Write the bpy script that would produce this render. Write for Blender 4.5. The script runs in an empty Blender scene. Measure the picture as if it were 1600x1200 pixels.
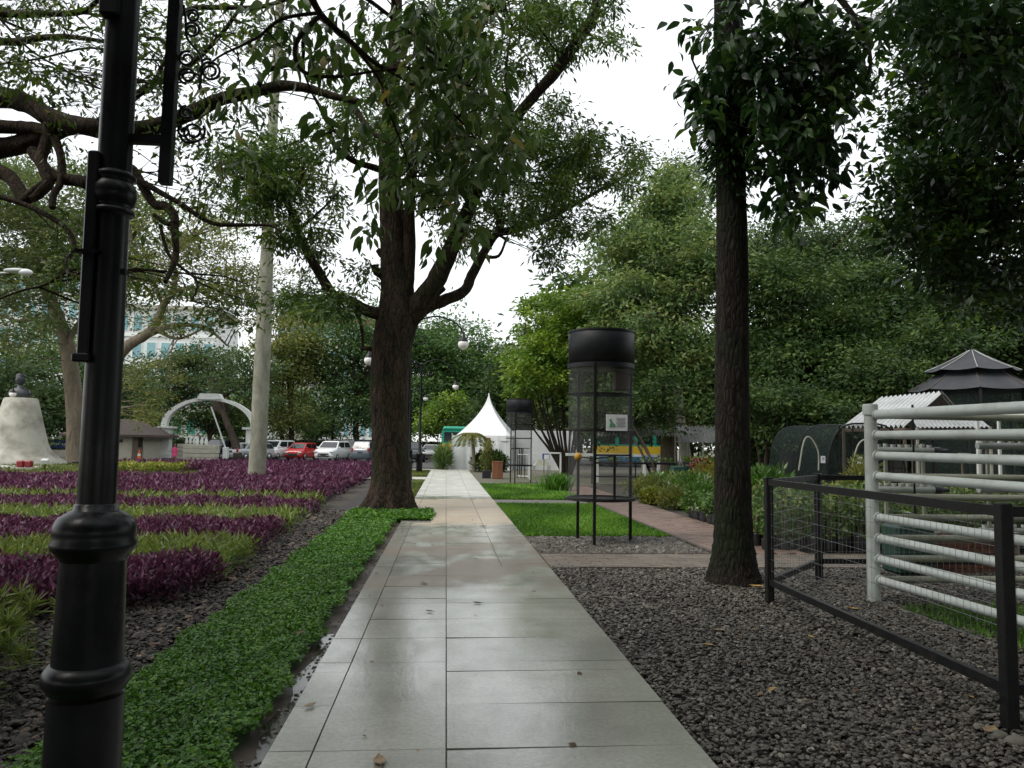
import bpy, math, random
import numpy as np
from mathutils import Vector, Matrix, Euler, Quaternion
R = math.radians
rng = np.random.default_rng(11)
random.seed(5)
scn = bpy.context.scene
C = scn.collection

# ------------------------------------------------------------------ camera
CAMH = 1.55
FPX = 1230.0
cam_d = bpy.data.cameras.new('camera'); cam = bpy.data.objects.new('camera', cam_d); C.objects.link(cam)
cam_d.sensor_width = 36; cam_d.lens = 36 * FPX / 1600; cam_d.clip_end = 2000; cam_d.clip_start = 0.05
CR = Matrix.Rotation(R(-4.71), 3, 'Z') @ Matrix.Rotation(R(94.39), 3, 'X') @ Matrix.Rotation(0.014, 3, 'Z')
cam.matrix_world = Matrix.Translation((0, 0, CAMH)) @ CR.to_4x4()
scn.camera = cam

# ------------------------------------------------------------------ world, sun, exposure
W = bpy.data.worlds.new('World'); scn.world = W; W.use_nodes = True
wt = W.node_tree; wt.nodes.clear()
wo = wt.nodes.new('ShaderNodeOutputWorld'); wb = wt.nodes.new('ShaderNodeBackground'); wb2 = wt.nodes.new('ShaderNodeBackground')
sky = wt.nodes.new('ShaderNodeTexSky'); sky.sky_type = 'NISHITA'; sky.sun_disc = False
SUN_EL, SUN_AZ = 52, -112
sky.sun_elevation = R(SUN_EL); sky.sun_rotation = R(SUN_AZ); sky.air_density = 1.0; sky.dust_density = 4.0
wt.links.new(sky.outputs[0], wb.inputs[0]); wb.inputs[1].default_value = 0.05
wb2.inputs[0].default_value = (0.97, 0.985, 0.97, 1); wb2.inputs[1].default_value = 0.95      # the cloud layer
wa = wt.nodes.new('ShaderNodeAddShader'); wt.links.new(wb.outputs[0], wa.inputs[0]); wt.links.new(wb2.outputs[0], wa.inputs[1])
wt.links.new(wa.outputs[0], wo.inputs[0])
sd = bpy.data.lights.new('sun', 'SUN'); sun = bpy.data.objects.new('sun', sd); C.objects.link(sun)
sd.energy = 1.4; sd.angle = R(25); sd.color = (1, 0.97, 0.92)
az = R(SUN_AZ); el = R(SUN_EL)
sdir = Vector((math.sin(az) * math.cos(el), math.cos(az) * math.cos(el), math.sin(el)))
sun.rotation_euler = sdir.to_track_quat('Z', 'Y').to_euler()
sun.location = (0, 0, 40)
scn.view_settings.view_transform = 'Standard'; scn.view_settings.look = 'None'
scn.view_settings.exposure = 0.36; scn.view_settings.gamma = 1.0; scn.view_settings.use_curve_mapping = False
scn.render.engine = 'CYCLES'
cy = scn.cycles
cy.max_bounces = 7; cy.diffuse_bounces = 3; cy.glossy_bounces = 3; cy.transmission_bounces = 4; cy.transparent_max_bounces = 12
cy.use_denoising = True
cy.caustics_reflective = False; cy.caustics_refractive = False

# ------------------------------------------------------------------ helpers
def P(px, py, Y):
    """the point at distance Y (m along the path) seen at photo pixel px,py"""
    d = CR @ Vector(((px - 800) / FPX, -(py - 600) / FPX, -1.0))
    return Vector((0, 0, CAMH)) + d * (Y / d.y)
def G(px, py, z=0.0):
    d = CR @ Vector(((px - 800) / FPX, -(py - 600) / FPX, -1.0))
    return Vector((0, 0, CAMH)) + d * ((z - CAMH) / d.z)

def tagit(o, label=None, cat=None, group=None, kind=None):
    if label: o['label'] = label
    if cat: o['category'] = cat
    if group: o['group'] = group
    if kind: o['kind'] = kind
    return o
def empty(name, loc=(0, 0, 0), rz=0.0, label=None, cat=None, group=None):
    o = bpy.data.objects.new(name, None); C.objects.link(o); o.location = loc; o.rotation_euler = (0, 0, rz)
    o.empty_display_size = 0.2
    return tagit(o, label, cat, group)
def kids(o):
    return [x for x in list(bpy.data.objects) if x.parent == o]
def copy_tree(o, parent=None):
    c = o.copy(); C.objects.link(c)
    if parent: c.parent = parent
    for ch in o.children: copy_tree(ch, c)
    return c

def link(name, me, mats, parent=None, loc=None):
    for m in (mats if isinstance(mats, (list, tuple)) else [mats]): me.materials.append(m)
    o = bpy.data.objects.new(name, me); C.objects.link(o)
    if parent: o.parent = parent
    if loc is not None: o.location = loc
    return o

def smooth_path(pts, rad, n=5):
    pts = [Vector(p) for p in pts]; P_, R_ = [], []
    m = len(pts)
    for i in range(m - 1):
        p0 = pts[max(i - 1, 0)]; p1 = pts[i]; p2 = pts[i + 1]; p3 = pts[min(i + 2, m - 1)]
        for k in range(n):
            t = k / n; t2 = t * t; t3 = t2 * t
            P_.append(0.5 * ((2 * p1) + (-p0 + p2) * t + (2 * p0 - 5 * p1 + 4 * p2 - p3) * t2 + (-p0 + 3 * p1 - 3 * p2 + p3) * t3))
            R_.append(rad[i] * (1 - t) + rad[i + 1] * t)
    P_.append(pts[-1]); R_.append(rad[-1])
    return P_, R_

class MB:
    def __init__(s): s.v = []; s.f = []; s.m = []; s.sm = []
    def add(s, vs, fs, mi=0, smooth=False):
        b = len(s.v); s.v.extend([tuple(v) for v in vs])
        for f in fs: s.f.append(tuple(i + b for i in f)); s.m.append(mi); s.sm.append(smooth)
    def box(s, c, size, rot=None, mi=0, bev=0.0):
        x, y, z = [q / 2 for q in size]; c = Vector(c)
        if bev <= 0:
            vs = [Vector((a * x, b * y, d * z)) for d in (-1, 1) for b in (-1, 1) for a in (-1, 1)]
            fs = [(0, 2, 3, 1), (4, 5, 7, 6), (0, 1, 5, 4), (2, 6, 7, 3), (0, 4, 6, 2), (1, 3, 7, 5)]
        else:
            bev = min(bev, x * .9, y * .9, z * .9)
            vs = []; e = bev
            for (zz, i) in ((-z, e), (-z + e, 0), (z - e, 0), (z, e)):
                X, Y = x - i, y - i
                for q in ((-X, -Y + e), (-X + e, -Y), (X - e, -Y), (X, -Y + e), (X, Y - e), (X - e, Y), (-X + e, Y), (-X, Y - e)):
                    vs.append(Vector((q[0], q[1], zz)))
            fs = []
            for l in range(3):
                for k in range(8):
                    a = l * 8 + k; b = l * 8 + (k + 1) % 8
                    fs.append((a, b, b + 8, a + 8))
            fs.append(tuple(range(7, -1, -1))); fs.append(tuple(range(24, 32)))
        if rot is not None: vs = [rot @ v for v in vs]
        s.add([v + c for v in vs], fs, mi)
        return s
    def bar(s, a, b, w, h=None, mi=0, up=(0, 0, 1)):
        a = Vector(a); b = Vector(b); d = b - a; h = h or w
        z = d.normalized(); u = Vector(up)
        if abs(z.dot(u)) > .95: u = Vector((0, 1, 0))
        x = u.cross(z).normalized(); y = z.cross(x)
        rot = Matrix((x, y, z)).transposed()
        return s.box((a + b) / 2, (w, h, d.length), rot, mi)
    def tube(s, pts, rad, seg=8, mi=0, caps=True, jit=0.0, smooth=True):
        pts = [Vector(p) for p in pts]; n = len(pts)
        if not hasattr(rad, '__len__'): rad = [rad] * n
        vs = []; x = None
        for i in range(n):
            t = (pts[min(i + 1, n - 1)] - pts[max(i - 1, 0)]); t = t.normalized() if t.length > 1e-9 else Vector((0, 0, 1))
            if x is None:
                x = t.orthogonal().normalized()
            x = (x - t * x.dot(t)); x = x.normalized() if x.length > 1e-6 else t.orthogonal().normalized()
            y = t.cross(x)
            for k in range(seg):
                a = 2 * math.pi * k / seg; r = rad[i] * (1 + (random.uniform(-jit, jit) if jit else 0))
                vs.append(pts[i] + (x * math.cos(a) + y * math.sin(a)) * r)
        fs = [(i * seg + k, i * seg + (k + 1) % seg, (i + 1) * seg + (k + 1) % seg, (i + 1) * seg + k) for i in range(n - 1) for k in range(seg)]
        s.add(vs, fs, mi, smooth)
        if caps:
            s.add(vs[:seg], [tuple(range(seg - 1, -1, -1))], mi); s.add(vs[-seg:], [tuple(range(seg))], mi)
        return s
    def lathe(s, prof, c=(0, 0, 0), seg=24, mi=0, smooth=True, sx=1, sy=1, axis='z'):
        c = Vector(c); vs = []
        for (r, z) in prof:
            for k in range(seg):
                a = 2 * math.pi * k / seg
                v = Vector((r * math.cos(a) * sx, r * math.sin(a) * sy, z))
                if axis == 'x': v = Vector((v.z, v.x, v.y))
                if axis == 'y': v = Vector((v.x, v.z, v.y))
                vs.append(c + v)
        n = len(prof)
        fs = [(i * seg + k, i * seg + (k + 1) % seg, (i + 1) * seg + (k + 1) % seg, (i + 1) * seg + k) for i in range(n - 1) for k in range(seg)]
        s.add(vs, fs, mi, smooth)
        if prof[0][0] > 1e-4: s.add(vs[:seg], [tuple(range(seg - 1, -1, -1))], mi)
        if prof[-1][0] > 1e-4: s.add(vs[-seg:], [tuple(range(seg))], mi)
        return s
    def sphere(s, c, r, seg=16, rings=10, mi=0, sc=(1, 1, 1)):
        prof = [(max(1e-5, math.sin(math.pi * i / rings)) * r, -math.cos(math.pi * i / rings) * r * sc[2]) for i in range(rings + 1)]
        return s.lathe(prof, c, seg, mi, True, sc[0], sc[1])
    def prism(s, poly, z0, z1, mi=0, mat=None):
        n = len(poly); vs = [Vector((p[0], p[1], z0)) for p in poly] + [Vector((p[0], p[1], z1)) for p in poly]
        if mat is not None: vs = [mat @ v for v in vs]
        fs = [tuple(range(n - 1, -1, -1)), tuple(range(n, 2 * n))] + [(k, (k + 1) % n, n + (k + 1) % n, n + k) for k in range(n)]
        s.add(vs, fs, mi); return s
    def mesh(s, name):
        me = bpy.data.meshes.new(name); me.from_pydata(s.v, [], s.f)
        me.polygons.foreach_set('material_index', s.m); me.polygons.foreach_set('use_smooth', s.sm); me.update()
        return me
    def build(s, name, mats, parent=None, loc=None):
        return link(name, s.mesh(name), mats, parent, loc)

# ------------------------------------------------------------------ materials
def nodes(name):
    m = bpy.data.materials.new(name); m.use_nodes = True; nt = m.node_tree
    return m, nt, nt.nodes['Principled BSDF'], nt.nodes['Material Output']
def N(nt, t, **kw):
    n = nt.nodes.new(t)
    for k, v in kw.items():
        if k in n.inputs: n.inputs[k].default_value = v
        else: setattr(n, k, v)
    return n
def mixc(nt, fac, a, b, mode='MIX'):
    n = nt.nodes.new('ShaderNodeMix'); n.data_type = 'RGBA'; n.blend_type = mode
    for sock, v in ((n.inputs[0], fac), (n.inputs[6], a), (n.inputs[7], b)):
        if hasattr(v, 'is_output') or isinstance(v, bpy.types.NodeSocket): nt.links.new(v, sock)
        elif isinstance(v, (int, float)): sock.default_value = v
        else: sock.default_value = tuple(v) + (1,) if len(v) == 3 else v
    return n.outputs[2]
def ramp(nt, val, stops):
    r = nt.nodes.new('ShaderNodeValToRGB'); nt.links.new(val, r.inputs[0]); e = r.color_ramp.elements
    while len(e) > 1: e.remove(e[0])
    e[0].position = stops[0][0]; c = stops[0][1]; e[0].color = (c, c, c, 1) if isinstance(c, (int, float)) else tuple(c) + (1,)
    for p, c in stops[1:]:
        q = e.new(p); q.color = (c, c, c, 1) if isinstance(c, (int, float)) else tuple(c) + (1,)
    return r.outputs[0]
def noise(nt, scale, detail=4, rough=.55, vec=None, stretch=None, dist=0.0, world=True):
    g = nt.nodes.new('ShaderNodeNewGeometry').outputs['Position'] if world else nt.nodes.new('ShaderNodeTexCoord').outputs['Object']
    if vec is not None: g = vec
    if stretch:
        mp = nt.nodes.new('ShaderNodeMapping'); nt.links.new(g, mp.inputs[0]); mp.inputs['Scale'].default_value = stretch; g = mp.outputs[0]
    n = N(nt, 'ShaderNodeTexNoise', Scale=scale, Detail=detail, Roughness=rough, Distortion=dist); nt.links.new(g, n.inputs['Vector'])
    return n.outputs['Fac']
def bump(nt, h, strength, dist=.01, normal=None):
    b = N(nt, 'ShaderNodeBump', Strength=strength, Distance=dist); nt.links.new(h, b.inputs['Height'])
    if normal: nt.links.new(normal, b.inputs['Normal'])
    return b.outputs[0]
def mat(name, c1, c2=None, rough=.7, sc=6, bmp=0.0, bsc=None, metal=0, spec=.5, stretch=None, world=False, lo=.35, hi=.65, coat=0, rvar=0.0):
    m, nt, b, out = nodes(name)
    b.inputs['Roughness'].default_value = rough; b.inputs['Metallic'].default_value = metal
    b.inputs['Specular IOR Level'].default_value = spec; b.inputs['Coat Weight'].default_value = coat
    b.inputs['Base Color'].default_value = tuple(c1) + (1,)
    if c2 is not None:
        f = ramp(nt, noise(nt, sc, 6, .6, stretch=stretch, world=world), [(lo, 0.0), (hi, 1.0)])
        nt.links.new(mixc(nt, f, c1, c2), b.inputs['Base Color'])
        if rvar:
            q = N(nt, 'ShaderNodeMapRange'); nt.links.new(f, q.inputs[0]); q.inputs[3].default_value = rough; q.inputs[4].default_value = min(1, rough + rvar)
            nt.links.new(q.outputs[0], b.inputs['Roughness'])
    if bmp: nt.links.new(bump(nt, noise(nt, bsc or sc * 4, 5, .6, stretch=stretch, world=world), bmp, .01), b.inputs['Normal'])
    return m
def leafmat(name, cols, rough=.45, transl=.3, spec=.4):
    """cols: list of (pos, colour) along the per-leaf tint"""
    m, nt, b, out = nodes(name)
    a = N(nt, 'ShaderNodeAttribute', attribute_name='tint')
    c = ramp(nt, a.outputs['Fac'], cols)
    nt.links.new(c, b.inputs['Base Color']); b.inputs['Roughness'].default_value = rough; b.inputs['Specular IOR Level'].default_value = spec
    t = nt.nodes.new('ShaderNodeBsdfTranslucent')
    nt.links.new(mixc(nt, .5, c, (1.0, 1.0, .35), 'MULTIPLY'), t.inputs[0])
    mx = N(nt, 'ShaderNodeMixShader'); mx.inputs[0].default_value = transl
    nt.links.new(b.outputs[0], mx.inputs[1]); nt.links.new(t.outputs[0], mx.inputs[2]); nt.links.new(mx.outputs[0], out.inputs[0])
    return m
def netmat(name, col, alpha, rough=.6):
    m, nt, b, out = nodes(name)
    b.inputs['Base Color'].default_value = tuple(col) + (1,); b.inputs['Roughness'].default_value = rough
    t = nt.nodes.new('ShaderNodeBsdfTransparent'); mx = nt.nodes.new('ShaderNodeMixShader'); mx.inputs[0].default_value = alpha
    nt.links.new(t.outputs[0], mx.inputs[1]); nt.links.new(b.outputs[0], mx.inputs[2]); nt.links.new(mx.outputs[0], out.inputs[0])
    return m
def barkmat(name, c1, c2, moss=None, sc=9, deep=.9, st=(1, 1, .22), crack=.75):
    m, nt, b, out = nodes(name)
    n1 = noise(nt, sc, 8, .7, stretch=st, dist=.6, world=True)
    col = mixc(nt, ramp(nt, n1, [(.35, 0.0), (.65, 1.0)]), c1, c2)
    if moss: col = mixc(nt, ramp(nt, noise(nt, 1.7, 5, .65), [(.5, 0.0), (.66, .8)]), col, moss)
    nt.links.new(col, b.inputs['Base Color']); b.inputs['Roughness'].default_value = .9; b.inputs['Specular IOR Level'].default_value = .12
    v = N(nt, 'ShaderNodeTexVoronoi', Scale=sc * 1.6, feature='DISTANCE_TO_EDGE')
    mp = nt.nodes.new('ShaderNodeMapping'); mp.inputs['Scale'].default_value = (1, 1, .3)
    nt.links.new(nt.nodes.new('ShaderNodeNewGeometry').outputs['Position'], mp.inputs[0]); nt.links.new(mp.outputs[0], v.inputs['Vector'])
    nt.links.new(mixc(nt, ramp(nt, v.outputs['Distance'], [(0.0, crack), (.09, 0.0)]), col, tuple(x * .35 for x in c1)), b.inputs['Base Color'])
    b1 = bump(nt, v.outputs['Distance'], deep * .8 if crack else .02, .05)
    nt.links.new(bump(nt, n1, deep, .03, b1), b.inputs['Normal'])
    return m

M = {}
M['black'] = mat('gloss_black_paint', (.004, .0045, .0055), (.008, .0085, .010), .22, 3, .10, 7, spec=.24, world=True, rvar=.18)
M['black_rail'] = mat('black_rail_paint', (.004, .0045, .0055), (.020, .017, .014), .42, 14, .25, 60, world=True, spec=.3, lo=.45, hi=.85, rvar=.3)
M['drum'] = mat('dark_drum_paint', (.005, .006, .008), (.010, .011, .014), .5, 4, world=True, spec=.3)
M['pipe'] = mat('weathered_white_pipe', (.41, .45, .43), (.24, .26, .23), .45, 3.5, .05, 40, world=True, rvar=.2, lo=.48, hi=.82)
M['pipe_old'] = mat('dull_cream_pipe', (.26, .27, .21), (.36, .37, .30), .55, 5, world=True)
M['wire'] = mat('galvanised_wire', (.22, .23, .23), None, .4, metal=.7)
M['white'] = mat('white_paint', (.72, .74, .72), (.62, .65, .62), .5, 3)
M['tent'] = mat('white_tent_fabric', (.80, .82, .82), (.70, .73, .73), .6, 2, .15, 5)
M['globe'] = mat('white_globe_glass', (.85, .84, .80), None, .15)
M['concrete'] = mat('weathered_concrete', (.44, .43, .37), (.20, .19, .155), .85, .9, .2, 30, stretch=(1, 1, 1.1), lo=.42, hi=.7)
M['wall_cream'] = mat('cream_wall', (.50, .48, .40), (.42, .40, .33), .85, 2)
M['roof_brown'] = mat('brown_roof', (.07, .05, .045), (.10, .075, .065), .85, 5)
M['bronze'] = mat('dark_bronze', (.03, .035, .04), (.06, .065, .07), .45, 6, metal=.3)
M['red'] = mat('red_paint', (.26, .012, .02), (.16, .01, .015), .4, 5)
M['orange'] = mat('orange_plastic', (.6, .10, .02), None, .5)
M['glass'] = mat('dark_glass', (.015, .02, .022), None, .06, spec=.8)
M['glass_teal'] = mat('teal_window_glass', (.10, .26, .30), (.16, .36, .40), .1, .2, spec=.8)
M['glass_green'] = mat('green_window_glass', (.04, .22, .18), (.08, .30, .24), .15, .2)
M['bldg'] = mat('white_building_wall', (.66, .68, .68), (.58, .60, .60), .8, .3)
M['asphalt'] = mat('asphalt', (.05, .05, .05), (.085, .085, .08), .8, 2, .2, 60, world=True)
M['cloth'] = mat('white_cloth', (.74, .76, .77), (.66, .69, .70), .7, 2)
M['net'] = netmat('fine_black_net', (.02, .025, .025), .42)
M['net_cage'] = netmat('fine_cage_mesh', (.16, .17, .17), .15, .4)
M['net_green'] = netmat('dark_green_shade_net', (.014, .032, .030), .26)
M['shade_cloth'] = mat('charcoal_shade_cloth', (.022, .024, .028), (.04, .042, .048), .8, 1.2, world=True)
M['zinc'] = mat('corrugated_zinc', (.36, .38, .38), (.24, .25, .24), .45, 2, metal=.35, world=True)
M['zinc_white'] = mat('pale_corrugated_sheet', (.50, .52, .52), (.38, .40, .39), .5, 2, world=True)
M['wood'] = mat('warm_wood', (.26, .11, .05), (.16, .06, .03), .6, 4, .1, 30, stretch=(1, 1, .2))
M['timber'] = mat('grey_timber', (.16, .12, .09), (.10, .08, .06), .8, 6, stretch=(1, 1, .3))
M['polybag'] = mat('black_polybag', (.012, .012, .014), (.022, .022, .024), .38, 20, .5, 40)
M['plastic_dark'] = mat('dark_pot_plastic', (.02, .02, .03), None, .5)
M['tyre'] = mat('tyre_rubber', (.015, .015, .015), None, .8)
M['rim'] = mat('alloy_rim', (.4, .4, .4), None, .3, metal=.8)
M['lamp_clear'] = mat('headlight_lens', (.6, .62, .62), None, .08)
M['lamp_red'] = mat('tail_light_lens', (.4, .02, .02), None, .15)
M['plate'] = mat('number_plate', (.03, .03, .03), None, .5)
M['pink'] = mat('pink_cloth', (.65, .08, .22), None, .8)
M['skin'] = mat('skin', (.25, .12, .07), None, .6)
M['hair'] = mat('black_hair', (.01, .01, .01), None, .6)
M['blue'] = mat('blue_banner', (.02, .05, .22), None, .6)
M['van_green'] = mat('green_vehicle_paint', (.02, .30, .20), None, .35)
M['van_yellow'] = mat('yellow_vehicle_paint', (.62, .42, .02), None, .4)
M['van_blue'] = mat('blue_vehicle_paint', (.02, .12, .40), None, .4)
M['paper'] = mat('white_card', (.70, .72, .74), None, .6)
M['ink'] = mat('grey_print', (.35, .36, .38), None, .7)
M['ink_green'] = mat('green_print', (.10, .28, .16), None, .7)
M['plant_label_yellow'] = mat('mustard_plastic', (.42, .22, .02), None, .5)
M['bin_green'] = mat('dark_green_bin', (.01, .05, .035), None, .5)
M['brick'] = mat('red_brick', (.20, .08, .05), (.13, .06, .045), .85, 9, .2, 40, world=True)
# bark
M['bark_main'] = barkmat('rough_brown_bark', (.010, .008, .007), (.068, .048, .033), (.020, .028, .012), 9, 1.0)
M['bark_dark'] = barkmat('dark_mossy_bark', (.010, .009, .008), (.042, .036, .028), (.016, .026, .012), 13, 1.0)
M['bark_limb'] = barkmat('brown_limb_bark', (.022, .016, .012), (.075, .055, .038), (.03, .035, .016), 14, .6, (1, 1, 1))
M['bark_pale'] = barkmat('pale_grey_bark', (.17, .17, .13), (.30, .30, .24), (.15, .17, .10), 3, .3, (1, 1, .5), 0)
M['bark_far'] = barkmat('tan_tree_bark', (.12, .10, .075), (.24, .20, .15), None, 3, .5, crack=.2)
M['bark_fardark'] = barkmat('far_dark_bark', (.03, .024, .018), (.065, .05, .04), None, 3, .5, crack=.2)
# foliage
M['lf_main'] = leafmat('deep_green_leaves', [(0, (.024, .055, .010)), (.5, (.062, .118, .020)), (.9, (.13, .20, .035)), (1, (.24, .26, .08))], .42, .38)
M['lf_big'] = leafmat('large_glossy_leaves', [(0, (.036, .080, .018)), (.5, (.085, .155, .038)), (.8, (.17, .235, .085)), (.95, (.25, .27, .15)), (1, (.36, .27, .08))], .36, .42)
M['lf_right'] = leafmat('dark_broad_leaves', [(0, (.012, .036, .012)), (.7, (.036, .085, .022)), (1, (.10, .18, .03))], .34, .36, .4)
M['lf_oval'] = leafmat('dark_oval_leaves', [(0, (.012, .032, .010)), (.7, (.038, .085, .020)), (.92, (.09, .18, .02)), (1, (.18, .30, .03))], .28, .35, .5)
M['lf_rain'] = leafmat('fine_olive_leaves', [(0, (.07, .11, .045)), (.7, (.13, .18, .065)), (1, (.24, .26, .10))], .6, .42)
M['lf_round'] = leafmat('mid_green_leaves', [(0, (.055, .12, .042)), (.7, (.10, .19, .055)), (1, (.16, .25, .08))], .65, .4)
M['lf_bright'] = leafmat('yellow_green_leaves', [(0, (.065, .13, .015)), (.6, (.15, .26, .03)), (1, (.32, .42, .06))], .45, .4)
M['lf_olive'] = leafmat('olive_yellow_leaves', [(0, (.08, .11, .03)), (.6, (.15, .18, .045)), (1, (.27, .26, .07))], .6, .42)
M['lf_mid'] = leafmat('green_canopy_leaves', [(0, (.06, .115, .04)), (.5, (.125, .205, .065)), (.85, (.22, .28, .09)), (1, (.31, .34, .12))], .6, .4)
M['lf_dark'] = leafmat('dark_canopy_leaves', [(0, (.018, .042, .012)), (.6, (.048, .090, .024)), (1, (.11, .17, .04))], .62, .35, .25)
M['lf_haze'] = leafmat('blue_green_leaves', [(0, (.042, .078, .032)), (.8, (.085, .135, .052)), (1, (.13, .18, .07))], .65, .38, .25)
M['lf_hedge'] = leafmat('hedge_leaves', [(0, (.015, .035, .012)), (1, (.04, .075, .025))], .6, .2)
M['lf_fresh'] = leafmat('fresh_nursery_leaves', [(0, (.04, .10, .02)), (.7, (.09, .19, .03)), (.95, (.18, .30, .05)), (1, (.55, .58, .5))], .4, .35)
M['lf_yellow'] = leafmat('variegated_yellow_leaves', [(0, (.08, .13, .02)), (.6, (.25, .27, .04)), (1, (.45, .40, .08))], .45, .35)
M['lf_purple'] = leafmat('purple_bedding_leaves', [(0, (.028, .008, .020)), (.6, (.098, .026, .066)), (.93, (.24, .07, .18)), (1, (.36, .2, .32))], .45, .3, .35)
M['lf_cover'] = leafmat('ground_cover_leaves', [(0, (.028, .088, .008)), (.6, (.075, .20, .016)), (.97, (.14, .29, .03)), (1, (.3, .32, .05))], .45, .3)
M['lf_spiky'] = leafmat('lime_strap_leaves', [(0, (.07, .12, .025)), (.5, (.15, .21, .045)), (1, (.33, .38, .11))], .45, .35)
M['grass'] = leafmat('lawn_grass', [(0, (.05, .13, .010)), (.7, (.11, .26, .02)), (1, (.19, .34, .05))], .5, .35)
M['grass_dry'] = leafmat('dull_grass', [(0, (.06, .09, .018)), (.7, (.13, .17, .03)), (1, (.22, .24, .06))], .6, .35)
M['dead1'] = mat('dry_tan_leaf', (.30, .22, .12), (.20, .13, .07), .6, 30)
M['dead2'] = mat('brown_fallen_leaf', (.13, .055, .025), (.08, .035, .02), .6, 30)
M['dead3'] = mat('yellow_fallen_leaf', (.45, .30, .05), (.38, .20, .04), .5, 30)
M['dead4'] = mat('dark_fallen_leaf', (.03, .025, .02), None, .5)

# ------------------------------------------------------------------ foliage
def unit(a): return a / (np.linalg.norm(a, axis=1, keepdims=True) + 1e-9)
def npmesh(name, V, F, tint=None, smooth=False):
    me = bpy.data.meshes.new(name); n, k = F.shape
    me.vertices.add(len(V)); me.vertices.foreach_set('co', V.astype(np.float32).ravel())
    me.loops.add(n * k); me.loops.foreach_set('vertex_index', F.astype(np.int32).ravel())
    me.polygons.add(n); me.polygons.foreach_set('loop_start', np.arange(0, n * k, k, dtype=np.int32))
    try: me.polygons.foreach_set('loop_total', np.full(n, k, dtype=np.int32))
    except Exception: pass
    if smooth: me.polygons.foreach_set('use_smooth', np.ones(n, dtype=bool))
    if tint is not None:
        at = me.attributes.new('tint', 'FLOAT', 'POINT'); at.data.foreach_set('value', tint.astype(np.float32))
    me.update(calc_edges=True)
    return me
def leaf_geo(pos, d, L, Wd, tint, fold=.12, big=False, nrm=None):
    """one folded leaf blade per row; the quad version has 2 triangles, the big one 4 quads"""
    n = len(pos); d = unit(d)
    if nrm is None: nrm = rng.normal(size=(n, 3)); nrm[:, 2] = np.abs(nrm[:, 2]) + .6
    s = unit(np.cross(d, nrm)); nn = unit(np.cross(s, d))
    L = np.broadcast_to(np.asarray(L, float), (n,))[:, None]; Wd = np.broadcast_to(np.asarray(Wd, float), (n,))[:, None]
    if not big:
        v = np.stack([pos, pos + d * L * .45 - s * Wd * .5 + nn * Wd * fold, pos + d * L, pos + d * L * .45 + s * Wd * .5 + nn * Wd * fold], 1)
        F = (np.arange(n) * 4)[:, None] + np.array([0, 3, 2, 1])
        return v.reshape(-1, 3), F, np.repeat(tint, 4)
    prof = ((.14, .62, 0.0), (.34, 1.0, -.03), (.58, .86, .0), (.80, .48, .06))
    vs = [pos]
    for (t, w, dz) in prof:
        c = pos + d * L * t - nn * L * dz
        vs += [c - s * Wd * .5 * w + nn * Wd * fold * w, c, c + s * Wd * .5 * w + nn * Wd * fold * w]
    vs.append(pos + d * L - nn * L * .15)
    v = np.stack(vs, 1); tri = [[0, 2, 1], [0, 3, 2]]
    for k in range(3):
        a_ = 1 + 3 * k; tri += [[a_, a_ + 1, a_ + 4], [a_, a_ + 4, a_ + 3], [a_ + 1, a_ + 2, a_ + 5], [a_ + 1, a_ + 5, a_ + 4]]
    tri += [[10, 11, 13], [11, 12, 13]]
    F = (np.arange(n) * 14)[:, None, None] + np.array(tri)[None]
    return v.reshape(-1, 3), F.reshape(-1, 3), np.repeat(tint, 14)
def leaf_obj(name, pos, d, L, Wd, m, parent=None, tint=None, big=False, fold=.12, nrm=None, off=None, kind=None):
    if tint is None:       # neighbouring leaves share a tone, so sprays of young and old growth differ
        w = 6.283 / (float(np.mean(L)) * 9); ph = rng.random(6) * 6.28; x, y, z = pos[:, 0], pos[:, 1], pos[:, 2]
        s_ = np.sin(x * w + ph[0] + 1.5 * np.sin(z * w * .7 + ph[1])) * np.sin(y * w + ph[2]) + np.sin(z * w * 1.3 + ph[3] + 1.2 * np.sin(x * w * .5 + ph[4]))
        tint = np.clip(rng.random(len(pos)) * .62 + .19 + .2 * s_, 0, 1)
    V, F, T = leaf_geo(pos, d, L, Wd, tint, fold, big, nrm)
    if off is not None: V = V - np.array(off)
    o = link(name, npmesh(name, V, F, T), m, parent)
    if kind: o['kind'] = kind
    return o

def blob_pts(c, r, n, shell=.45):
    d = unit(rng.normal(size=(n, 3))); u = rng.random((n, 1)) ** shell
    return np.array(c) + d * u * np.array(r)
# ================================================================== ground
def sheet(name, poly, z, m, parent=None, kind='structure', thick=0.0):
    b = MB()
    if thick: b.prism(poly, z - thick, z)
    else: b.add([(p[0], p[1], z) for p in poly], [tuple(range(len(poly)))])
    o = b.build(name, m, parent)
    if kind and parent is None: o['kind'] = kind
    return o
def rect(x0, y0, x1, y1): return [(x0, y0), (x1, y0), (x1, y1), (x0, y1)]

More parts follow.
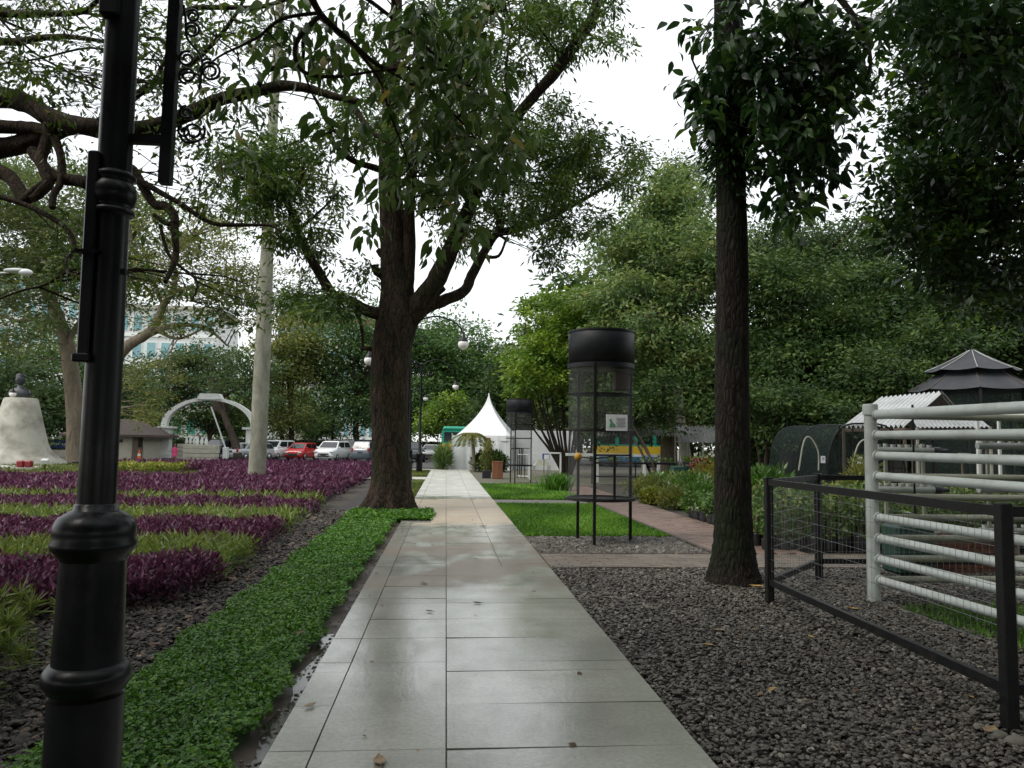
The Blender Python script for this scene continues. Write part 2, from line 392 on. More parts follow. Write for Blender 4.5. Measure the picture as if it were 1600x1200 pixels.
def soil(name, c1, c2, c3, sc=5, st=.9, fine=60):
    m, nt, b, out = nodes(name)
    c = mixc(nt, ramp(nt, noise(nt, sc, 8, .7), [(.35, 0.0), (.65, 1.0)]), c1, c2)
    c = mixc(nt, ramp(nt, noise(nt, sc * .13, 4, .6), [(.42, 0.0), (.62, .8)]), c, c3)
    nt.links.new(c, b.inputs['Base Color']); b.inputs['Roughness'].default_value = .9
    nt.links.new(bump(nt, noise(nt, fine, 6, .7), st, .02), b.inputs['Normal'])
    return m
M['soil'] = soil('dark_soil', (.030, .024, .018), (.055, .043, .032), (.04, .035, .025))
M['gravel_bed'] = soil('gravel_bed', (.018, .017, .015), (.035, .032, .028), (.03, .026, .022), 30, 1, 40)
M['turf'] = soil('turf', (.055, .12, .014), (.09, .19, .02), (.11, .20, .03), 9, .8, 50)
M['turf_dull'] = soil('dull_turf', (.07, .095, .025), (.11, .14, .03), (.10, .11, .04), 6, .8, 40)
M['mud'] = mat('wet_brown_mud', (.055, .034, .022), (.028, .02, .014), .35, 4, .5, 20, world=True, rvar=.35)
M['far_ground'] = soil('far_ground', (.10, .09, .07), (.14, .13, .10), (.09, .10, .05), .6, .3, 8)

sheet('ground', rect(-400, -60, 400, 600), -.10, M['far_ground'])
sheet('soil_ground', rect(-40, -20, 40, 62), -.07, M['soil'])
PATHL, PATHR = -.86, 1.35

# --- tiled path ------------------------------------------------------------
def tile_material():
    m, nt, b, out = nodes('wet_stone_tile')
    pos = nt.nodes.new('ShaderNodeNewGeometry').outputs['Position']
    sep = nt.nodes.new('ShaderNodeSeparateXYZ'); nt.links.new(pos, sep.inputs[0])
    rnd = nt.nodes.new('ShaderNodeObjectInfo').outputs['Random']
    base = mixc(nt, ramp(nt, noise(nt, 2.2, 6, .6), [(.30, 0.0), (.75, 1.0)]), (.29, .295, .24), (.41, .41, .35))
    base = mixc(nt, ramp(nt, noise(nt, 34, 6, .75), [(.38, 0.0), (.68, .6)]), base, (.15, .15, .12))
    tin = N(nt, 'ShaderNodeMapRange'); nt.links.new(rnd, tin.inputs[0]); tin.inputs[3].default_value = .84; tin.inputs[4].default_value = 1.1
    cmb = nt.nodes.new('ShaderNodeCombineColor')
    for k in range(3): nt.links.new(tin.outputs[0], cmb.inputs[k])
    base = mixc(nt, 1.0, base, cmb.outputs[0], 'MULTIPLY')
    # dried earth washed over two stretches of the path
    def band(y0, y1, w):
        a = N(nt, 'ShaderNodeMapRange', interpolation_type='SMOOTHSTEP'); a.inputs[1].default_value = y0 - w; a.inputs[2].default_value = y0 + w
        c = N(nt, 'ShaderNodeMapRange', interpolation_type='SMOOTHSTEP'); c.inputs[1].default_value = y1 + w; c.inputs[2].default_value = y1 - w
        wob = N(nt, 'ShaderNodeMath', operation='MULTIPLY_ADD'); nt.links.new(noise(nt, 1.4, 4, .6), wob.inputs[0]); wob.inputs[1].default_value = 3.4
        nt.links.new(sep.outputs['Y'], wob.inputs[2])
        for q in (a, c): nt.links.new(wob.outputs[0], q.inputs[0])
        mm = N(nt, 'ShaderNodeMath', operation='MULTIPLY'); nt.links.new(a.outputs[0], mm.inputs[0]); nt.links.new(c.outputs[0], mm.inputs[1])
        return mm.outputs[0]
    sand = band(17.2, 24.0, .35)
    clean = band(25.2, 90, .5)
    cl = N(nt, 'ShaderNodeMath', operation='MULTIPLY'); nt.links.new(clean, cl.inputs[0]); cl.inputs[1].default_value = .8
    base = mixc(nt, cl.outputs[0], base, (.56, .56, .51))
    base = mixc(nt, sand, base, (.40, .32, .225))
    dirt = ramp(nt, noise(nt, 1.0, 4, .6, stretch=(.8, .8, 1), dist=.4), [(.46, 0.0), (.53, .9)])
    db = band(10.4, 15.2, .6)
    dm = N(nt, 'ShaderNodeMath', operation='MULTIPLY'); nt.links.new(dirt, dm.inputs[0]); nt.links.new(db, dm.inputs[1])
    base = mixc(nt, dm.outputs[0], base, (.175, .135, .10))
    grime = ramp(nt, noise(nt, 2.6, 7, .6, stretch=(.45, 1.2, 1)), [(.42, 0.0), (.85, .55)])
    base = mixc(nt, grime, base, (.15, .145, .115))
    nt.links.new(base, b.inputs['Base Color'])
    b.inputs['Roughness'].default_value = .5
    wet = ramp(nt, noise(nt, .75, 5, .6, stretch=(1.5, .6, 1), dist=.4), [(.34, 1.0), (.55, .95), (.72, .6)])
    dry = N(nt, 'ShaderNodeMath', operation='MAXIMUM'); nt.links.new(sand, dry.inputs[0]); nt.links.new(dm.outputs[0], dry.inputs[1])
    wf = N(nt, 'ShaderNodeMath', operation='MULTIPLY_ADD'); dr2 = N(nt, 'ShaderNodeMath', operation='MAXIMUM'); nt.links.new(dry.outputs[0], dr2.inputs[0]); nt.links.new(clean, dr2.inputs[1]); nt.links.new(dr2.outputs[0], wf.inputs[0]); wf.inputs[1].default_value = -.75; nt.links.new(wet, wf.inputs[2]); wf.use_clamp = True
    nt.links.new(wf.outputs[0], b.inputs['Coat Weight']); b.inputs['Coat IOR'].default_value = 1.6
    cr_ = ramp(nt, noise(nt, 3.0, 5, .65, stretch=(1.2, .5, 1)), [(.35, .07), (.65, .22)]); nt.links.new(cr_, b.inputs['Coat Roughness'])
    b.inputs['Specular IOR Level'].default_value = .4
    n1 = bump(nt, noise(nt, 40, 5, .75, stretch=(1, .45, 1)), .8, .006)
    nt.links.new(bump(nt, noise(nt, 1.3, 2, .5), .25, .010, n1), b.inputs['Normal'])
    nt.links.new(bump(nt, noise(nt, 26, 5, .7, stretch=(1, .35, 1)), .22, .006, bump(nt, noise(nt, 2.2, 2, .5), .12, .010)), b.inputs['Coat Normal'])
    return m
M['tile'] = tile_material()
M['grout'] = mat('path_grout', (.15, .145, .12), (.09, .085, .07), .7, 6, .3, 30, world=True)
path = sheet('path', rect(PATHL, -3, PATHR, 47.6), -.012, M['grout'], thick=.09)
cols = [(-.86, -.635), (-.635, .032), (.032, .737), (.737, 1.35)]
tile_mesh = {}
def tile_me(w, l):
    k = (round(w, 3), round(l, 3))
    if k not in tile_mesh:
        b = MB(); g = .0022; e = .0022
        x, y = w / 2 - g, l / 2 - g
        vs = [(-x, -y, -.03), (x, -y, -.03), (x, y, -.03), (-x, y, -.03), (-x, -y, -.003), (x, -y, -.003), (x, y, -.003), (-x, y, -.003),
              (-x + e, -y + e, 0), (x - e, -y + e, 0), (x - e, y - e, 0), (-x + e, y - e, 0)]
        fs = [(0, 1, 5, 4), (1, 2, 6, 5), (2, 3, 7, 6), (3, 0, 4, 7), (4, 5, 9, 8), (5, 6, 10, 9), (6, 7, 11, 10), (7, 4, 8, 11), (8, 9, 10, 11)]
        b.add(vs, fs[:8], 1); b.add(vs[8:], [(0, 1, 2, 3)], 0); me = b.mesh('tile'); me.materials.append(M['tile']); me.materials.append(M['grout']); tile_mesh[k] = me
    return tile_mesh[k]
y = 2.54; k = 2; ntile = 0
CUT = (-.27, 16.1, 18.4)             # planted corner that bites into the path by the trunk
while y < 47.3:
    l = .23 if k % 4 == 3 else .69
    for (x0, x1) in (cols if y > 9.5 else cols[:2] + [(.032, 1.35)]):
        if y + l > CUT[1] and y < CUT[2] and x1 < -.6 + .001: continue
        xx0 = x0
        if y + l > CUT[1] and y < CUT[2] and x0 < CUT[0]: xx0 = max(x0, CUT[0])
        if ntile >= 299: break
        o = bpy.data.objects.new('tile', tile_me(x1 - xx0, l)); C.objects.link(o); o.parent = path
        o.location = ((xx0 + x1) / 2, y + l / 2, .0 + random.uniform(-.0006, .0006))
        o.rotation_euler = (R(random.uniform(-.3, .3)), R(random.uniform(-.3, .3)), 0); ntile += 1
    y += l; k += 1
# --- gutter ---------------------------------------------------------------
gut = sheet('gutter', rect(-1.06, -3, PATHL, 16.1), -.058, M['mud'])
m, nt, b_, out_ = nodes('gutter_water'); M['water'] = m
b_.inputs['Base Color'].default_value = (.03, .025, .02, 1); b_.inputs['Roughness'].default_value = .12; b_.inputs['Specular IOR Level'].default_value = .45
nt.links.new(bump(nt, noise(nt, 6, 2, .5), .08, .01), b_.inputs['Normal'])
wp = []
for i in range(30):
    yy = 1.0 + i * .2; wp.append((-.965 + .03 * math.sin(i * 1.3) + .015 * random.random(), yy))
sheet('puddle_water', wp + [(PATHL - .005, 6.8), (PATHL - .005, 1.0)], -.046, M['water'])
b = MB()
for i in range(240):
    yy = random.uniform(1.2, 15.5); xx = random.gauss(-.885, .02) if random.random() < .75 else random.uniform(-1.0, -.88)
    r = random.uniform(.005, .014)
    b.sphere((xx, yy, -.044), r, 5, 4, 0, (random.uniform(.8, 1.6), random.uniform(.8, 1.6), .6))
M['grit'] = mat('pale_grit', (.22, .21, .18), (.08, .07, .06), .8, 60, world=True)
o = b.build('grit', M['grit']); tagit(o, 'small pale grit lying along the water in the gutter', 'grit', kind='stuff')

# --- flat zones ------------------------------------------------------------
sheet('mulch_strip', [(-1.95, -3), (-1.95, 19.5), (-1.2, 21), (-.9, 22), (-.9, 36), (-2.7, 36), (-2.5, 10), (-9, 3), (-9, -3)], -.055, M['gravel_bed'])
sheet('gravel_ground', rect(PATHR, -3, 14, 10.2), -.055, M['gravel_bed'])
sheet('gravel_patch', rect(PATHR, 11.45, 4.0, 13.7), -.055, M['gravel_bed'])
sheet('lawn', rect(PATHR, 13.7, 4.0, 21.2), -.040, M['turf'])
sheet('lawn', rect(PATHR, 23.0, 4.2, 31.5), -.040, M['turf'])
sheet('paving_strip', rect(PATHR, 21.2, 4.0, 23.0), -.050, M['grout'])
sheet('earth_yard', rect(PATHR, 31.5, 16, 60), -.055, M['far_ground'])
sheet('nursery_ground', rect(5.45, 11.45, 20, 31.5), -.055, M['soil'])
sheet('lawn', rect(-2.6, 38.6, -.9, 46.5), -.045, M['turf_dull'])
sheet('lawn', rect(-1.75, 20, -.9, 34.6), -.045, M['turf_dull'])
sheet('side_path', rect(-9, 34.8, -.87, 37.6), -.035, M['concrete'])
sheet('side_path', rect(-40, 47.7, 1.2, 49.2), -.035, M['concrete'])
sheet('lawn', [(-60, 29.5), (-9.2, 29.5), (-15, 52), (-60, 52)], -.04, M['turf_dull'])
sheet('car_park', rect(-80, 52, 30, 105), -.045, M['asphalt'])
sheet('lawn', rect(-80, 105, 30, 125), -.03, M['turf_dull'])

# --- brick paths ------------------------------------------------------------
M['paver'] = mat('worn_brick_paver', (.125, .075, .058), (.20, .145, .115), .6, 3.0, .3, 50, world=True, rvar=.2)
M['paver_grey'] = mat('worn_grey_paver', (.10, .082, .062), (.17, .145, .115), .6, 3.0, .3, 50, world=True, rvar=.2)
def paver_me(w, l, m):
    b = MB(); b.box((0, 0, -.02), (w - .008, l - .008, .04), bev=.004); me = b.mesh('brick'); me.materials.append(m); return me
bp = sheet('brick_path', rect(PATHR + .02, 10.2, 14, 11.42), -.045, M['mud'], thick=.03)
bp2 = sheet('brick_path', rect(4.05, 11.44, 5.42, 31), -.045, M['mud'], thick=.03)
pw, pl = .30, .152
me = paver_me(pw, pl, M['paver_grey']); cells = []
for r_ in range(8):
    for c_ in range(43):
        x = PATHR + .17 + c_ * pw + (pw / 2 if r_ % 2 else 0); yv = 10.2 + pl / 2 + r_ * pl
        if x < 13.9: cells.append((x, yv, 0))
cells.sort(key=lambda q: q[0])
def lay(cells, me, parent, lim=300):
    for i, (x, yv, a) in enumerate(cells[:lim]):
        o = bpy.data.objects.new('brick', me); C.objects.link(o); o.parent = parent
        o.location = (x, yv, -.012 + random.uniform(-.003, .003)); o.rotation_euler = (R(random.uniform(-.8, .8)), R(random.uniform(-.6, .6)), a + R(random.uniform(-.8, .8)))
    if len(cells) > lim:
        b = MB()
        for (x, yv, a) in cells[lim:]:
            b.box((x, yv, -.032 + random.uniform(-.003, .003)), ((pw - .008), (pl - .008), .04), Matrix.Rotation(a, 3, 'Z'))
        o = b.build('bricks', me.materials[0], parent); o['kind'] = 'stuff'
lay(cells, me, bp)
hb_me = paver_me(pw / 2, pl, M['paver_grey'])
for r_ in range(1, 8, 2):
    o = bpy.data.objects.new('brick', hb_me); C.objects.link(o); o.parent = bp; o.location = (PATHR + .02 + pw / 4, 10.2 + pl / 2 + r_ * pl, -.012)
me2 = paver_me(pw, pl, M['paver']); cells = []
for r_ in range(62):
    for c_ in range(9):
        x = 4.05 + .082 + c_ * pl; yv = 11.6 + r_ * pw + (pw / 2 if c_ % 2 else 0)
        if x < 5.42: cells.append((x, yv, math.pi / 2))
lay(cells, me2, bp2)
b = MB(); b.box((4.0, 16.3, -.03), (.06, 9.7, .07), bev=.01); b.box((2.7, 11.46, -.035), (2.6, .05, .06), bev=.01)
o = b.build('kerb', M['mud']); o['kind'] = 'structure'

# --- stones: point clouds with an icosphere on each point -------------------
def stone_nodes(name, m, sub=1):
    g = bpy.data.node_groups.new(name, 'GeometryNodeTree')
    g.interface.new_socket('Geometry', in_out='INPUT', socket_type='NodeSocketGeometry'); g.interface.new_socket('Geometry', in_out='OUTPUT', socket_type='NodeSocketGeometry')
    gi = g.nodes.new('NodeGroupInput'); go = g.nodes.new('NodeGroupOutput')
    ico = g.nodes.new('GeometryNodeMeshIcoSphere'); ico.inputs['Radius'].default_value = 1; ico.inputs['Subdivisions'].default_value = sub
    sm = g.nodes.new('GeometryNodeSetMaterial'); sm.inputs['Material'].default_value = m; g.links.new(ico.outputs[0], sm.inputs[0])
    iop = g.nodes.new('GeometryNodeInstanceOnPoints'); g.links.new(gi.outputs[0], iop.inputs['Points']); g.links.new(sm.outputs[0], iop.inputs['Instance'])
    for an, sk in (('rot', 'Rotation'), ('scl', 'Scale')):
        na = g.nodes.new('GeometryNodeInputNamedAttribute'); na.data_type = 'FLOAT_VECTOR'; na.inputs['Name'].default_value = an
        g.links.new(na.outputs[0], iop.inputs[sk])
    g.links.new(iop.outputs[0], go.inputs[0]); return g
def stones(name, label, pts, scl, m, cat='gravel'):
    me = bpy.data.meshes.new(name); n = len(pts); me.vertices.add(n); me.vertices.foreach_set('co', pts.astype(np.float32).ravel())
    a = me.attributes.new('rot', 'FLOAT_VECTOR', 'POINT'); a.data.foreach_set('vector', (np.stack([rng.normal(0, .35, n), rng.normal(0, .35, n), rng.random(n) * 6.28], 1)).astype(np.float32).ravel())
    a = me.attributes.new('scl', 'FLOAT_VECTOR', 'POINT'); a.data.foreach_set('vector', scl.astype(np.float32).ravel())
    me.update(); o = bpy.data.objects.new(name, me); C.objects.link(o)
    md = o.modifiers.new('stones', 'NODES'); md.node_group = stone_nodes(name + '_nodes', m)
    return tagit(o, label, cat, kind='stuff')
def stonemat(name, stops, rough=.6):
    m, nt, b, out = nodes(name)
    rnd = nt.nodes.new('ShaderNodeObjectInfo').outputs['Random']
    nt.links.new(ramp(nt, rnd, stops), b.inputs['Base Color']); b.inputs['Roughness'].default_value = rough
    nt.links.new(bump(nt, noise(nt, 120, 3, .6), .3, .003), b.inputs['Normal'])
    return m
M['stone'] = stonemat('grey_brown_gravel', [(0, (.030, .027, .021)), (.45, (.078, .070, .056)), (.8, (.125, .113, .093)), (.97, (.18, .165, .138)), (1, (.28, .26, .22))])
M['chip'] = stonemat('dark_mulch_gravel', [(0, (.018, .016, .014)), (.6, (.045, .038, .032)), (.92, (.09, .075, .06)), (1, (.16, .10, .06))], .75)
def scatter(x0, y0, x1, y1, n, p=1.0):
    """more points near the viewer's end of the area, where single stones show"""
    u = rng.random(n) ** p; Y = y0 + (y1 - y0) * u; X = x0 + (x1 - x0) * rng.random(n)
    return X, Y
X, Y = scatter(PATHR, 1.6, 9.5, 10.2, 115000, 1.35)
keep = (X < 1.6 + Y * .72); X, Y = X[keep], Y[keep]; n = len(X)
s_ = rng.lognormal(-.05, .17, n)[:, None] * np.array([.0155, .0115, .0062]) * (1 + .045 * Y[:, None]) * rng.uniform(.8, 1.25, (n, 3))
stones('gravel', 'loose grey brown gravel covering the bed beside the path', np.stack([X, Y, -.05 + rng.random(n) * .028 + .012 * np.sin(X * 3.1) * np.sin(Y * 2.3)], 1), s_, M['stone'])
X, Y = scatter(PATHR, 11.5, 3.98, 13.7, 9000); n = len(X)
s_ = rng.lognormal(-.05, .3, n)[:, None] * np.array([.03, .022, .014])
stones('gravel', 'small rectangle of gravel under the round cage legs', np.stack([X, Y, -.05 + rng.random(n) * .02], 1), s_, M['stone'])
X, Y = scatter(-7, 1.5, -1.9, 19, 60000, 1.7)
edge = np.where(Y < 8.6, -6.5, -3.0 - 0 * Y); keep = (X > edge) & (X > -.62 * Y - .9); X, Y = X[keep], Y[keep]; n = len(X)
s_ = rng.lognormal(-.05, .35, n)[:, None] * np.array([.021, .013, .006]) * (1 + .05 * Y[:, None])
stones('mulch_gravel', 'dark flaky mulch gravel between flower beds and green strip', np.stack([X, Y, -.05 + rng.random(n) * .022], 1), s_, M['chip'])

# --- ground cover strip ----------------------------------------------------
m_ = M['lf_cover']
def mound(name, x0, y0, x1, y1, h, m, nx=8, ny=60):
    b = MB(); vs = []; 
    for j in range(ny + 1):
        for i in range(nx + 1):
            u = i / nx; v = j / ny; w = min(1, min(u, 1 - u) * 4, min(v, 1 - v) * ny / 2)
            vs.append((x0 + (x1 - x0) * u + (random.uniform(-.03, .03) if 0 < i < nx else random.uniform(-.02, .02)), y0 + (y1 - y0) * v, -.06 + (h + random.uniform(-.012, .012)) * w))
    fs = [(j * (nx + 1) + i, j * (nx + 1) + i + 1, (j + 1) * (nx + 1) + i + 1, (j + 1) * (nx + 1) + i) for j in range(ny) for i in range(nx)]
    b.add(vs, fs, 0, True); o = b.build(name, m); o['kind'] = 'structure'; return o
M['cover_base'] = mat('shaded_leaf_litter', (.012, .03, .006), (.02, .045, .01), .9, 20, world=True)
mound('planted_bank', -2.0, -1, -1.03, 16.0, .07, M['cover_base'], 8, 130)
def cover(name, label, x0, y0, x1, y1, n, z, sz, p=1.8, cutedge=True):
    X, Y = scatter(x0, y0, x1, y1, n, p)
    e = .035 * np.sin(Y * 4.1) + .03 * np.sin(Y * 9.7 + 1) + .02 * np.sin(Y * 23)
    X = x0 + (X - x0) * (1 + 0 * e) + e * ((X - x0) / (x1 - x0) - .5) * 2
    t = np.clip(.5 + .5 * np.sin(X * 7 + 2 * np.sin(Y * 1.9)) * np.sin(Y * 3.3), 0, 1)
    Z = z + rng.random(n) ** 1.4 * .055 + .015 * t + .01 * np.sin(X * 12) * np.sin(Y * 8)
    d = rng.normal(size=(n, 3)); d[:, 2] = rng.uniform(-.25, .55, n)
    L = sz * rng.uniform(.7, 1.3, n) * (1 + .05 * Y)
    tint = np.clip(rng.random(n) * .8 + .25 * t - .05, 0, 1); tint[rng.random(n) < .004] = 1
    nr = rng.normal(size=(n, 3)) * .6; nr[:, 2] = 1
    o = leaf_obj(name, np.stack([X, Y, Z], 1), d, L, L * .62, m_, tint=tint, nrm=nr)
    return tagit(o, label, 'ground cover', kind='stuff')
cover('ground_cover', 'low dense green ground cover edging the gutter beside the path', -1.99, 1.3, -1.0, 16.0, 118000, -.008, .0255, 1.9)
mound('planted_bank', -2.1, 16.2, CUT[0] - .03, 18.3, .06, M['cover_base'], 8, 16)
cover('ground_cover', 'ground cover patch cutting into the path at the big tree foot', -2.05, 16.15, CUT[0], 18.35, 14000, -.01, .035, 1)

# --- lawns -----------------------------------------------------------------
def blades(name, label, poly_fn, x0, y0, x1, y1, n, h, w, m, p=1.3, z=-.045):
    X, Y = scatter(x0, y0, x1, y1, n, p); k = poly_fn(X, Y); X, Y = X[k], Y[k]; n = len(X)
    d = rng.normal(size=(n, 3)) * .55; d[:, 2] = 1
    L = h * rng.uniform(.5, 1.2, n); Wd = w * (1 + 0 * Y)
    pt = np.clip(.5 + .35 * np.sin(X * 2.3 + 1.7 * np.sin(Y * .9)) + rng.normal(0, .25, n), 0, 1)
    o = leaf_obj(name, np.stack([X, Y, np.full(n, z)], 1), d, L, Wd, m, tint=pt)
    return tagit(o, label, 'grass', kind='stuff')
ok = lambda X, Y: X > -99
blades('grass', 'bright green lawn behind the tall round cage', ok, PATHR, 13.7, 3.97, 21.2, 36000, .07, .022, M['grass'])
blades('grass', 'bright lawn beyond the narrow paving strip', ok, PATHR, 23, 4.15, 31.5, 15000, .08, .04, M['grass'])
blades('grass', 'dull grass beside the path behind the big tree', ok, -1.75, 20, -.9, 34.6, 6000, .06, .03, M['grass_dry'])
blades('grass', 'grass square in front of the far lamp post', ok, -2.6, 38.6, -.9, 46.5, 4000, .08, .05, M['grass_dry'])
blades('grass', 'yellow green lawn around the bell shaped monument', lambda X, Y: X < -9.2 - (Y - 29.5) * .25, -38, 29.5, -9, 52, 26000, .12, .09, M['grass_dry'])
blades('grass', 'short grass inside the white pipe pen', ok, 4.55, 2.6, 9.5, 7.7, 26000, .10, .014, M['grass'], 1.1)

# --- flower beds -----------------------------------------------------------
def bed(name, label, test, x0, y0, x1, y1, n, h, L0, m, p=1.5, strap=False, cat='bedding plants'):
    X, Y = scatter(x0, y0, x1, y1, n, p); k = test(X, Y); X, Y = X[k], Y[k]; n = len(X)
    # plants stand in loose rosettes
    hh = h * (1 + .10 * np.sin(X * 4.7 + 1.3 * np.sin(Y * 3)) * np.sin(Y * 5.1) + .10 * np.sin(X * 1.3 + Y * 2.1) * np.sin(X * 2.9 - Y) + rng.normal(0, .08, n))
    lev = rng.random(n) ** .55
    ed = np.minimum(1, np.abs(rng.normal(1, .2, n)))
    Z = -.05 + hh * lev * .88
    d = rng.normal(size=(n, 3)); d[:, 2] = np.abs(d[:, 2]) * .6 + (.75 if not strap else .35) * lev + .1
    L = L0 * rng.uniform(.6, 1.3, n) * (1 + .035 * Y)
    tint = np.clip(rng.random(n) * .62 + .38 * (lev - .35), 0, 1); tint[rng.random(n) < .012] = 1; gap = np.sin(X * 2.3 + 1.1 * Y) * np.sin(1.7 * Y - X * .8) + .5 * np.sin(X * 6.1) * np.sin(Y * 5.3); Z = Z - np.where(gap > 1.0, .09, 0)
    wd = L * (.14 if strap else .36)
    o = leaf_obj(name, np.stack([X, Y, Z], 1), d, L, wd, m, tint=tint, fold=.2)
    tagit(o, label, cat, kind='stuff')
    return o
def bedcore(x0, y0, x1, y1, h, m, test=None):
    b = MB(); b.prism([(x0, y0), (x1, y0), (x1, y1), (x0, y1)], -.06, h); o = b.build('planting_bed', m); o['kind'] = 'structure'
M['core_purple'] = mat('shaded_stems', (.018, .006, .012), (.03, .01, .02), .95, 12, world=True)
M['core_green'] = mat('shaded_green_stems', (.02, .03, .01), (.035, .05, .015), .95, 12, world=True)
xe = lambda X, Y, k=.0: X > -.63 * Y - .8
re = -2.45
rows = [('purple', 6.6, 9.15, 'front purple leaved bed behind the black lamp post', 26000), ('green', 9.25, 10.75, 'lime green strap plants, nearest band between purple rows', 15000),
        ('purple', 10.9, 13.6, 'second purple row from the front of the flower beds', 24000), ('green', 13.8, 15.5, 'second lime green band of the flower beds', 13000),
        ('purple', 15.7, 18.4, 'third purple row, narrow, before the large purple bed', 20000), ('green', 18.5, 19.8, 'thin broken lime green line at the edge of the large purple bed', 7000)]
for i, (c_, y0, y1, lab, n) in enumerate(rows):
    def test(X, Y, y0=y0, y1=y1, c_=c_, i=i):
        rr = -2.45 - .12 * i + .12 * np.sin(Y * 5) + .1 * rng.random(len(X)) - (.0 if c_ == 'purple' else -.05)
        t = (X > -.63 * Y - .8) & (X < rr - np.where(i == 0, np.clip((8.3 - Y), 0, 9) * 1.0, 0))
        wob = .12 * np.sin(X * 1.7 + i) + .08 * np.sin(X * 4.1)
        return t & (Y > y0 + wob) & (Y < y1 + wob)
    wx = -.63 * y1 - 1
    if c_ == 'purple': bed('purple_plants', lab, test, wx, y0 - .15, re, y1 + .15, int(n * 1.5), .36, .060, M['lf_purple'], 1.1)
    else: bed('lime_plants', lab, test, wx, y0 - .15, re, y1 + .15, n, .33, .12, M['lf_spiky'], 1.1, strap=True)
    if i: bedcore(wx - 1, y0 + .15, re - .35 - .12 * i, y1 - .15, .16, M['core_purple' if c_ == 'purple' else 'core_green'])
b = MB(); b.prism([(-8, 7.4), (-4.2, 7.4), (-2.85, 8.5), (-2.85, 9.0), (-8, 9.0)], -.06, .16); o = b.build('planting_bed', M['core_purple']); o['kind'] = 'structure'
def big(X, Y):
    return (X > -.63 * Y - 1) & (X < -2.9 - .01 * Y + .3 * np.sin(Y * 2)) & ((Y < 29.8 + .4 * np.sin(X)) | (X > -9.0 - (Y - 29.5) * .25))
bed('purple_plants', 'large purple leaved bed stretching back to the parked cars', big, -30, 19.9, -2.8, 50.5, 150000, .38, .085, M['lf_purple'], 1.5)
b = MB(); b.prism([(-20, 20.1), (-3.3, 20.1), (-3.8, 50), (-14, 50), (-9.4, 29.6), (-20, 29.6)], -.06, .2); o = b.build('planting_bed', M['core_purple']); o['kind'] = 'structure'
isl = lambda X, Y: ((X + 14.6) / 3.4) ** 2 + ((Y - 42.5) / 3.6) ** 2 < 1
bed('purple_plants', 'oval island of purple plants on the lawn near the pink person', lambda X, Y: isl(X, Y) & ~((Y < 41.3) & (np.abs(X + 14.6) < 1.9)), -18, 38.5, -11, 46.5, 11000, .42, .09, M['lf_purple'], 1)
bed('yellow_plants', 'short yellow green hedge line on the front of the purple island', lambda X, Y: isl(X, Y) & (Y < 41.3) & (np.abs(X + 14.6) < 1.9), -18, 38.5, -11, 46.5, 14000, .42, .08, M['lf_yellow'], 1)
# strap leaved clumps at the near corner
P0 = []
D0 = []; L0_ = []
for (cx, cy, s) in [(-3.15, 4.75, 1), (-3.45, 5.2, 1.1), (-2.85, 5.45, .9), (-3.3, 5.75, 1), (-3.75, 4.9, 1), (-3.9, 5.6, 1.1), (-2.75, 4.75, .75), (-3.05, 4.3, .8), (-3.5, 4.35, .9), (-3.35, 6.2, 1), (-4.1, 6.3, 1), (-2.95, 5.05, .9), (-3.8, 6.0, 1)]:
    for q in range(11):
        hx, hy = cx + random.gauss(0, .17), cy + random.gauss(0, .15); hz = random.uniform(.12, .46) * s
        for l in range(75):
            a = random.uniform(0, 6.28); e = random.uniform(-.2, 1.2)
            P0.append((hx, hy, hz - .05 + random.uniform(-.08, .04))); D0.append((math.cos(a) * math.cos(e), math.sin(a) * math.cos(e), math.sin(e))); L0_.append(random.uniform(.09, .17) * s)
P0 = np.array(P0); D0 = np.array(D0); L0_ = np.array(L0_)
o = leaf_obj('strap_plants', P0, D0, L0_, L0_ * .10, M['lf_spiky'], fold=.1, tint=np.clip(rng.random(len(P0)) * .7 + .5 * P0[:, 2], 0, 1))
tagit(o, 'nearest clump of lime strap leaved plants beside the black lamp post', 'bedding plants', kind='stuff')
b = MB()
for i in range(90):
    a = Vector((random.uniform(-4.1, -2.8), random.uniform(4.3, 6.3), -.06)); b.tube([a, a + Vector((random.gauss(0, .04), random.gauss(0, .04), random.uniform(.12, .24)))], .006, 5)
o = b.build('plant_stems', M['bark_far']); tagit(o, 'thin stems under the nearest strap leaved clump', 'plant stems', kind='stuff')
# ================================================================== trees
def wood_mesh(limbs, seg=8, jit=.06, n=4):
    b = MB()
    for pts, rad in limbs:
        p, r = smooth_path(pts, rad, n); b.tube(p, r, seg if rad[0] > .05 else 5, jit=jit if rad[0] > .03 else 0)
    return b
def tree_obj(label, base, trunk, limbs, twigs, bark, leafsets, cat='tree', group=None, seg=20, tn=8, limb_bark=None, jit=.05, name='tree'):
    """trunk: (pts, radii) world; limbs, twigs: lists of (pts, radii); leafsets: list of (name, pos, dir, L, W, mat, kw)"""
    base = Vector(base); e = empty(name, base, 0, label, cat, group)
    def shift(pts): return [Vector(p) - base for p in pts]
    b = MB()
    for t in trunk:
        p, r = smooth_path(shift(t[0]), t[1], tn); b.tube(p, r, seg, jit=jit)
    b.build('trunk', bark, e)
    if limbs:
        wood_mesh([(shift(p), r) for p, r in limbs], 12, .07, 5).build('limbs', limb_bark or bark, e)
    if twigs:
        b = MB()
        for p, r in twigs: b.tube(shift(p), r, 3, caps=False)
        o = b.build('twigs', limb_bark or bark, e)
    for (nm, pos, d, L, Wd, m, kw) in leafsets:
        leaf_obj(nm, pos, d, L, Wd, m, e, off=base, **kw)
    return e
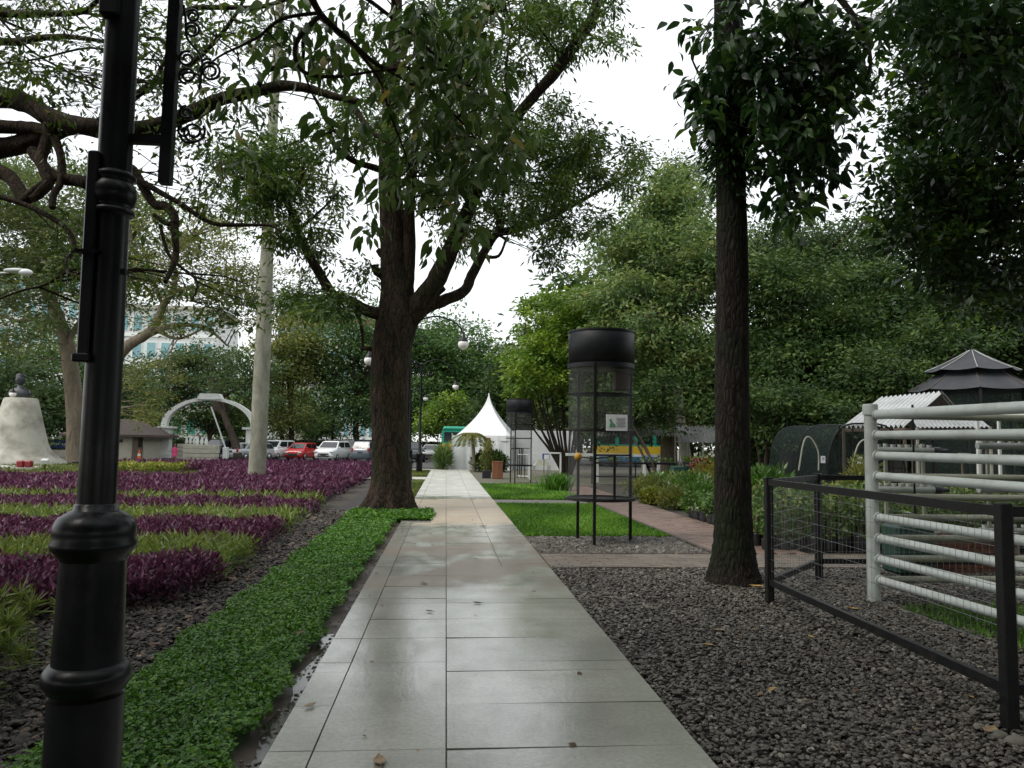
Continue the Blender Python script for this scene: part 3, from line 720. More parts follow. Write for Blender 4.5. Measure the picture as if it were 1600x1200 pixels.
def cluster(targets, skel, n_per, cr, L, droop=.3, flat=.7, wr=.34, r0=.012):
    """leaf clumps at targets, each tied to the nearest skeleton point by a thin branch"""
    sk = np.array([tuple(p) for p in skel]); tw = []; P_, D_ = [], []
    for t in targets:
        t = np.array(t); dist = np.linalg.norm(sk - t, axis=1) + .35 * np.maximum(0, sk[:, 2] - t[2]); a = sk[np.argmin(dist)]
        mid = (a + t) / 2 + rng.normal(0, .08, 3) * np.linalg.norm(t - a) + np.array([0, 0, .06 * np.linalg.norm(t - a)])
        q = [Vector(a), Vector((a * .4 + mid * .6)), Vector(mid * .5 + t * .5 + np.array([0, 0, .02])), Vector(t)]
        ln = np.linalg.norm(t - a); tw.append((q, [min(r0 + .006 * ln, .05), r0 * .8 + .003 * ln, r0 * .6, r0 * .35]))
        k = max(3, int(n_per * rng.uniform(.6, 1.4)))
        sub = [t + rng.normal(0, 1, 3) * cr * np.array([1, 1, flat]) * .75 for _ in range(4)]
        for s in sub:
            tw.append(([Vector(t * .7 + a * .3 if ln < 1 else t), Vector((t + s) / 2 + rng.normal(0, .04, 3)), Vector(s)], [r0 * .5, r0 * .35, r0 * .2]))
        c = np.array([t] + sub)[rng.integers(0, 5, k)]
        off = rng.normal(0, 1, (k, 3)) * cr * np.array([.5, .5, flat * .45])
        P_.append(c + off); dd = unit(off + rng.normal(0, .25 * cr, (k, 3))); dd[:, 2] -= droop; D_.append(dd)
    P_ = np.concatenate(P_); D_ = np.concatenate(D_)
    return P_, D_, L * rng.uniform(.6, 1.25, len(P_)), tw
def skel_of(limbs, n=4):
    out = []
    for p, r in limbs: out += smooth_path(p, r, n)[0]
    return out
def px_targets(blobs, y0, y1):
    out = []
    for (px, py, rx, ry, n) in blobs:
        for _ in range(n):
            a = random.uniform(0, 6.28); u = random.random() ** .5
            out.append(P(px + math.cos(a) * rx * u, py + math.sin(a) * ry * u, random.uniform(y0, y1)))
    return out

# ---------------------------------------------------------- main tree
Y0 = 18.7
def PL(lst, y=Y0, dy=0.0):
    n = len(lst); return [P(a, b, y + dy * i / max(1, n - 1)) for i, (a, b) in enumerate(lst)]
tr = (PL([(604, 801), (606, 788), (609, 765), (610, 720), (609, 660), (608, 600), (612, 545), (620, 500), (621, 460), (619, 410), (613, 340), (608, 260), (611, 160), (618, 50), (622, -80)]),
      [.43, .43, .43, .425, .425, .44, .46, .49, .40, .37, .30, .25, .20, .15, .10])
limbs = [
    (PL([(636, 500), (634, 455), (640, 400), (640, 330), (646, 250), (655, 160)], dy=-.6), [.2, .19, .15, .13, .11, .07]),
    (PL([(632, 510), (655, 475), (680, 440), (700, 400), (722, 350), (750, 285), (782, 215), (830, 155), (868, 112), (903, 62), (928, 22), (938, -40)], dy=-2.2), [.28, .26, .23, .2, .17, .145, .125, .12, .13, .13, .12, .11]),
    (PL([(640, 500), (665, 480), (692, 470), (725, 455), (737, 430), (756, 394), (776, 366), (800, 360), (850, 344), (900, 318), (950, 290), (1010, 258)], dy=1.4), [.22, .17, .15, .13, .125, .11, .095, .10, .08, .06, .045, .02]),
    (PL([(776, 366), (784, 320), (791, 265), (782, 200)], dy=.8), [.07, .05, .035, .02]),
    (PL([(757, 401), (779, 400), (790, 376)]), [.05, .04, .03]),
    (PL([(665, 468), (682, 460), (695, 450)]), [.1, .07, .05]), (PL([(683, 456), (686, 440), (687, 428)]), [.06, .045, .05]),
    (PL([(618, 500), (600, 492), (575, 486), (545, 470), (520, 460), (501, 430), (481, 395), (466, 360), (451, 322), (428, 292), (398, 285), (345, 268)], dy=-1.0), [.2, .17, .14, .125, .12, .11, .10, .09, .08, .07, .05, .025]),
    (PL([(451, 322), (470, 280), (480, 230)], y=18.2), [.05, .04, .02]), (PL([(466, 360), (500, 330), (530, 300)], y=18.2), [.05, .03, .015]),
    (PL([(612, 450), (600, 432), (588, 424), (586, 414)]), [.14, .12, .09, .085]), (PL([(606, 405), (596, 396), (590, 390)]), [.12, .09, .06]),
    (PL([(606, 560), (594, 553), (578, 545), (563, 546)]), [.1, .07, .055, .04]), (PL([(545, 470), (556, 488), (564, 510), (567, 543)]), [.05, .045, .04, .035]),
    (PL([(608, 270), (585, 262), (550, 250), (520, 222), (513, 190), (490, 150)], dy=-1.5), [.09, .08, .07, .06, .05, .03]),
    (PL([(610, 180), (650, 130), (700, 80), (760, 20)], dy=2), [.1, .08, .06, .03]), (PL([(612, 140), (560, 80), (500, 30)], dy=1.5), [.1, .07, .03]),
    (PL([(782, 215), (800, 180), (790, 120), (800, 40)], y=17.5), [.07, .06, .04, .02]), (PL([(850, 344), (860, 300), (890, 250)], y=19.5), [.04, .03, .015]),
    (PL([(722, 350), (735, 300), (720, 240), (725, 150)], y=18), [.09, .07, .05, .03]),
]
sk = skel_of([(tr[0][9:], tr[1][9:])] + limbs[:4] + limbs[7:10] + limbs[14:])
T = px_targets([(420, 250, 85, 55, 34), (380, 290, 55, 50, 14), (470, 320, 60, 60, 16), (500, 400, 35, 30, 5), (505, 465, 50, 35, 12), (470, 470, 35, 20, 5), (560, 430, 20, 20, 2), (430, 340, 40, 45, 8)], 16.8, 20.2)
T += px_targets([(850, 250, 90, 60, 36), (930, 260, 75, 45, 20), (800, 320, 70, 35, 16), (900, 340, 60, 35, 12), (860, 385, 40, 30, 6), (990, 265, 25, 35, 5), (720, 330, 60, 60, 14)], 17, 21.5)
T += px_targets([(770, 60, 110, 80, 44), (850, 60, 60, 70, 18), (930, 40, 35, 60, 9), (650, 150, 90, 150, 34), (740, 210, 70, 70, 20), (830, 190, 40, 50, 9), (870, 180, 25, 30, 4), (560, 180, 70, 60, 14)], 15.5, 21)
T += px_targets([(700, -120, 260, 110, 40)], 15, 22)
lp, ld, lL, tw = cluster(T, sk, 150, .27, .17, .5, .8)
main_tree = tree_obj('large tree at the path edge with a thick rough forked trunk and stubs', G(604, 800), [tr], limbs, tw, M['bark_main'],
    [('crown', lp, ld, lL, lL * .30, M['lf_main'], dict(kind='stuff'))], seg=56, tn=10, jit=.025, name='park_tree')
def flare(tree, trunk, lobes, top, amount):
    """buttressed foot: push the lowest rings of the trunk out in lobes"""
    me = [o for o in bpy.data.objects if o.parent == tree and o.name.startswith('trunk')][0].data
    ax = [Vector(p) - tree.location for p in smooth_path(*trunk, 4)[0]]
    for v in me.vertices:
        z = v.co.z
        if z < top:
            k = min(range(len(ax)), key=lambda q: abs(ax[q].z - z)); c_ = ax[k]; dx, dy = v.co.x - c_.x, v.co.y - c_.y; a_ = math.atan2(dy, dx); f = max(0, (top - max(z, 0)) / top) ** 2.6
            s = 1 + amount * .35 * f
            for (la, ls) in lobes: dd_ = (a_ - la + math.pi) % (2 * math.pi) - math.pi; s += amount * ls * 3.2 * f * math.exp(-(dd_ / .24) ** 2)
            v.co.x = c_.x + dx * s; v.co.y = c_.y + dy * s
flare(main_tree, tr, [(.2, .16), (1.1, .20), (1.9, .12), (2.7, .2), (3.6, .14), (4.3, .19), (5.0, .13), (5.7, .17)], 1.15, .85)

# ---------------------------------------------------------- right dark trunk with broad leaves
tr = ([P(1146, 908, 9.25), P(1146, 880, 9.25), P(1146, 840, 9.25), P(1145, 760, 9.25), P(1144, 600, 9.25), P(1144, 400, 9.25), P(1140, 200, 9.2), P(1137, 40, 9.2), P(1133, -150, 9.2), P(1130, -400, 9.1)],
      [.35, .275, .235, .215, .20, .19, .175, .165, .155, .12])
limbs = [([P(1140, 120, 9.2), P(1190, 40, 8.9), P(1250, 10, 8.6), P(1300, -40, 8.4)], [.05, .04, .03, .02]),
         ([P(1138, -60, 9.2), P(1230, -80, 8.8), P(1330, 20, 8.4), P(1360, 90, 8.2), P(1345, 140, 8.2)], [.06, .05, .035, .02, .01]),
         ([P(1330, 20, 8.4), P(1310, 80, 8.2), P(1290, 180, 8.2), P(1260, 280, 8.3)], [.02, .018, .013, .008]),
         ([P(1250, 10, 8.6), P(1240, 100, 8.4), P(1225, 200, 8.4), P(1235, 300, 8.4)], [.022, .02, .014, .008]),
         ([P(1140, 190, 9.2), P(1100, 130, 9), P(1080, 90, 8.9)], [.03, .018, .01]),
         ([P(1136, -120, 9.2), P(1000, -260, 8.5), P(850, -330, 7.6)], [.09, .06, .04]), ([P(1136, -160, 9.2), P(1260, -300, 8.4), P(1500, -420, 7)], [.09, .06, .04]),
         ([P(1136, -200, 9.2), P(1150, -420, 10.5), P(1200, -560, 12)], [.09, .06, .04])]
sk = skel_of(limbs, 4) + [P(1140, y_, 9.1) for y_ in (60, 150, 240)]
T = px_targets([(1130, 105, 50, 65, 13), (1100, 65, 35, 50, 4), (1125, 190, 30, 45, 6), (1190, 130, 50, 80, 17), (1320, 70, 60, 60, 9), (1238, 315, 25, 30, 4), (1290, 210, 30, 60, 5), (1260, 150, 65, 105, 42), (1240, 250, 50, 75, 27), (1230, 70, 70, 60, 15), (1320, 100, 40, 60, 12), (1290, 60, 60, 50, 10), (1200, 30, 80, 40, 11)], 7.9, 9.3)
lp, ld, lL, tw = cluster(T, sk, 20, .13, .185, .75, .8, r0=.005)
lone = [P(a, b_, 8.2) for a, b_ in ((1323, 170), (1345, 172), (1362, 180), (1296, 225), (1335, 215), (1350, 222), (1310, 235), (1335, 232), (1357, 225), (1347, 235), (1240, 325), (1218, 340), (1225, 330), (1380, 125), (1376, 105), (1370, 120), (1360, 255), (1365, 270), (1355, 290), (1335, 305), (1325, 315), (1345, 300), (1060, 80), (1050, 95), (1092, 112))]
lp = np.concatenate([lp, np.array([tuple(q) for q in lone])]); n = len(lp); ld = np.concatenate([ld, np.array([[random.gauss(0, .6), random.gauss(0, .4), -.8] for _ in lone])]); lL = np.concatenate([lL, np.full(len(lone), .16)])
idx = rng.permutation(n); near_i, rest_i = idx[:300], idx[300:]
cp, cd, cL, tw2 = cluster([Vector((random.uniform(.5, 8.5), random.uniform(1.5, 9.0), random.uniform(7.8, 10.5))) for _ in range(150)], skel_of(limbs[5:], 4), 60, .5, .2, .4)
rt = tree_obj('slender dark trunk rising from the gravel with broad hanging leaves', G(1146, 908), [tr], limbs, tw + tw2, M['bark_dark'],
    [('leaves', lp[rest_i], ld[rest_i], lL[rest_i], lL[rest_i] * .42, M['lf_right'], dict(big=True, kind='stuff')),
     ('crown', cp, cd, cL, cL * .4, M['lf_right'], dict(kind='stuff'))], seg=24, jit=.03, name='park_tree')
def single_leaves(parent, pos, d, L, m, wr=.42, tints=None):
    """each leaf an object of its own; five shared blades"""
    d = unit(d); base = parent.location; ms = []
    for k in range(8):
        V, F, T_ = leaf_geo(np.zeros((1, 3)), np.array([[0, 1., 0]]), 1.0, wr * random.uniform(.85, 1.15), np.array([[.1, .3, .45, .6, .75, .5, .88, .97][k]]).ravel(), .14, True, np.array([[.1 * k, 0, 1.]]))
        me = npmesh('leaf', V, F, T_); me.materials.append(m); ms.append(me)
    pr = [6, 6, 6, 6, 5, 6, .8, .2]
    for p, dd, l in zip(pos, d, L):
        o = bpy.data.objects.new('leaf', random.choices(ms, pr)[0]); C.objects.link(o); o.parent = parent
        o.rotation_mode = 'QUATERNION'; q = Vector(dd).to_track_quat('Y', 'Z'); o.rotation_quaternion = q @ Quaternion((0, 1, 0), random.uniform(-1.3, 1.3))
        o.location = Vector(p) - base; o.scale = (l, l, l)
single_leaves(rt, lp[near_i], ld[near_i], lL[near_i], M['lf_right'])
# shaggy epiphytes round the trunk
n = 2600; a = rng.random(n) * 6.28; zz = 1.55 + (700 - rng.normal(165, 55, n)) * 9.2 / 1230; rr = .17 + np.abs(rng.normal(0, .09, n))
pp = np.stack([P(1139, 150, 9.2).x + np.cos(a) * rr, 9.2 + np.sin(a) * rr, zz], 1); dd = np.stack([np.cos(a) * .6, np.sin(a) * .6, -rng.random(n) - .2], 1)
leaf_obj('climber', pp, dd, .11 * rng.uniform(.6, 1.4, n), .035, M['lf_right'], rt, off=rt.location, kind='stuff')

# ---------------------------------------------------------- near shade tree whose limbs reach in over the flower beds
def LY(lst, ya, yb): return [P(a, b_, ya + (yb - ya) * i / (len(lst) - 1)) for i, (a, b_) in enumerate(lst)]
limbs = [
    (LY([(-90, 150), (0, 152), (45, 163), (75, 182), (115, 195), (160, 198), (230, 200), (300, 176), (345, 155), (400, 143), (440, 134), (480, 138), (520, 150), (560, 158)], 9.5, 7.5), [.14, .12, .11, .105, .10, .09, .085, .08, .07, .06, .055, .045, .035, .03]),
    (LY([(545, 155), (562, 180), (580, 205), (610, 225)], 7.6, 7.2), [.03, .03, .025, .015]),
    (LY([(-90, 250), (0, 232), (45, 222), (80, 208), (120, 200), (165, 215)], 9.6, 8.8), [.13, .12, .11, .10, .07, .03]),
    (LY([(-90, 190), (0, 198), (50, 200), (80, 206)], 9.4, 9), [.1, .08, .07, .06]),
    (LY([(78, 195), (72, 225), (64, 250), (70, 268), (76, 285), (66, 298), (50, 312)], 9, 8.6), [.07, .065, .06, .06, .06, .055, .04]),
    (LY([(85, 215), (95, 245), (97, 270), (94, 288), (84, 305), (82, 325)], 8.9, 8.5), [.05, .045, .045, .04, .04, .035]),
    (LY([(-90, 245), (0, 268), (25, 288), (38, 312), (52, 300), (75, 282)], 9.4, 8.8), [.09, .08, .075, .07, .05, .04]),
    (LY([(50, 235), (70, 262), (92, 278), (120, 282), (140, 284), (165, 268), (200, 262), (218, 282), (240, 318), (258, 322), (272, 338), (273, 360), (275, 400), (266, 425), (258, 440)], 9, 7.6), [.06, .06, .06, .065, .07, .065, .055, .05, .045, .045, .045, .04, .03, .025, .02]),
    (LY([(-50, 305), (0, 308), (45, 322), (80, 340), (105, 358), (116, 385), (104, 410), (104, 424), (135, 438), (165, 430), (210, 420)], 9, 8), [.03, .03, .03, .03, .028, .025, .022, .02, .018, .015, .01]),
    (LY([(104, 424), (70, 445), (30, 455), (-20, 475)], 8.5, 8.8), [.018, .014, .012, .01]),
    (LY([(218, 282), (250, 300), (285, 320), (330, 348), (375, 352), (420, 352), (440, 362)], 8.2, 7.5), [.035, .03, .028, .022, .02, .015, .01]),
    (LY([(240, 335), (262, 350), (275, 345)], 8, 7.9), [.02, .025, .03]),
    (LY([(250, 352), (262, 395), (280, 415), (308, 440), (300, 470)], 8, 7.7), [.02, .018, .015, .012, .006]),
    (LY([(-60, 62), (20, 66), (60, 60), (110, 58), (180, 68)], 9, 8.4), [.05, .045, .04, .03, .015]),
    (LY([(-60, 15), (20, 22), (60, 22), (130, 18), (160, -10)], 9, 8.4), [.05, .045, .04, .03, .02]),
    (LY([(160, 190), (200, 160), (240, 130), (262, 125), (300, 100), (340, 60), (370, 20), (390, -20)], 8.8, 8), [.05, .045, .04, .035, .03, .025, .02, .015]),
    (LY([(270, 30), (300, 14), (340, 12), (400, 12), (440, 2), (480, -10)], 8, 7.6), [.03, .03, .028, .025, .02, .015]),
    (LY([(400, 143), (420, 110), (470, 95), (475, 60), (500, 25)], 7.9, 7.4), [.03, .025, .02, .02, .015]),
    (LY([(0, 100), (60, 92), (140, 75), (200, 90), (260, 95)], 9, 8), [.012] * 5), (LY([(0, 30), (50, 80), (120, 120), (160, 140)], 9, 8.5), [.015, .012, .01, .008]),
    (LY([(300, 25), (340, 60), (370, 85), (375, 110)], 8, 7.8), [.012, .01, .008, .006]), (LY([(230, 60), (250, 62), (262, 80), (240, 130)], 8, 7.8), [.02, .018, .02, .02]),
    (LY([(-90, -60), (80, -120), (300, -200), (520, -260)], 9.5, 6.5), [.12, .1, .08, .05]), (LY([(-90, -60), (0, -300), (60, -500)], 8, 5.0), [.12, .09, .05]), (LY([(-90, -100), (100, -260), (300, -420)], 8, 4.2), [.1, .08, .05]),
]
bx, by = -7.6, 9.8
tr = ([Vector((bx, by, -.1)), Vector((bx + .05, by, 1)), Vector((bx + .1, by - .1, 2.6)), P(-130, 240, 9.6), P(-95, 150, 9.55), P(-90, -60, 9.5)], [.5, .38, .33, .28, .24, .16])
sk = skel_of(limbs, 4)
T = px_targets([(90, 60, 120, 70, 40), (60, 130, 90, 40, 15), (250, 60, 70, 70, 20), (230, 140, 40, 40, 8), (330, 60, 80, 60, 22), (360, 180, 60, 40, 13), (300, 250, 50, 60, 10), (200, 160, 90, 40, 10), (110, 230, 60, 30, 5), (350, 300, 60, 60, 10), (150, 20, 140, 40, 20), (280, 330, 60, 30, 6), (420, 60, 60, 60, 12), (300, 470, 60, 40, 9), (395, 470, 60, 30, 8), (90, 380, 50, 70, 6), (230, 420, 40, 40, 7)], 7.2, 10.5)
lp, ld, lL, tw = cluster(T, sk, 32, .15, .095, .45, .8, r0=.004)
cp, cd, cL, tw2 = cluster([Vector((random.uniform(-11, .5), random.uniform(-1, 6.4), random.uniform(5.6, 8.2))) for _ in range(230)], skel_of(limbs[-3:], 4), 60, .45, .14, .35)
vis = [not ((c.z if hasattr(c, 'z') else c[2]) < 0) for c in cp]
shade = tree_obj('near shade tree reaching crooked dark limbs over the purple beds', (bx, by, 0), [tr], limbs, tw + tw2, M['bark_limb'],
    [('leaves', lp, ld, lL, lL * .34, M['lf_main'], dict(kind='stuff')), ('crown', cp, cd, cL, cL * .36, M['lf_main'], dict(kind='stuff'))], seg=18, name='shade_tree')

# ---------------------------------------------------------- drooping branch of large pointed leaves
limbs = [
    (LY([(250, -420), (340, -250), (420, -120), (470, -40), (500, 20), (545, 62), (600, 106), (660, 106), (720, 112)], 4.6, 5.4), [.06, .05, .04, .03, .022, .018, .014, .01, .006]),
    (LY([(500, 25), (475, 48), (460, 80), (474, 112), (520, 120), (580, 112), (640, 104)], 5.1, 5.2), [.016, .016, .015, .014, .012, .009, .006]),
    (LY([(470, -40), (560, -10), (650, 60), (750, 150), (800, 200)], 5, 5.8), [.02, .015, .012, .008, .004]),
    (LY([(545, 62), (590, 120), (610, 180), (640, 260), (650, 330)], 5.2, 5.4), [.012, .01, .008, .006, .004]),
    (LY([(600, 106), (700, 170), (760, 240), (790, 300)], 5.3, 5.7), [.01, .008, .006, .004]),
    (LY([(474, 112), (500, 170), (560, 260), (575, 330)], 5.1, 5.3), [.008, .006, .005, .003]),
    (LY([(500, 20), (440, 30), (400, 60), (340, 90), (310, 120)], 5.1, 5.3), [.014, .012, .01, .007, .004])]
sk = skel_of(limbs, 5)
T = px_targets([(500, 60, 70, 55, 15), (600, 60, 90, 60, 24), (700, 130, 90, 80, 40), (640, 190, 90, 80, 30), (770, 200, 55, 80, 22), (710, 270, 60, 50, 16), (620, 260, 50, 50, 9), (575, 345, 15, 20, 3), (665, 315, 35, 25, 3), (740, 40, 90, 40, 14), (450, 50, 50, 50, 8), (350, 130, 50, 35, 5), (800, 260, 25, 40, 6), (720, 365, 25, 20, 2), (690, 400, 10, 12, 1), (500, 215, 25, 25, 2), (370, 255, 20, 20, 2)], 4.9, 6.0)
lp, ld, lL, tw = cluster(T, sk, 9, .085, .128, 1.1, .8, r0=.0025)
n = len(lp); idx = rng.permutation(n); a_, c_ = idx[:300], idx[300:]
hb = empty('leafy_branch', P(250, -420, 4.6), 0, 'drooping branch of large pointed leaves hanging above the path', 'branch')
hb.location = P(250, -420, 4.6)
b = MB()
for p, r in limbs:
    q, rr = smooth_path([x - hb.location for x in p], r, 6); b.tube(q, rr, 7)
b.build('stem', M['bark_limb'], hb)
b = MB()
for p, r in tw: b.tube([Vector(x) - hb.location for x in p], r, 4, caps=False)
b.build('twigs', M['bark_limb'], hb)
leaf_obj('leaves', lp[c_], ld[c_], lL[c_], lL[c_] * .36, M['lf_big'], hb, big=True, off=hb.location, kind='stuff')
single_leaves(hb, lp[a_], ld[a_], lL[a_], M['lf_big'], .36)

# ---------------------------------------------------------- dense oval leaved tree at the frame edge
limbs = [([Vector((8.9, 9, 1.5)), P(1700, 300, 9.5), P(1620, 200, 9.8), P(1500, 150, 10), P(1420, 120, 10.2)], [.16, .13, .1, .06, .03]),
         ([P(1700, 300, 9.5), P(1600, 330, 9.8), P(1500, 350, 10), P(1420, 380, 10.3)], [.1, .07, .05, .02]),
         ([P(1700, 300, 9.5), P(1650, 60, 9), P(1560, -60, 8.5), P(1450, -120, 8)], [.12, .09, .06, .03]),
         ([P(1560, -60, 8.5), P(1480, 0, 8), P(1410, 30, 7.8), P(1385, 60, 7.6), P(1340, 130, 7.5)], [.03, .02, .012, .008, .003]),
         ([P(1560, -60, 8.0), P(1540, 20, 7), P(1520, 90, 6.6)], [.02, .012, .005]), ([P(1650, 60, 8.6), P(1600, 90, 7.2), P(1570, 170, 6.6)], [.03, .014, .005]), ([P(1560, -60, 8.2), P(1490, -20, 7.2), P(1450, 10, 6.8)], [.02, .01, .004]),
         ([P(1410, 30, 7.8), P(1450, 100, 7.6), P(1380, 150, 7.6), P(1290, 165, 7.5)], [.01, .006, .004, .002])]
sk = skel_of(limbs, 5)
T = px_targets([(1540, 220, 130, 110, 120), (1500, 330, 110, 90, 85), (1440, 290, 60, 80, 26), (1570, 420, 90, 80, 48), (1480, 420, 60, 40, 16), (1430, 200, 30, 40, 6), (1600, 120, 110, 120, 80), (1470, 90, 60, 60, 18)], 9.3, 12)
lp, ld, lL, tw = cluster(T, sk, 70, .24, .13, .1, .8, r0=.006)
T = px_targets([(1560, 60, 110, 90, 62), (1480, 20, 80, 45, 26), (1570, 170, 70, 60, 24), (1440, 20, 50, 30, 10), (1520, 110, 50, 50, 12)], 5.8, 7.4)
l2, d2, L2, tw2 = cluster(T, sk, 28, .16, .13, .6, .8, r0=.005)
T = [Vector((random.uniform(6, 14), random.uniform(4, 13), random.uniform(6, 9.5))) for _ in range(120)]
l3, d3, L3, tw3 = cluster(T, sk, 60, .5, .18, .2, .8, r0=.006)
tree_obj('dense dark tree with small glossy oval leaves beside the pipe pen', (8.9, 9, 0), [([Vector((8.9, 9, -.1)), Vector((8.9, 9, 2)), Vector((8.7, 9.2, 4))], [.3, .22, .18])], limbs, tw + tw2 + tw3, M['bark_dark'],
    [('crown', np.concatenate([lp, l3]), np.concatenate([ld, d3]), np.concatenate([lL, L3]), np.concatenate([lL, L3]) * .5, M['lf_oval'], dict(kind='stuff')), ('leaves', l2, d2, L2, L2 * .38, M['lf_right'], dict(kind='stuff'))], name='shade_tree')

# ---------------------------------------------------------- generic park trees
def gtree(label, base, crowns, nclump, nleaf, lsz, lm, bark, r=.3, cr=.9, flat=.6, droop=.2, group=None, fork=.35, nl=9, name='tree', wr=.45, stems=1, lean=(0, 0), shell=.33, twigs=True):
    base = Vector((base[0], base[1], 0)); fine = base[1] < 62; nleaf = int(nleaf * (1.55 if fine else 1.2)); lsz *= (.98 if fine else 1.22); cr *= .88; vol = np.array([c[3] * c[4] * c[5] for c in crowns]); vol = vol / vol.sum()
    T = []
    for c, v in zip(crowns, vol):
        k = max(3, int(nclump * v)); cc = np.array(c[:3]); q_ = blob_pts(c[:3], c[3:], k, shell); T += [Vector(p) for p in cc + (q_ - cc) * rng.choice([.72, .9, 1.0, 1.12, 1.28], (k, 1))]
    cx = sum(c[0] * v for c, v in zip(crowns, vol)); cyy = sum(c[1] * v for c, v in zip(crowns, vol)); zt = max(c[2] + c[5] for c in crowns); zb = min(c[2] - c[5] for c in crowns)
    trunks = []; limbs = []
    top = Vector((cx, cyy, zb + (zt - zb) * .75)); fk = base.lerp(top, 0); fk = Vector((base.x + (cx - base.x) * .45 + lean[0], base.y + (cyy - base.y) * .45, max(zb * .95, (zt) * fork)))
    if stems == 1:
        mid = base.lerp(fk, .5) + Vector((random.gauss(0, r * .6), random.gauss(0, r * .6), 0))
        trunks.append(([base + Vector((0, 0, -.1)), base + Vector((0, 0, .35)), mid, fk, fk.lerp(top, .5) + Vector((random.gauss(0, r), random.gauss(0, r), 0)), top], [r * 1.35, r * 1.05, r * .88, r * .75, r * .45, r * .12]))
        src = [fk, fk.lerp(top, .3), fk.lerp(top, .6)]
    else:
        src = []
        for s in range(stems):
            a = s / stems * 6.28 + random.random(); rr = random.uniform(.35, .95); e = Vector((cx + math.cos(a) * crowns[0][3] * rr, cyy + math.sin(a) * crowns[0][4] * rr, random.uniform(zb, (zb + zt) / 2)))
            b0 = base + Vector((math.cos(a), math.sin(a), 0)) * r * 1.4
            trunks.append(([b0 + Vector((0, 0, -.1)), b0.lerp(e, .4) + Vector((0, 0, .3)), e], [r * random.uniform(.5, .9), r * .5, r * .25])); src.append(e)
    ends = random.sample(T, min(nl, len(T)))
    for e in ends:
        s0 = min(src, key=lambda q: (q - e).length) if stems > 1 else random.choice(src)
        m1 = s0.lerp(e, .35) + Vector((random.gauss(0, .3), random.gauss(0, .3), random.uniform(-.1, .5))) * r * 2; m2 = s0.lerp(e, .7) + Vector((random.gauss(0, .3), random.gauss(0, .3), random.uniform(0, .6))) * r * 2
        limbs.append(([s0, m1, m2, e], [r * .5, r * .34, r * .2, r * .06]))
    sk = skel_of(limbs, 4)
    lp, ld, lL, tw = cluster(T, sk, nleaf, cr, lsz, droop, flat, r0=.012 * max(1, r * 3))
    if not twigs: tw = tw[::5]
    return tree_obj(label, base, trunks, limbs, tw, bark, [('crown', lp, ld, lL, lL * wr, lm, dict(kind='stuff'))], group=group, seg=12, tn=5, limb_bark=bark, name=name)
def CX(px, py, Y, rx, ry, rd=None):
    """ellipsoid of a crown: photo centre and half sizes in pixels at distance Y"""
    p = P(px, py, Y); k = Y / FPX; return (p.x, p.y, p.z, rx * k, rd or rx * k * .9, ry * k)
# left: rain trees
def custom(label, Y, trunk, tr_r, limbs, blobs, depth, npl, cr, L, lm, bark, name='tree'):
    sp = lambda l: [P(a, b_, Y) for a, b_ in l]
    t = (sp(trunk), tr_r); lb_ = [(sp(l), [r0 * (1 - .75 * i / (len(l) - 1)) for i in range(len(l))]) for l, r0 in limbs]
    T = px_targets(blobs, Y - depth, Y + depth); lp, ld, lL, tw = cluster(T, skel_of([(t[0][2:], t[1][2:])] + lb_, 4), npl, cr, L, .15, .4, r0=.03)
    b0 = Vector(t[0][0]); b0.z = -.1
    return tree_obj(label, (b0.x, Y, 0), [t], lb_, tw, bark, [('crown', lp, ld, lL, lL * .45, lm, dict(kind='stuff'))], seg=14, tn=5, limb_bark=bark, name=name)
custom('spreading rain tree behind the bell shaped monument', 56, [(122, 722), (120, 700), (118, 650), (112, 590), (105, 540), (92, 500), (78, 465), (62, 430), (55, 395)], [.85, .66, .56, .52, .48, .42, .36, .28, .18],
    [([(105, 535), (122, 508), (140, 485), (143, 465), (128, 440), (150, 400)], .24), ([(92, 500), (60, 498), (20, 500), (-40, 470)], .2), ([(78, 465), (95, 430), (110, 400), (170, 350)], .25), ([(62, 430), (30, 400), (-20, 380), (-80, 330)], .25), ([(55, 395), (80, 340), (120, 290)], .2), ([(60, 430), (20, 440), (-60, 430)], .15), ([(140, 485), (165, 480), (200, 450)], .12), ([(55, 400), (40, 340), (20, 290)], .15)],
    [(60, 300, 150, 60, 90), (-20, 360, 110, 60, 60), (120, 380, 95, 55, 60), (40, 430, 120, 40, 50), (200, 350, 60, 60, 30), (10, 500, 80, 45, 34), (170, 460, 50, 40, 18)], 6.5, 130, 1.0, .32, M['lf_rain'], M['bark_far'])
custom('tall olive tree whose limbs spread above the white arch', 47, [(168, 718), (167, 690), (168, 640), (172, 590), (184, 558), (205, 536)], [.55, .48, .42, .38, .34, .3],
    [([(205, 536), (232, 520), (246, 500), (255, 478), (268, 458), (275, 430), (270, 400), (300, 370)], .30), ([(232, 522), (265, 510), (300, 508), (330, 518), (355, 540)], .2), ([(246, 512), (262, 525), (285, 528), (320, 512), (345, 500)], .12), ([(268, 458), (300, 450), (340, 470), (390, 478)], .15), ([(255, 478), (240, 440), (230, 400)], .12), ([(184, 558), (170, 500), (175, 430), (200, 380)], .2)],
    [(300, 420, 90, 55, 64), (380, 460, 60, 50, 36), (230, 450, 45, 60, 24), (290, 500, 80, 22, 16), (340, 380, 70, 45, 28), (240, 600, 40, 45, 14), (225, 660, 25, 20, 4), (440, 450, 40, 40, 12), (190, 330, 50, 50, 12), (260, 350, 60, 40, 16)], 4, 80, .62, .22, M['lf_olive'], M['bark_far'])
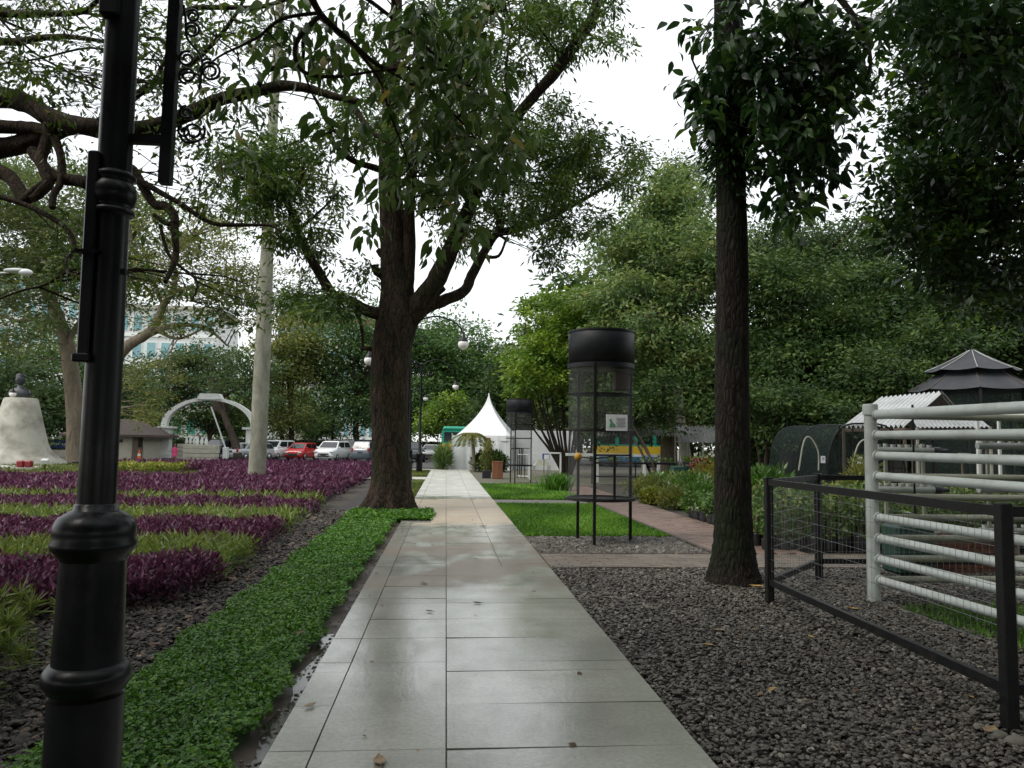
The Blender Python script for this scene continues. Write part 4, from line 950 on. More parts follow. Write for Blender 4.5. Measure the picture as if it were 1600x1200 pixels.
gtree('dark low branching tree just behind the white arch', (P(372, 700, 64).x, 64), [CX(320, 580, 77, 75, 38), CX(385, 590, 70, 45, 55), CX(285, 610, 78, 45, 25)], 90, 110, .32, M['lf_haze'], M['bark_fardark'], .34, 1.3, .45, fork=.35, nl=10)
gtree('dark tree under the arch beside the stone planters', (P(326, 700, 74).x, 74), [CX(330, 650, 76, 40, 30)], 30, 100, .3, M['lf_dark'], M['bark_fardark'], .28, 1.1, .5, fork=.3)
gtree('pale olive topped tree beyond the red car', (P(455, 700, 82).x, 82), [CX(450, 560, 82, 55, 60), CX(430, 640, 80, 40, 35), CX(475, 540, 84, 40, 45)], 95, 110, .34, M['lf_olive'], M['bark_fardark'], .3, 1.4, .5)
gtree('dark green tree filling the gap beyond the white car', (P(440, 700, 92).x, 92), [CX(450, 640, 92, 60, 40), CX(400, 620, 95, 40, 40)], 60, 110, .36, M['lf_mid'], M['bark_fardark'], .3, 1.5, .5)
gtree('broad green tree to the side of the big trunk beyond the vans', (P(560, 700, 84).x, 84), [CX(545, 570, 86, 70, 85), CX(590, 530, 84, 50, 60), CX(560, 650, 84, 50, 30)], 130, 120, .36, M['lf_round'], M['bark_fardark'], .34, 1.5, .55)
gtree('large round crowned tree rising behind the white tent', (P(700, 700, 84).x, 84), [CX(700, 565, 86, 78, 72), CX(665, 590, 84, 55, 70), CX(735, 600, 86, 42, 55), CX(690, 650, 82, 60, 35)], 260, 130, .36, M['lf_round'], M['bark_fardark'], .42, 1.3, .6, nl=14)
gtree('small yellowish tree between lamp posts and the tent', (P(697, 700, 70).x, 70), [CX(700, 650, 70, 22, 32), CX(675, 660, 71, 20, 22)], 34, 90, .28, M['lf_bright'], M['bark_fardark'], .16, .8, .6)
gtree('dark shrubby tree behind the tent roof', (P(790, 700, 66).x, 66), [CX(790, 620, 66, 35, 60), CX(760, 660, 68, 30, 30)], 60, 110, .3, M['lf_dark'], M['bark_fardark'], .25, 1.1, .6)
for i, (px, Y, h, w, lm, lab) in enumerate([(20, 72, 560, 95, 'lf_haze', 'dense blue green tree behind the concrete monument'), (100, 84, 520, 80, 'lf_mid', 'green tree seen between monument and lamp post'), (170, 92, 590, 60, 'lf_haze', 'low dense tree beside the guard house roof'), (-60, 76, 500, 110, 'lf_dark', 'dark tree at the very edge beyond the monument'), (240, 110, 640, 50, 'lf_mid', 'small far tree beyond the guard house')]):
    gtree(lab, (P(px, 700, Y).x, Y), [CX(px, h + 60, Y, w, 70), CX(px + 20, h + 110, Y, w * .8, 45)], 75, 110, .4, M[lm], M['bark_fardark'], .3, 1.6, .5)
# tiered conifer
cb = Vector((P(519, 700, 96).x, 96, 0)); e = empty('conifer', cb, 0, 'thin dark tiered conifer in front of the pale far building', 'tree')
b = MB(); b.tube([(0, 0, 0), (0, 0, 9.8)], [.2, .04], 8); b.build('trunk', M['bark_fardark'], e)
pp = []; 
for k in range(11):
    z = 1.6 + k * .78; r = 1.7 * (1 - k / 13)
    for q in range(230):
        a = random.random() * 6.28; u = random.random() ** .6; pp.append((math.cos(a) * r * u, math.sin(a) * r * u, z + random.gauss(0, .09) - .12 * u))
pp = np.array(pp); leaf_obj('crown', pp, rng.normal(size=pp.shape) * np.array([1, 1, .2]), .3, .1, M['lf_dark'], e, kind='stuff')
# centre right
fan = [(828, 660), (834, 645), (842, 662), (850, 640), (858, 655), (864, 635), (872, 650), (882, 630), (893, 640), (902, 655), (912, 640), (840, 620), (925, 640)]
custom('bright yellow green leafed tree with many fanned stems', 41, [(886, 748), (886, 735), (884, 700), (878, 640), (880, 560)], [.14, .11, .085, .06, .03],
    [([(886 + (x - 875) * .12, 742), (886 + (x - 886) * .45, 705), (x, y), (x + (x - 880) * .35, y - 60)], .085) for (x, y) in fan],
    [(880, 520, 70, 58, 60), (845, 570, 42, 45, 26), (935, 515, 45, 45, 30), (820, 590, 24, 32, 10), (900, 470, 50, 22, 12), (870, 610, 60, 22, 14), (900, 550, 75, 50, 44), (960, 540, 25, 40, 10)], 3.2, 210, .5, .26, M['lf_bright'], M['bark_fardark'])
gtree('tall tree with reddish trunk behind the seedling bench', (P(1045, 752, 36).x, 36), [CX(975, 400, 38, 65, 45, 3), CX(1050, 330, 38, 65, 62, 3.5), CX(995, 465, 37, 105, 45, 3.5), CX(1085, 420, 36, 60, 80, 3), CX(1000, 530, 36, 75, 45, 3), CX(1080, 560, 35, 50, 50, 2.5)], 250, 120, .26, M['lf_mid'], M['bark_far'], .38, .95, .5, .3, fork=.4, nl=18, shell=.5)
gtree('yellowing tree crown beyond the slender dark trunk', (P(1075, 740, 44).x, 44), [CX(1070, 430, 45, 55, 60, 3), CX(1030, 480, 44, 60, 45, 3), CX(1010, 380, 48, 50, 40, 3)], 100, 110, .28, M['lf_olive'], M['bark_pale'], .3, .95, .5, .3)
gtree('feathery tree top showing above the others', (P(1050, 740, 58).x, 58), [CX(1060, 270, 58, 60, 30, 3), CX(1085, 320, 58, 45, 30, 3)], 40, 60, .26, M['lf_haze'], M['bark_far'], .3, 1.2, .3, .2, shell=.6)
gtree('leafy dark tree above the net house', (P(1225, 740, 33).x, 33), [CX(1220, 470, 34, 70, 70, 3), CX(1290, 540, 33, 80, 60, 3), CX(1210, 580, 32, 55, 50, 2.5), CX(1330, 480, 36, 60, 70, 3)], 190, 130, .26, M['lf_dark'], M['bark_fardark'], .26, .9, .55, .3, nl=14)
gtree('hazy tall tree line crown beyond the garden', (P(1270, 740, 56).x, 56), [CX(1260, 410, 58, 95, 55, 5), CX(1340, 400, 56, 70, 60, 5), CX(1190, 400, 60, 45, 50, 4)], 170, 120, .34, M['lf_haze'], M['bark_fardark'], .4, 1.4, .5, .3)
gtree('deep green tree behind the two tiered gazebo', (P(1560, 740, 34).x, 34), [CX(1500, 500, 34, 90, 65, 4), CX(1600, 520, 33, 80, 70, 4), CX(1420, 530, 35, 70, 80, 3.5), CX(1520, 600, 35, 110, 40, 3)], 230, 130, .26, M['lf_dark'], M['bark_fardark'], .36, 1.0, .55, .3, nl=14)
gtree('dark tree with low crown between net house and gazebo', (P(1400, 740, 28).x, 28), [CX(1380, 590, 29, 70, 45, 2.5), CX(1330, 640, 30, 60, 30, 2.5), CX(1450, 560, 30, 60, 50, 2.5)], 120, 120, .22, M['lf_dark'], M['bark_fardark'], .24, .8, .55, .3)
gtree('dark understorey tree beside the slender trunk', (P(1200, 740, 26).x, 26), [CX(1190, 640, 27, 45, 45, 2), CX(1250, 640, 27, 50, 40, 2)], 70, 110, .2, M['lf_dark'], M['bark_fardark'], .12, .7, .55, .3, stems=4)
gtree('green shrub tree behind the tall round cage', (P(1030, 740, 31).x, 31), [CX(1030, 620, 32, 30, 50, 1.4), CX(960, 640, 36, 45, 45, 2)], 60, 120, .2, M['lf_dark'], M['bark_fardark'], .1, .6, .6, .3, stems=3)
# trees closing the view beyond the garden: copies of three crowns
srcs = []
for k, lm in enumerate(('lf_dark', 'lf_mid', 'lf_haze')):
    srcs.append(gtree('', (20 + 9 * k, 72), [(20 + 9 * k, 72, 8.5, 5.2, 4.5, 4.6), (20.8 + 9 * k, 71, 5.2, 4.6, 4, 3.2)], 75, 130, .5, M[lm], M['bark_fardark'], .35, 1.6, .55, group='trees closing off the garden in the distance'))
lab = 'leafy tree in the far tree belt beyond the garden'
for s in srcs: s['label'] = lab
spots = [(12, 62), (19, 60), (26, 58), (33, 56), (40, 52), (47, 48), (15, 80), (24, 82), (46, 60), (54, 52), (9, 88), (34, 46), (42, 40), (2, 105), (-8, 108), (-18, 112), (-30, 112), (-42, 110), (-56, 108), (38, 66)]
for i, (x, yv) in enumerate(spots):
    o = copy_tree(srcs[i % 3]); o.location = (x, yv, 0); o.rotation_euler = (0, 0, random.uniform(0, 6)); s = random.uniform(.75, 1.15) * (.8 if yv > 100 else 1); o.scale = (s, s, s)
for i, (x, yv, s, lab) in enumerate([(-9, -9, 1.2, 'unseen tree added behind the viewpoint for shade, nearest the lamp post'), (1, -15, 1.4, 'unseen tree added behind the viewpoint for shade, over the path'), (10, -8, 1.25, 'unseen tree added behind the viewpoint for shade, on the gravel side'), (-18, -2, 1.2, 'unseen tree added beside the viewpoint for shade, beyond the beds'), (17, 0, 1.2, 'unseen tree added beside the viewpoint for shade, past the pipe pen'), (-4, -24, 1.6, 'unseen tree added far behind the viewpoint for shade')]):
    o = copy_tree(srcs[i % 3]); o.location = (x, yv, 0); o.rotation_euler = (0, 0, i * 1.3); o.scale = (s, s, s); o['label'] = lab; del o['group']  # out of view, added to darken the foreground and what the black metal reflects
# pale palm trunk
pb = G(401, 742); pb = Vector((P(402, 737, 30).x, 30, 0)); e = empty('palm_tree', pb, 0, 'tall pale grey palm trunk standing in the purple bed', 'palm tree')
b = MB(); pts = [P(401, 745, 30), P(404, 690, 30), P(408, 600, 30), (P(412, 520, 30)), P(417, 400, 30), P(421, 300, 30), P(426, 200, 30), P(432, 100, 30), P(438, -20, 30), P(444, -200, 30)]
pts = [pb + Vector((0, 0, -.1))] + pts
p, r = smooth_path([q - pb for q in pts], [.36, .33, .30, .30, .29, .24, .20, .185, .17, .15, .13], 8); b.tube(p, r, 18, jit=.02); b.build('trunk', M['bark_pale'], e)
pp = []; dd = []
for k in range(14):
    a = k / 14 * 6.28; top = pts[-1] - pb
    for j in range(60):
        u = j / 60; pp.append(top + Vector((math.cos(a), math.sin(a), 0)) * 2.6 * u + Vector((0, 0, 1.1 * u - 2.0 * u * u))); dd.append((random.gauss(0, 1), random.gauss(0, 1), -.6))
leaf_obj('crown', np.array([tuple(q) for q in pp]), np.array(dd), .6, .05, M['lf_mid'], e, kind='stuff')
# hedges behind the car park
def hedge(label, x0, y0, x1, y1, h, lm, n, name='hedge', L=.16):
    e = empty(name, ((x0 + x1) / 2, (y0 + y1) / 2, 0), 0, label, 'hedge'); w, d = abs(x1 - x0), abs(y1 - y0)
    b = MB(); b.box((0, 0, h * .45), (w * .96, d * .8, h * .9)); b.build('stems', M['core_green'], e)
    f = rng.random(n); pos = np.stack([rng.uniform(-w / 2, w / 2, n), rng.uniform(-d / 2, d / 2, n), rng.uniform(.02, h, n)], 1)
    k = rng.random(n); pos[k < .45, 2] = h * rng.uniform(.9, 1.06, (k < .45).sum()); pos[k > .6, 1] = -d / 2 + rng.normal(0, .04, (k > .6).sum())
    leaf_obj('foliage', pos, rng.normal(size=(n, 3)), L, L * .5, M[lm], e, kind='stuff'); return e
hedge('long dark clipped hedge behind the parked cars', -32, 85, 2, 86.5, 1.5, 'lf_hedge', 16000, L=.3)
hedge('dark hedge line beyond the arch and guard house', -60, 88, -34, 89.2, 1.3, 'lf_hedge', 9000, L=.3)
hedge('tall dark hedge closing the nursery under the far trees', 14, 37, 34, 38.5, 2.6, 'lf_dark', 14000, L=.25)
# ================================================================== buildings
def facade(label, px0, px1, Y, ztop, floors, ncol, mats_, depth=14, fh=3.4, gl='glass_teal', win=(.62, .55), cat='building', x01=None):
    x0, x1 = (P(px0, 690, Y).x, P(px1, 690, Y).x) if x01 is None else x01
    e = empty('building', ((x0 + x1) / 2, Y + depth / 2, 0), 0, label, cat); w = x1 - x0
    b = MB(); b.box((0, 0, ztop / 2), (w, depth, ztop)); b.build('wall', mats_, e)
    b = MB(); b.box((0, -.2, ztop + .3), (w + .8, depth + .8, .6)); b.build('roof', M['concrete'], e)
    b = MB()
    for f in range(1, floors + 1): b.box((0, -depth / 2 - .12, ztop - f * fh + .1), (w + .3, .24, .35))
    b.build('ledges', M['white'], e)
    cw = w / ncol
    for f in range(floors):
        for c in range(ncol):
            ww, hh = cw * win[0], fh * win[1]; x = -w / 2 + cw * (c + .5); z = ztop - f * fh - fh * .5
            fr = MB(); fr.box((x, -depth / 2 - .03, z), (ww + .25, .12, hh + .25)); o = fr.build('window', M['white'], e)
            g = MB()
            for k in (-1, 1): g.box((x + k * ww / 4, -depth / 2 - .11, z), (ww / 2 - .08, .06, hh))
            g.build('pane', M[gl], o)
    return e
facade('white hotel block with teal window bands behind the olive tree', 150, 330, 135, P(200, 482, 135).z, 5, 8, M['bldg'], fh=4.6)
facade('white lower wing with green glass beside the guard house', 195, 400, 122, P(200, 595, 122).z, 2, 9, M['bldg'], fh=4.4, gl='glass_green')
facade('white block glimpsed behind the thin conifer', 480, 600, 150, P(540, 600, 150).z, 3, 9, M['bldg'], fh=3.5, gl='glass_teal')
facade('pale glass block at the far edge beyond the rain tree', -60, 135, 150, P(60, 420, 150).z, 6, 9, M['bldg'], fh=5)
e = facade('long building with grey roof and red fascia above the olive tree', 428, 600, 165, P(500, 505, 165).z, 4, 12, M['wall_cream'], fh=4.2)
x0, x1 = P(428, 690, 165).x, P(640, 690, 165).x; z0 = P(500, 505, 165).z; w = (x1 - x0) * .8
b = MB(); b.prism([(-8, z0 + .7), (8, z0 + .7), (3, z0 + 4.2), (-3, z0 + 4.2)], -w / 2, w / 2, mat=Matrix(((0, 0, 1), (1, 0, 0), (0, 1, 0)))); b.build('roof', M['shade_cloth'], e)
b = MB(); b.box((0, -7.6, z0 + .5), (w, .5, 1.2)); b.build('fascia', M['brick'], e)
facade('low pale building beyond the white tent', 775, 850, 125, P(800, 545, 125).z, 3, 5, M['bldg'], fh=4)

# guard house
gb = Vector((P(190, 700, 64).x, 64, 0)); e = empty('guard_house', gb, 0, 'small cream guard house with brown hipped roof', 'guard house')
zw = P(200, 682, 64).z; zr = P(200, 657, 64).z
b = MB(); b.box((0, 0, zw / 2), (5.0, 4.5, zw)); b.build('wall', M['wall_cream'], e)
b = MB(); A = [(-3.3, -3.1, zw - .05), (3.3, -3.1, zw - .05), (3.3, 3.1, zw - .05), (-3.3, 3.1, zw - .05)]; b.add(A + [(p[0], p[1], zw + .12) for p in A] + [(-1, 0, zr + .1), (1, 0, zr + .1)], [(3, 2, 1, 0), (0, 1, 5, 4), (1, 2, 6, 5), (2, 3, 7, 6), (3, 0, 4, 7), (4, 5, 9, 8), (5, 6, 9), (6, 7, 8, 9), (7, 4, 8)]); b.build('roof', M['roof_brown'], e)
b = MB(); b.box((.2, -2.27, zw - .35), (1.5, .06, .25)); b.build('vent', M['roof_brown'], e)
b = MB(); b.box((2.05, -2.29, .95), (.75, .1, 1.9)); o = b.build('door', M['timber'], e)
b = MB(); b.box((2.25, -2.36, 1.35), (.25, .05, .8)); b.build('pane', M['glass'], o)

# arch
ab = Vector((P(326, 700, 66).x, 66, 0)); e = empty('arch', ab, 0, 'white entrance arch with two square columns and a stepped crown', 'arch')
hw = (P(392, 700, 66).x - P(260, 700, 66).x) / 2; zc = P(260, 668, 66).z; za = P(326, 622, 66).z
for s in (-1, 1):
    b = MB(); b.box((s * hw, 0, zc / 2), (.72, .72, zc), bev=.06); b.box((s * hw, 0, .25), (1.15, 1.15, .5), bev=.08); b.box((s * hw, 0, .6), (.92, .92, .25)); b.box((s * hw, 0, zc + .02), (1.25, 1.1, .16)); b.build('column', M['concrete' if False else 'white'], e)
b = MB(); n = 24; ri = hw - .1; vs = []
for i in range(n + 1):
    a = math.pi * i / n
    for (dr, y) in ((.1, -.3), (.52, -.3), (.52, .3), (.1, .3)):
        vs.append((-(ri + dr) * math.cos(a), y, zc + .1 + (za - zc - .35) * math.sin(a) * (1 + dr / ri * .9)))
fs = [(i * 4 + k, i * 4 + (k + 1) % 4, (i + 1) * 4 + (k + 1) % 4, (i + 1) * 4 + k) for i in range(n) for k in range(4)]
b.add(vs, fs); b.build('arch_ring', M['white'], e)
b = MB(); b.prism([(-1.0, za - .12), (1.0, za - .12), (.75, za + .35), (-.75, za + .35)], -.45, .45, mat=Matrix(((1, 0, 0), (0, 0, 1), (0, 1, 0)))); b.build('keystone', M['white'], e)

# bell shaped monument with bust
mb_ = Vector((P(27, 720, 50).x, 50, 0)); zt = P(30, 622, 50).z; e = empty('monument', mb_, 0, 'pale concrete bell shaped monument plinth with water stains', 'monument')
b = MB(); prof = [(2.65, -.05), (2.62, .12), (2.2, .35), (1.85, .65), (1.68, .95), (1.62, 1.12)]; b.lathe(prof, seg=40); b.build('base', M['concrete'], e)
b = MB(); b.lathe([(1.60, 1.12), (1.50, 1.5), (1.3, 2.3), (1.08, 3.2), (.90, zt - .05), (.84, zt)], seg=40); b.build('shaft', M['concrete'], e)
e = empty('bust', mb_ + Vector((-.1, 0, zt)), 0, 'dark bronze bust on top of the bell shaped plinth', 'bust')
b = MB(); b.lathe([(.50, 0), (.62, .12), (.66, .3), (.55, .5), (.28, .62), (.17, .68), (.17, .80)], seg=18, sy=.55); b.sphere((0, 0, 1.14), .30, 18, 14, 0, (.85, .95, 1.2)); b.sphere((0, -.28, 1.1), .06, 8, 6, 0, (.7, 1, 1.6)); b.sphere((.26, 0, 1.1), .07, 8, 6, 0, (.5, .8, 1.3)); b.sphere((-.26, 0, 1.1), .07, 8, 6, 0, (.5, .8, 1.3)); b.sphere((0, .04, 1.33), .29, 16, 10, 0, (.95, 1, .7)); b.build('head_and_shoulders', M['bronze'], e)
wb_ = G(40, 733); e = empty('wreath_stand', wb_, 0, 'low red flower stand in front of the monument', 'flower stand')
b = MB(); b.box((0, 0, .03), (1.1, .7, .08)); b.build('slab', M['concrete'], e)
for s in (-1, 1):
    b = MB(); b.box((s * .19, -.1, .26), (.33, .3, .34), bev=.05); b.build('flower_box', M['red'], e)
o = sheet('stone_ring', [(mb_.x + 5.2 * math.cos(a) - 1, 44 + 2.6 * math.sin(a)) for a in [k / 30 * 6.28 for k in range(30)]], .02, M['concrete'], thick=.08)
fl = G(70, 733); e = empty('flood_light', fl, 0, 'small ground flood light on the lawn by the monument', 'flood light'); b = MB(); b.bar((0, 0, 0), (0, 0, .3), .05); b.build('stem', M['black_rail'], e); b = MB(); b.box((0, 0, .38), (.35, .2, .26), Matrix.Rotation(.4, 3, 'X'), bev=.03); b.build('lamp_head', M['lamp_clear'], e)
fl = G(121, 727); e = empty('flood_light', fl, 0, 'flat black ground light on the grass edge', 'flood light'); b = MB(); b.bar((0, 0, 0), (0, 0, .14), .04); b.box((0, 0, .18), (.5, .3, .08), bev=.02); b.build('lamp_head', M['black_rail'], e)

# banner, cone, planters, barrier, person
e = empty('banner', (P(85, 700, 72).x, 72, 0), 0, 'long blue banner behind the monument beneath the trees', 'banner'); z0, z1 = P(85, 700, 72).z, P(85, 688, 72).z
b = MB(); b.box((0, 0, (z0 + z1) / 2), (3.3, .05, z1 - z0)); b.build('cloth', M['blue'], e)
b = MB()
for k in range(13): b.box((-.85 + k * .17, -.04, (z0 + z1) / 2), (.11, .02, .13 + .05 * (k % 3 == 0)))
b.build('lettering', M['white'], e)
b = MB(); b.bar((-1.7, 0, 0), (-1.7, 0, z1), .06); b.bar((1.7, 0, 0), (1.7, 0, z1), .06); b.build('poles', M['pipe'], e)
b = MB(); b.box((0, .3, .3), (3.0, .5, .6)); tagit(b.build('low_wall', M['wall_cream'], None, (P(88, 700, 70).x, 70, -.05)), 'short cream wall below the blue banner', 'wall')
e = empty('traffic_cone', (P(218, 700, 61).x, 61, -.04), 0, 'orange traffic cone by the guard house wall', 'traffic cone')
b = MB(); b.lathe([(.2, .05), (.16, .1), (.045, .82)], seg=14); b.build('body', M['orange'], e); b = MB(); b.box((0, 0, .03), (.48, .48, .06)); b.build('base', M['orange'], e); b = MB(); b.lathe([(.125, .36), (.095, .52)], seg=14); b.build('band', M['white'], e)
for (px, Y, w, lab) in ((315, 58, 2.2, 'nearer cream stone block planter with small white jars'), (297, 66, 1.7, 'further cream stone block behind the front planter')):
    e = empty('stone_planter', (P(px, 700, Y).x, Y, -.04), 0, lab, 'stone block'); 
    for k in range(4):
        b = MB(); b.box((0, 0, .18 + k * .31), (w - .03 * (k % 2), 1.2 - .03 * (k % 2), .29), bev=.02); b.build('stone', M['wall_cream'], e)
    for k in range(3):
        b = MB(); b.lathe([(.09, 0), (.14, .15), (.1, .35), (.06, .45), (.08, .55)], (-.3 + k * .3, 0, 1.27), 10); b.build('jar', M['white'], e)
e = empty('barrier', (P(353, 700, 62).x, 62, 0), 0, 'raised white boom barrier leaning under the arch', 'barrier')
b = MB(); top = P(330, 636, 62) - e.location; b.bar((0, 0, .9), top, .12, .08); b.build('boom', M['white'], e); b = MB(); b.box((0, 0, .5), (.4, .35, 1.05), bev=.03); b.build('housing', M['white'], e)
def person(loc, label, cloth, h=1.35, rz=0):
    e = empty('person', loc, rz, label, 'person'); s = h / 1.35
    vs = [(0, 0, .70), (0, 0, .95), (0, .01, 1.08), (0, .02, 1.17), (.12, 0, 1.05), (.17, .02, .85), (.15, -.08, .70), (-.12, 0, 1.05), (-.17, .03, .85), (-.16, -.06, .70),
          (.07, 0, .62), (.08, -.04, .36), (.08, .0, .08), (.08, -.1, .03), (-.07, 0, .62), (-.08, .06, .36), (-.08, .1, .08), (-.08, .02, .03)]
    ed = [(0, 1), (1, 2), (2, 3), (2, 4), (4, 5), (5, 6), (2, 7), (7, 8), (8, 9), (0, 10), (10, 11), (11, 12), (12, 13), (0, 14), (14, 15), (15, 16), (16, 17)]
    rr = [.11, .12, .10, .045, .05, .04, .03, .05, .04, .03, .075, .055, .04, .035, .075, .055, .04, .035]
    me = bpy.data.meshes.new('body'); me.from_pydata([tuple(c * s for c in v) for v in vs], ed, []); o = link('body', me, M['skin'], e)
    md = o.modifiers.new('skin', 'SKIN'); md.use_smooth_shade = True
    for v, r in zip(me.skin_vertices[0].data, rr): v.radius = (r * s, r * s * .85)
    me.skin_vertices[0].data[0].use_root = True; o.modifiers.new('sub', 'SUBSURF').levels = 1
    b = MB(); b.sphere((0, 0, 1.27 * s), .105 * s, 14, 10, 0, (.85, 1, 1.15)); b.sphere((0, -.1 * s, 1.26 * s), .02 * s, 6, 5); b.build('head', M['skin'], e)
    b = MB(); b.sphere((0, .02 * s, 1.30 * s), .115 * s, 14, 10, 0, (.92, 1, 1.1)); b.build('hair', M['hair'], e)
    b = MB(); b.lathe([(.19 * s, .46 * s), (.175 * s, .6 * s), (.135 * s, .8 * s), (.15 * s, 1.0 * s), (.12 * s, 1.1 * s), (.05 * s, 1.14 * s)], seg=16, sy=.72)
    for sx in (-1, 1): b.tube([(sx * .12 * s, 0, 1.07 * s), (sx * .18 * s, .02 * s, .86 * s), (sx * .16 * s, -.05 * s, .76 * s)], [.062 * s, .05 * s, .045 * s], 8)
    b.build('dress', cloth, e); return e
person(Vector((P(273, 700, 56).x, 56, -.04)), 'person in a pink dress walking by the planters near the arch', M['pink'], 1.3, .6)
# street light arm at frame edge
e = empty('street_light', (P(-60, 700, 34).x, 34, 0), 0, 'street light with a clear drop lens reaching in from the frame edge', 'street light'); o_ = e.location
b = MB(); p, r = smooth_path([Vector((0, 0, 0)), P(-60, 520, 34) - o_, P(-60, 450, 34) - o_, P(-20, 430, 34) - o_, P(14, 426, 34) - o_], [.09, .07, .06, .05, .04], 6); b.tube(p, r, 10); b.build('pole', M['pipe'], e)
c = P(35, 424, 34) - o_; b = MB(); b.sphere(c + Vector((-.25, 0, .02)), .2, 14, 8, 0, (2.6, 1, .55)); b.build('housing', M['pipe'], e); b = MB(); b.sphere(c + Vector((.12, 0, -.04)), .2, 14, 8, 0, (1.5, 1, .75)); b.build('lens', M['lamp_clear'], e)

# ================================================================== cars
def car(label, kind, paint, loc, rz):
    K = {'suv': (4.5, 1.82, 1.68), 'hatch': (3.6, 1.62, 1.50), 'mpv': (4.3, 1.7, 1.68), 'sedan': (4.4, 1.72, 1.45), 'van': (4.6, 1.8, 1.85)}[kind]
    Lc, Wc, H = K; e = empty('parked_car', loc, rz, label, {'suv': 'car', 'hatch': 'car', 'mpv': 'car', 'sedan': 'car', 'van': 'van'}[kind], 'cars parked beyond the flower beds')
    # stations from nose (+y toward -Y local front): x forward along -y so the nose faces the viewer at rz=0
    pr = {'suv': [(0, .32, .62), (.06, .25, .86), (.22, .22, .98), (.95, .2, 1.08)], 'hatch': [(0, .3, .55), (.06, .24, .74), (.2, .2, .88), (.7, .2, .98)],
          'mpv': [(0, .3, .6), (.06, .24, .82), (.22, .2, .95), (.8, .2, 1.06)], 'sedan': [(0, .3, .5), (.06, .24, .7), (.25, .2, .82), (1.1, .2, .92)], 'van': [(0, .3, .65), (.06, .25, .9), (.2, .22, 1.05), (.6, .2, 1.15)]}[kind]
    belt = pr[-1][2]; rear = {'suv': .04, 'hatch': .03, 'mpv': .04, 'sedan': .75, 'van': .02}[kind]
    st = pr + [(Lc * .5, .2, belt + .02), (Lc - rear - .1, .2, belt + .04), (Lc - .06, .24, belt - (.0 if kind != 'sedan' else .04)), (Lc, .32, belt - .25)]
    b = MB(); vs = []
    for (x, zl, zu) in st:
        w = Wc / 2 * (1 - .16 * max(0, 1 - x / .5) - .10 * max(0, 1 - (Lc - x) / .4)); y = x - Lc / 2
        vs += [(-w * .9, y, zl), (-w, y, zl + .12), (-w, y, zu - .22), (-w * .94, y, zu - .04), (-w * .8, y, zu), (w * .8, y, zu), (w * .94, y, zu - .04), (w, y, zu - .22), (w, y, zl + .12), (w * .9, y, zl)]
    n = len(st); fs = [(i * 10 + k, i * 10 + (k + 1) % 10, (i + 1) * 10 + (k + 1) % 10, (i + 1) * 10 + k) for i in range(n - 1) for k in range(10)] + [tuple(range(9, -1, -1)), tuple(range((n - 1) * 10, n * 10))]
    b.add([Vector((v[0], v[1], v[2])) for v in vs], [f[::-1] for f in fs], 0, True)
    # cabin
    y0 = pr[-1][0] - Lc / 2 - .05; y1 = Lc / 2 - rear - .03; wl = {'suv': .75, 'hatch': .65, 'mpv': .8, 'sedan': .85, 'van': .55}[kind]; rl = {'suv': .35, 'hatch': .35, 'mpv': .3, 'sedan': .6, 'van': .2}[kind]
    wb, wt_ = Wc / 2 * .93, Wc / 2 * .74
    def ring(z, w, a, c_): return [(-w, a, z), (w, a, z), (w, c_, z), (-w, c_, z)]
    b.add(ring(belt - .02, wb, y0, y1) + ring(H - .06, wt_ + .03, y0 + wl, y1 - rl) + ring(H, wt_ - .1, y0 + wl + .15, y1 - rl - .12), [(0, 1, 5, 4), (1, 2, 6, 5), (2, 3, 7, 6), (3, 0, 4, 7), (4, 5, 9, 8), (5, 6, 10, 9), (6, 7, 11, 10), (7, 4, 8, 11), (8, 9, 10, 11)])
    b.build('body', paint, e)
    def lerp3(a, c_, t): return tuple(a[i] * (1 - t) + c_[i] * t for i in range(3))
    def pane(nm, q, out, t0=.08, t1=.92, s0=.06, s1=.94):
        q = [Vector(x) for x in q]; o3 = Vector(out) * .012
        def at(s, t): return (q[0].lerp(q[1], s)).lerp(q[3].lerp(q[2], s), t) + o3
        b = MB(); p4 = [at(s0, t0), at(s1, t0), at(s1, t1), at(s0, t1)]; b.add(p4 + [p - o3 * 1.5 for p in p4], [(0, 1, 2, 3), (7, 6, 5, 4), (0, 4, 5, 1), (1, 5, 6, 2), (2, 6, 7, 3), (3, 7, 4, 0)]); b.build(nm, M['glass'], e)
    lo = ring(belt, wb, y0 + .01, y1); hi = ring(H - .06, wt_ + .03, y0 + wl, y1 - rl)
    pane('windshield', [lo[0], lo[1], hi[1], hi[0]], (0, -1, .6)); pane('rear_window', [lo[2], lo[3], hi[3], hi[2]], (0, 1, .4), .15)
    for sd, (a, c_, d_, f_) in ((1, (lo[1], lo[2], hi[2], hi[1])), (-1, (lo[3], lo[0], hi[0], hi[3]))):
        r = ((.07, .48), (.53, .93)); 
        for (s0, s1) in r: pane('side_window', [a, c_, d_, f_], (sd, 0, .3), .1, .88, s0, s1)
    for sx in (-1, 1):
        for yy in (-Lc / 2 + Lc * .2, Lc / 2 - Lc * .2):
            b = MB(); b.lathe([(.05, -.1), (.27, -.1), (.31, -.07), (.31, .07), (.27, .1), (.05, .1)], (sx * (Wc / 2 - .09), yy, .31), 18, axis='x'); w_ = b.build('wheel', M['tyre'], e)
            b = MB(); b.lathe([(.02, -.115), (.19, -.11), (.19, .11), (.02, .115)], (sx * (Wc / 2 - .09), yy, .31), 12, axis='x'); b.build('rim', M['rim'], w_)
        b = MB(); b.box((sx * Wc * .37, -Lc / 2 + .06, pr[1][2] - .09), (.34, .22, .16), Matrix.Rotation(-sx * .25, 3, 'Z'), bev=.05); b.build('headlight', M['lamp_clear'], e)
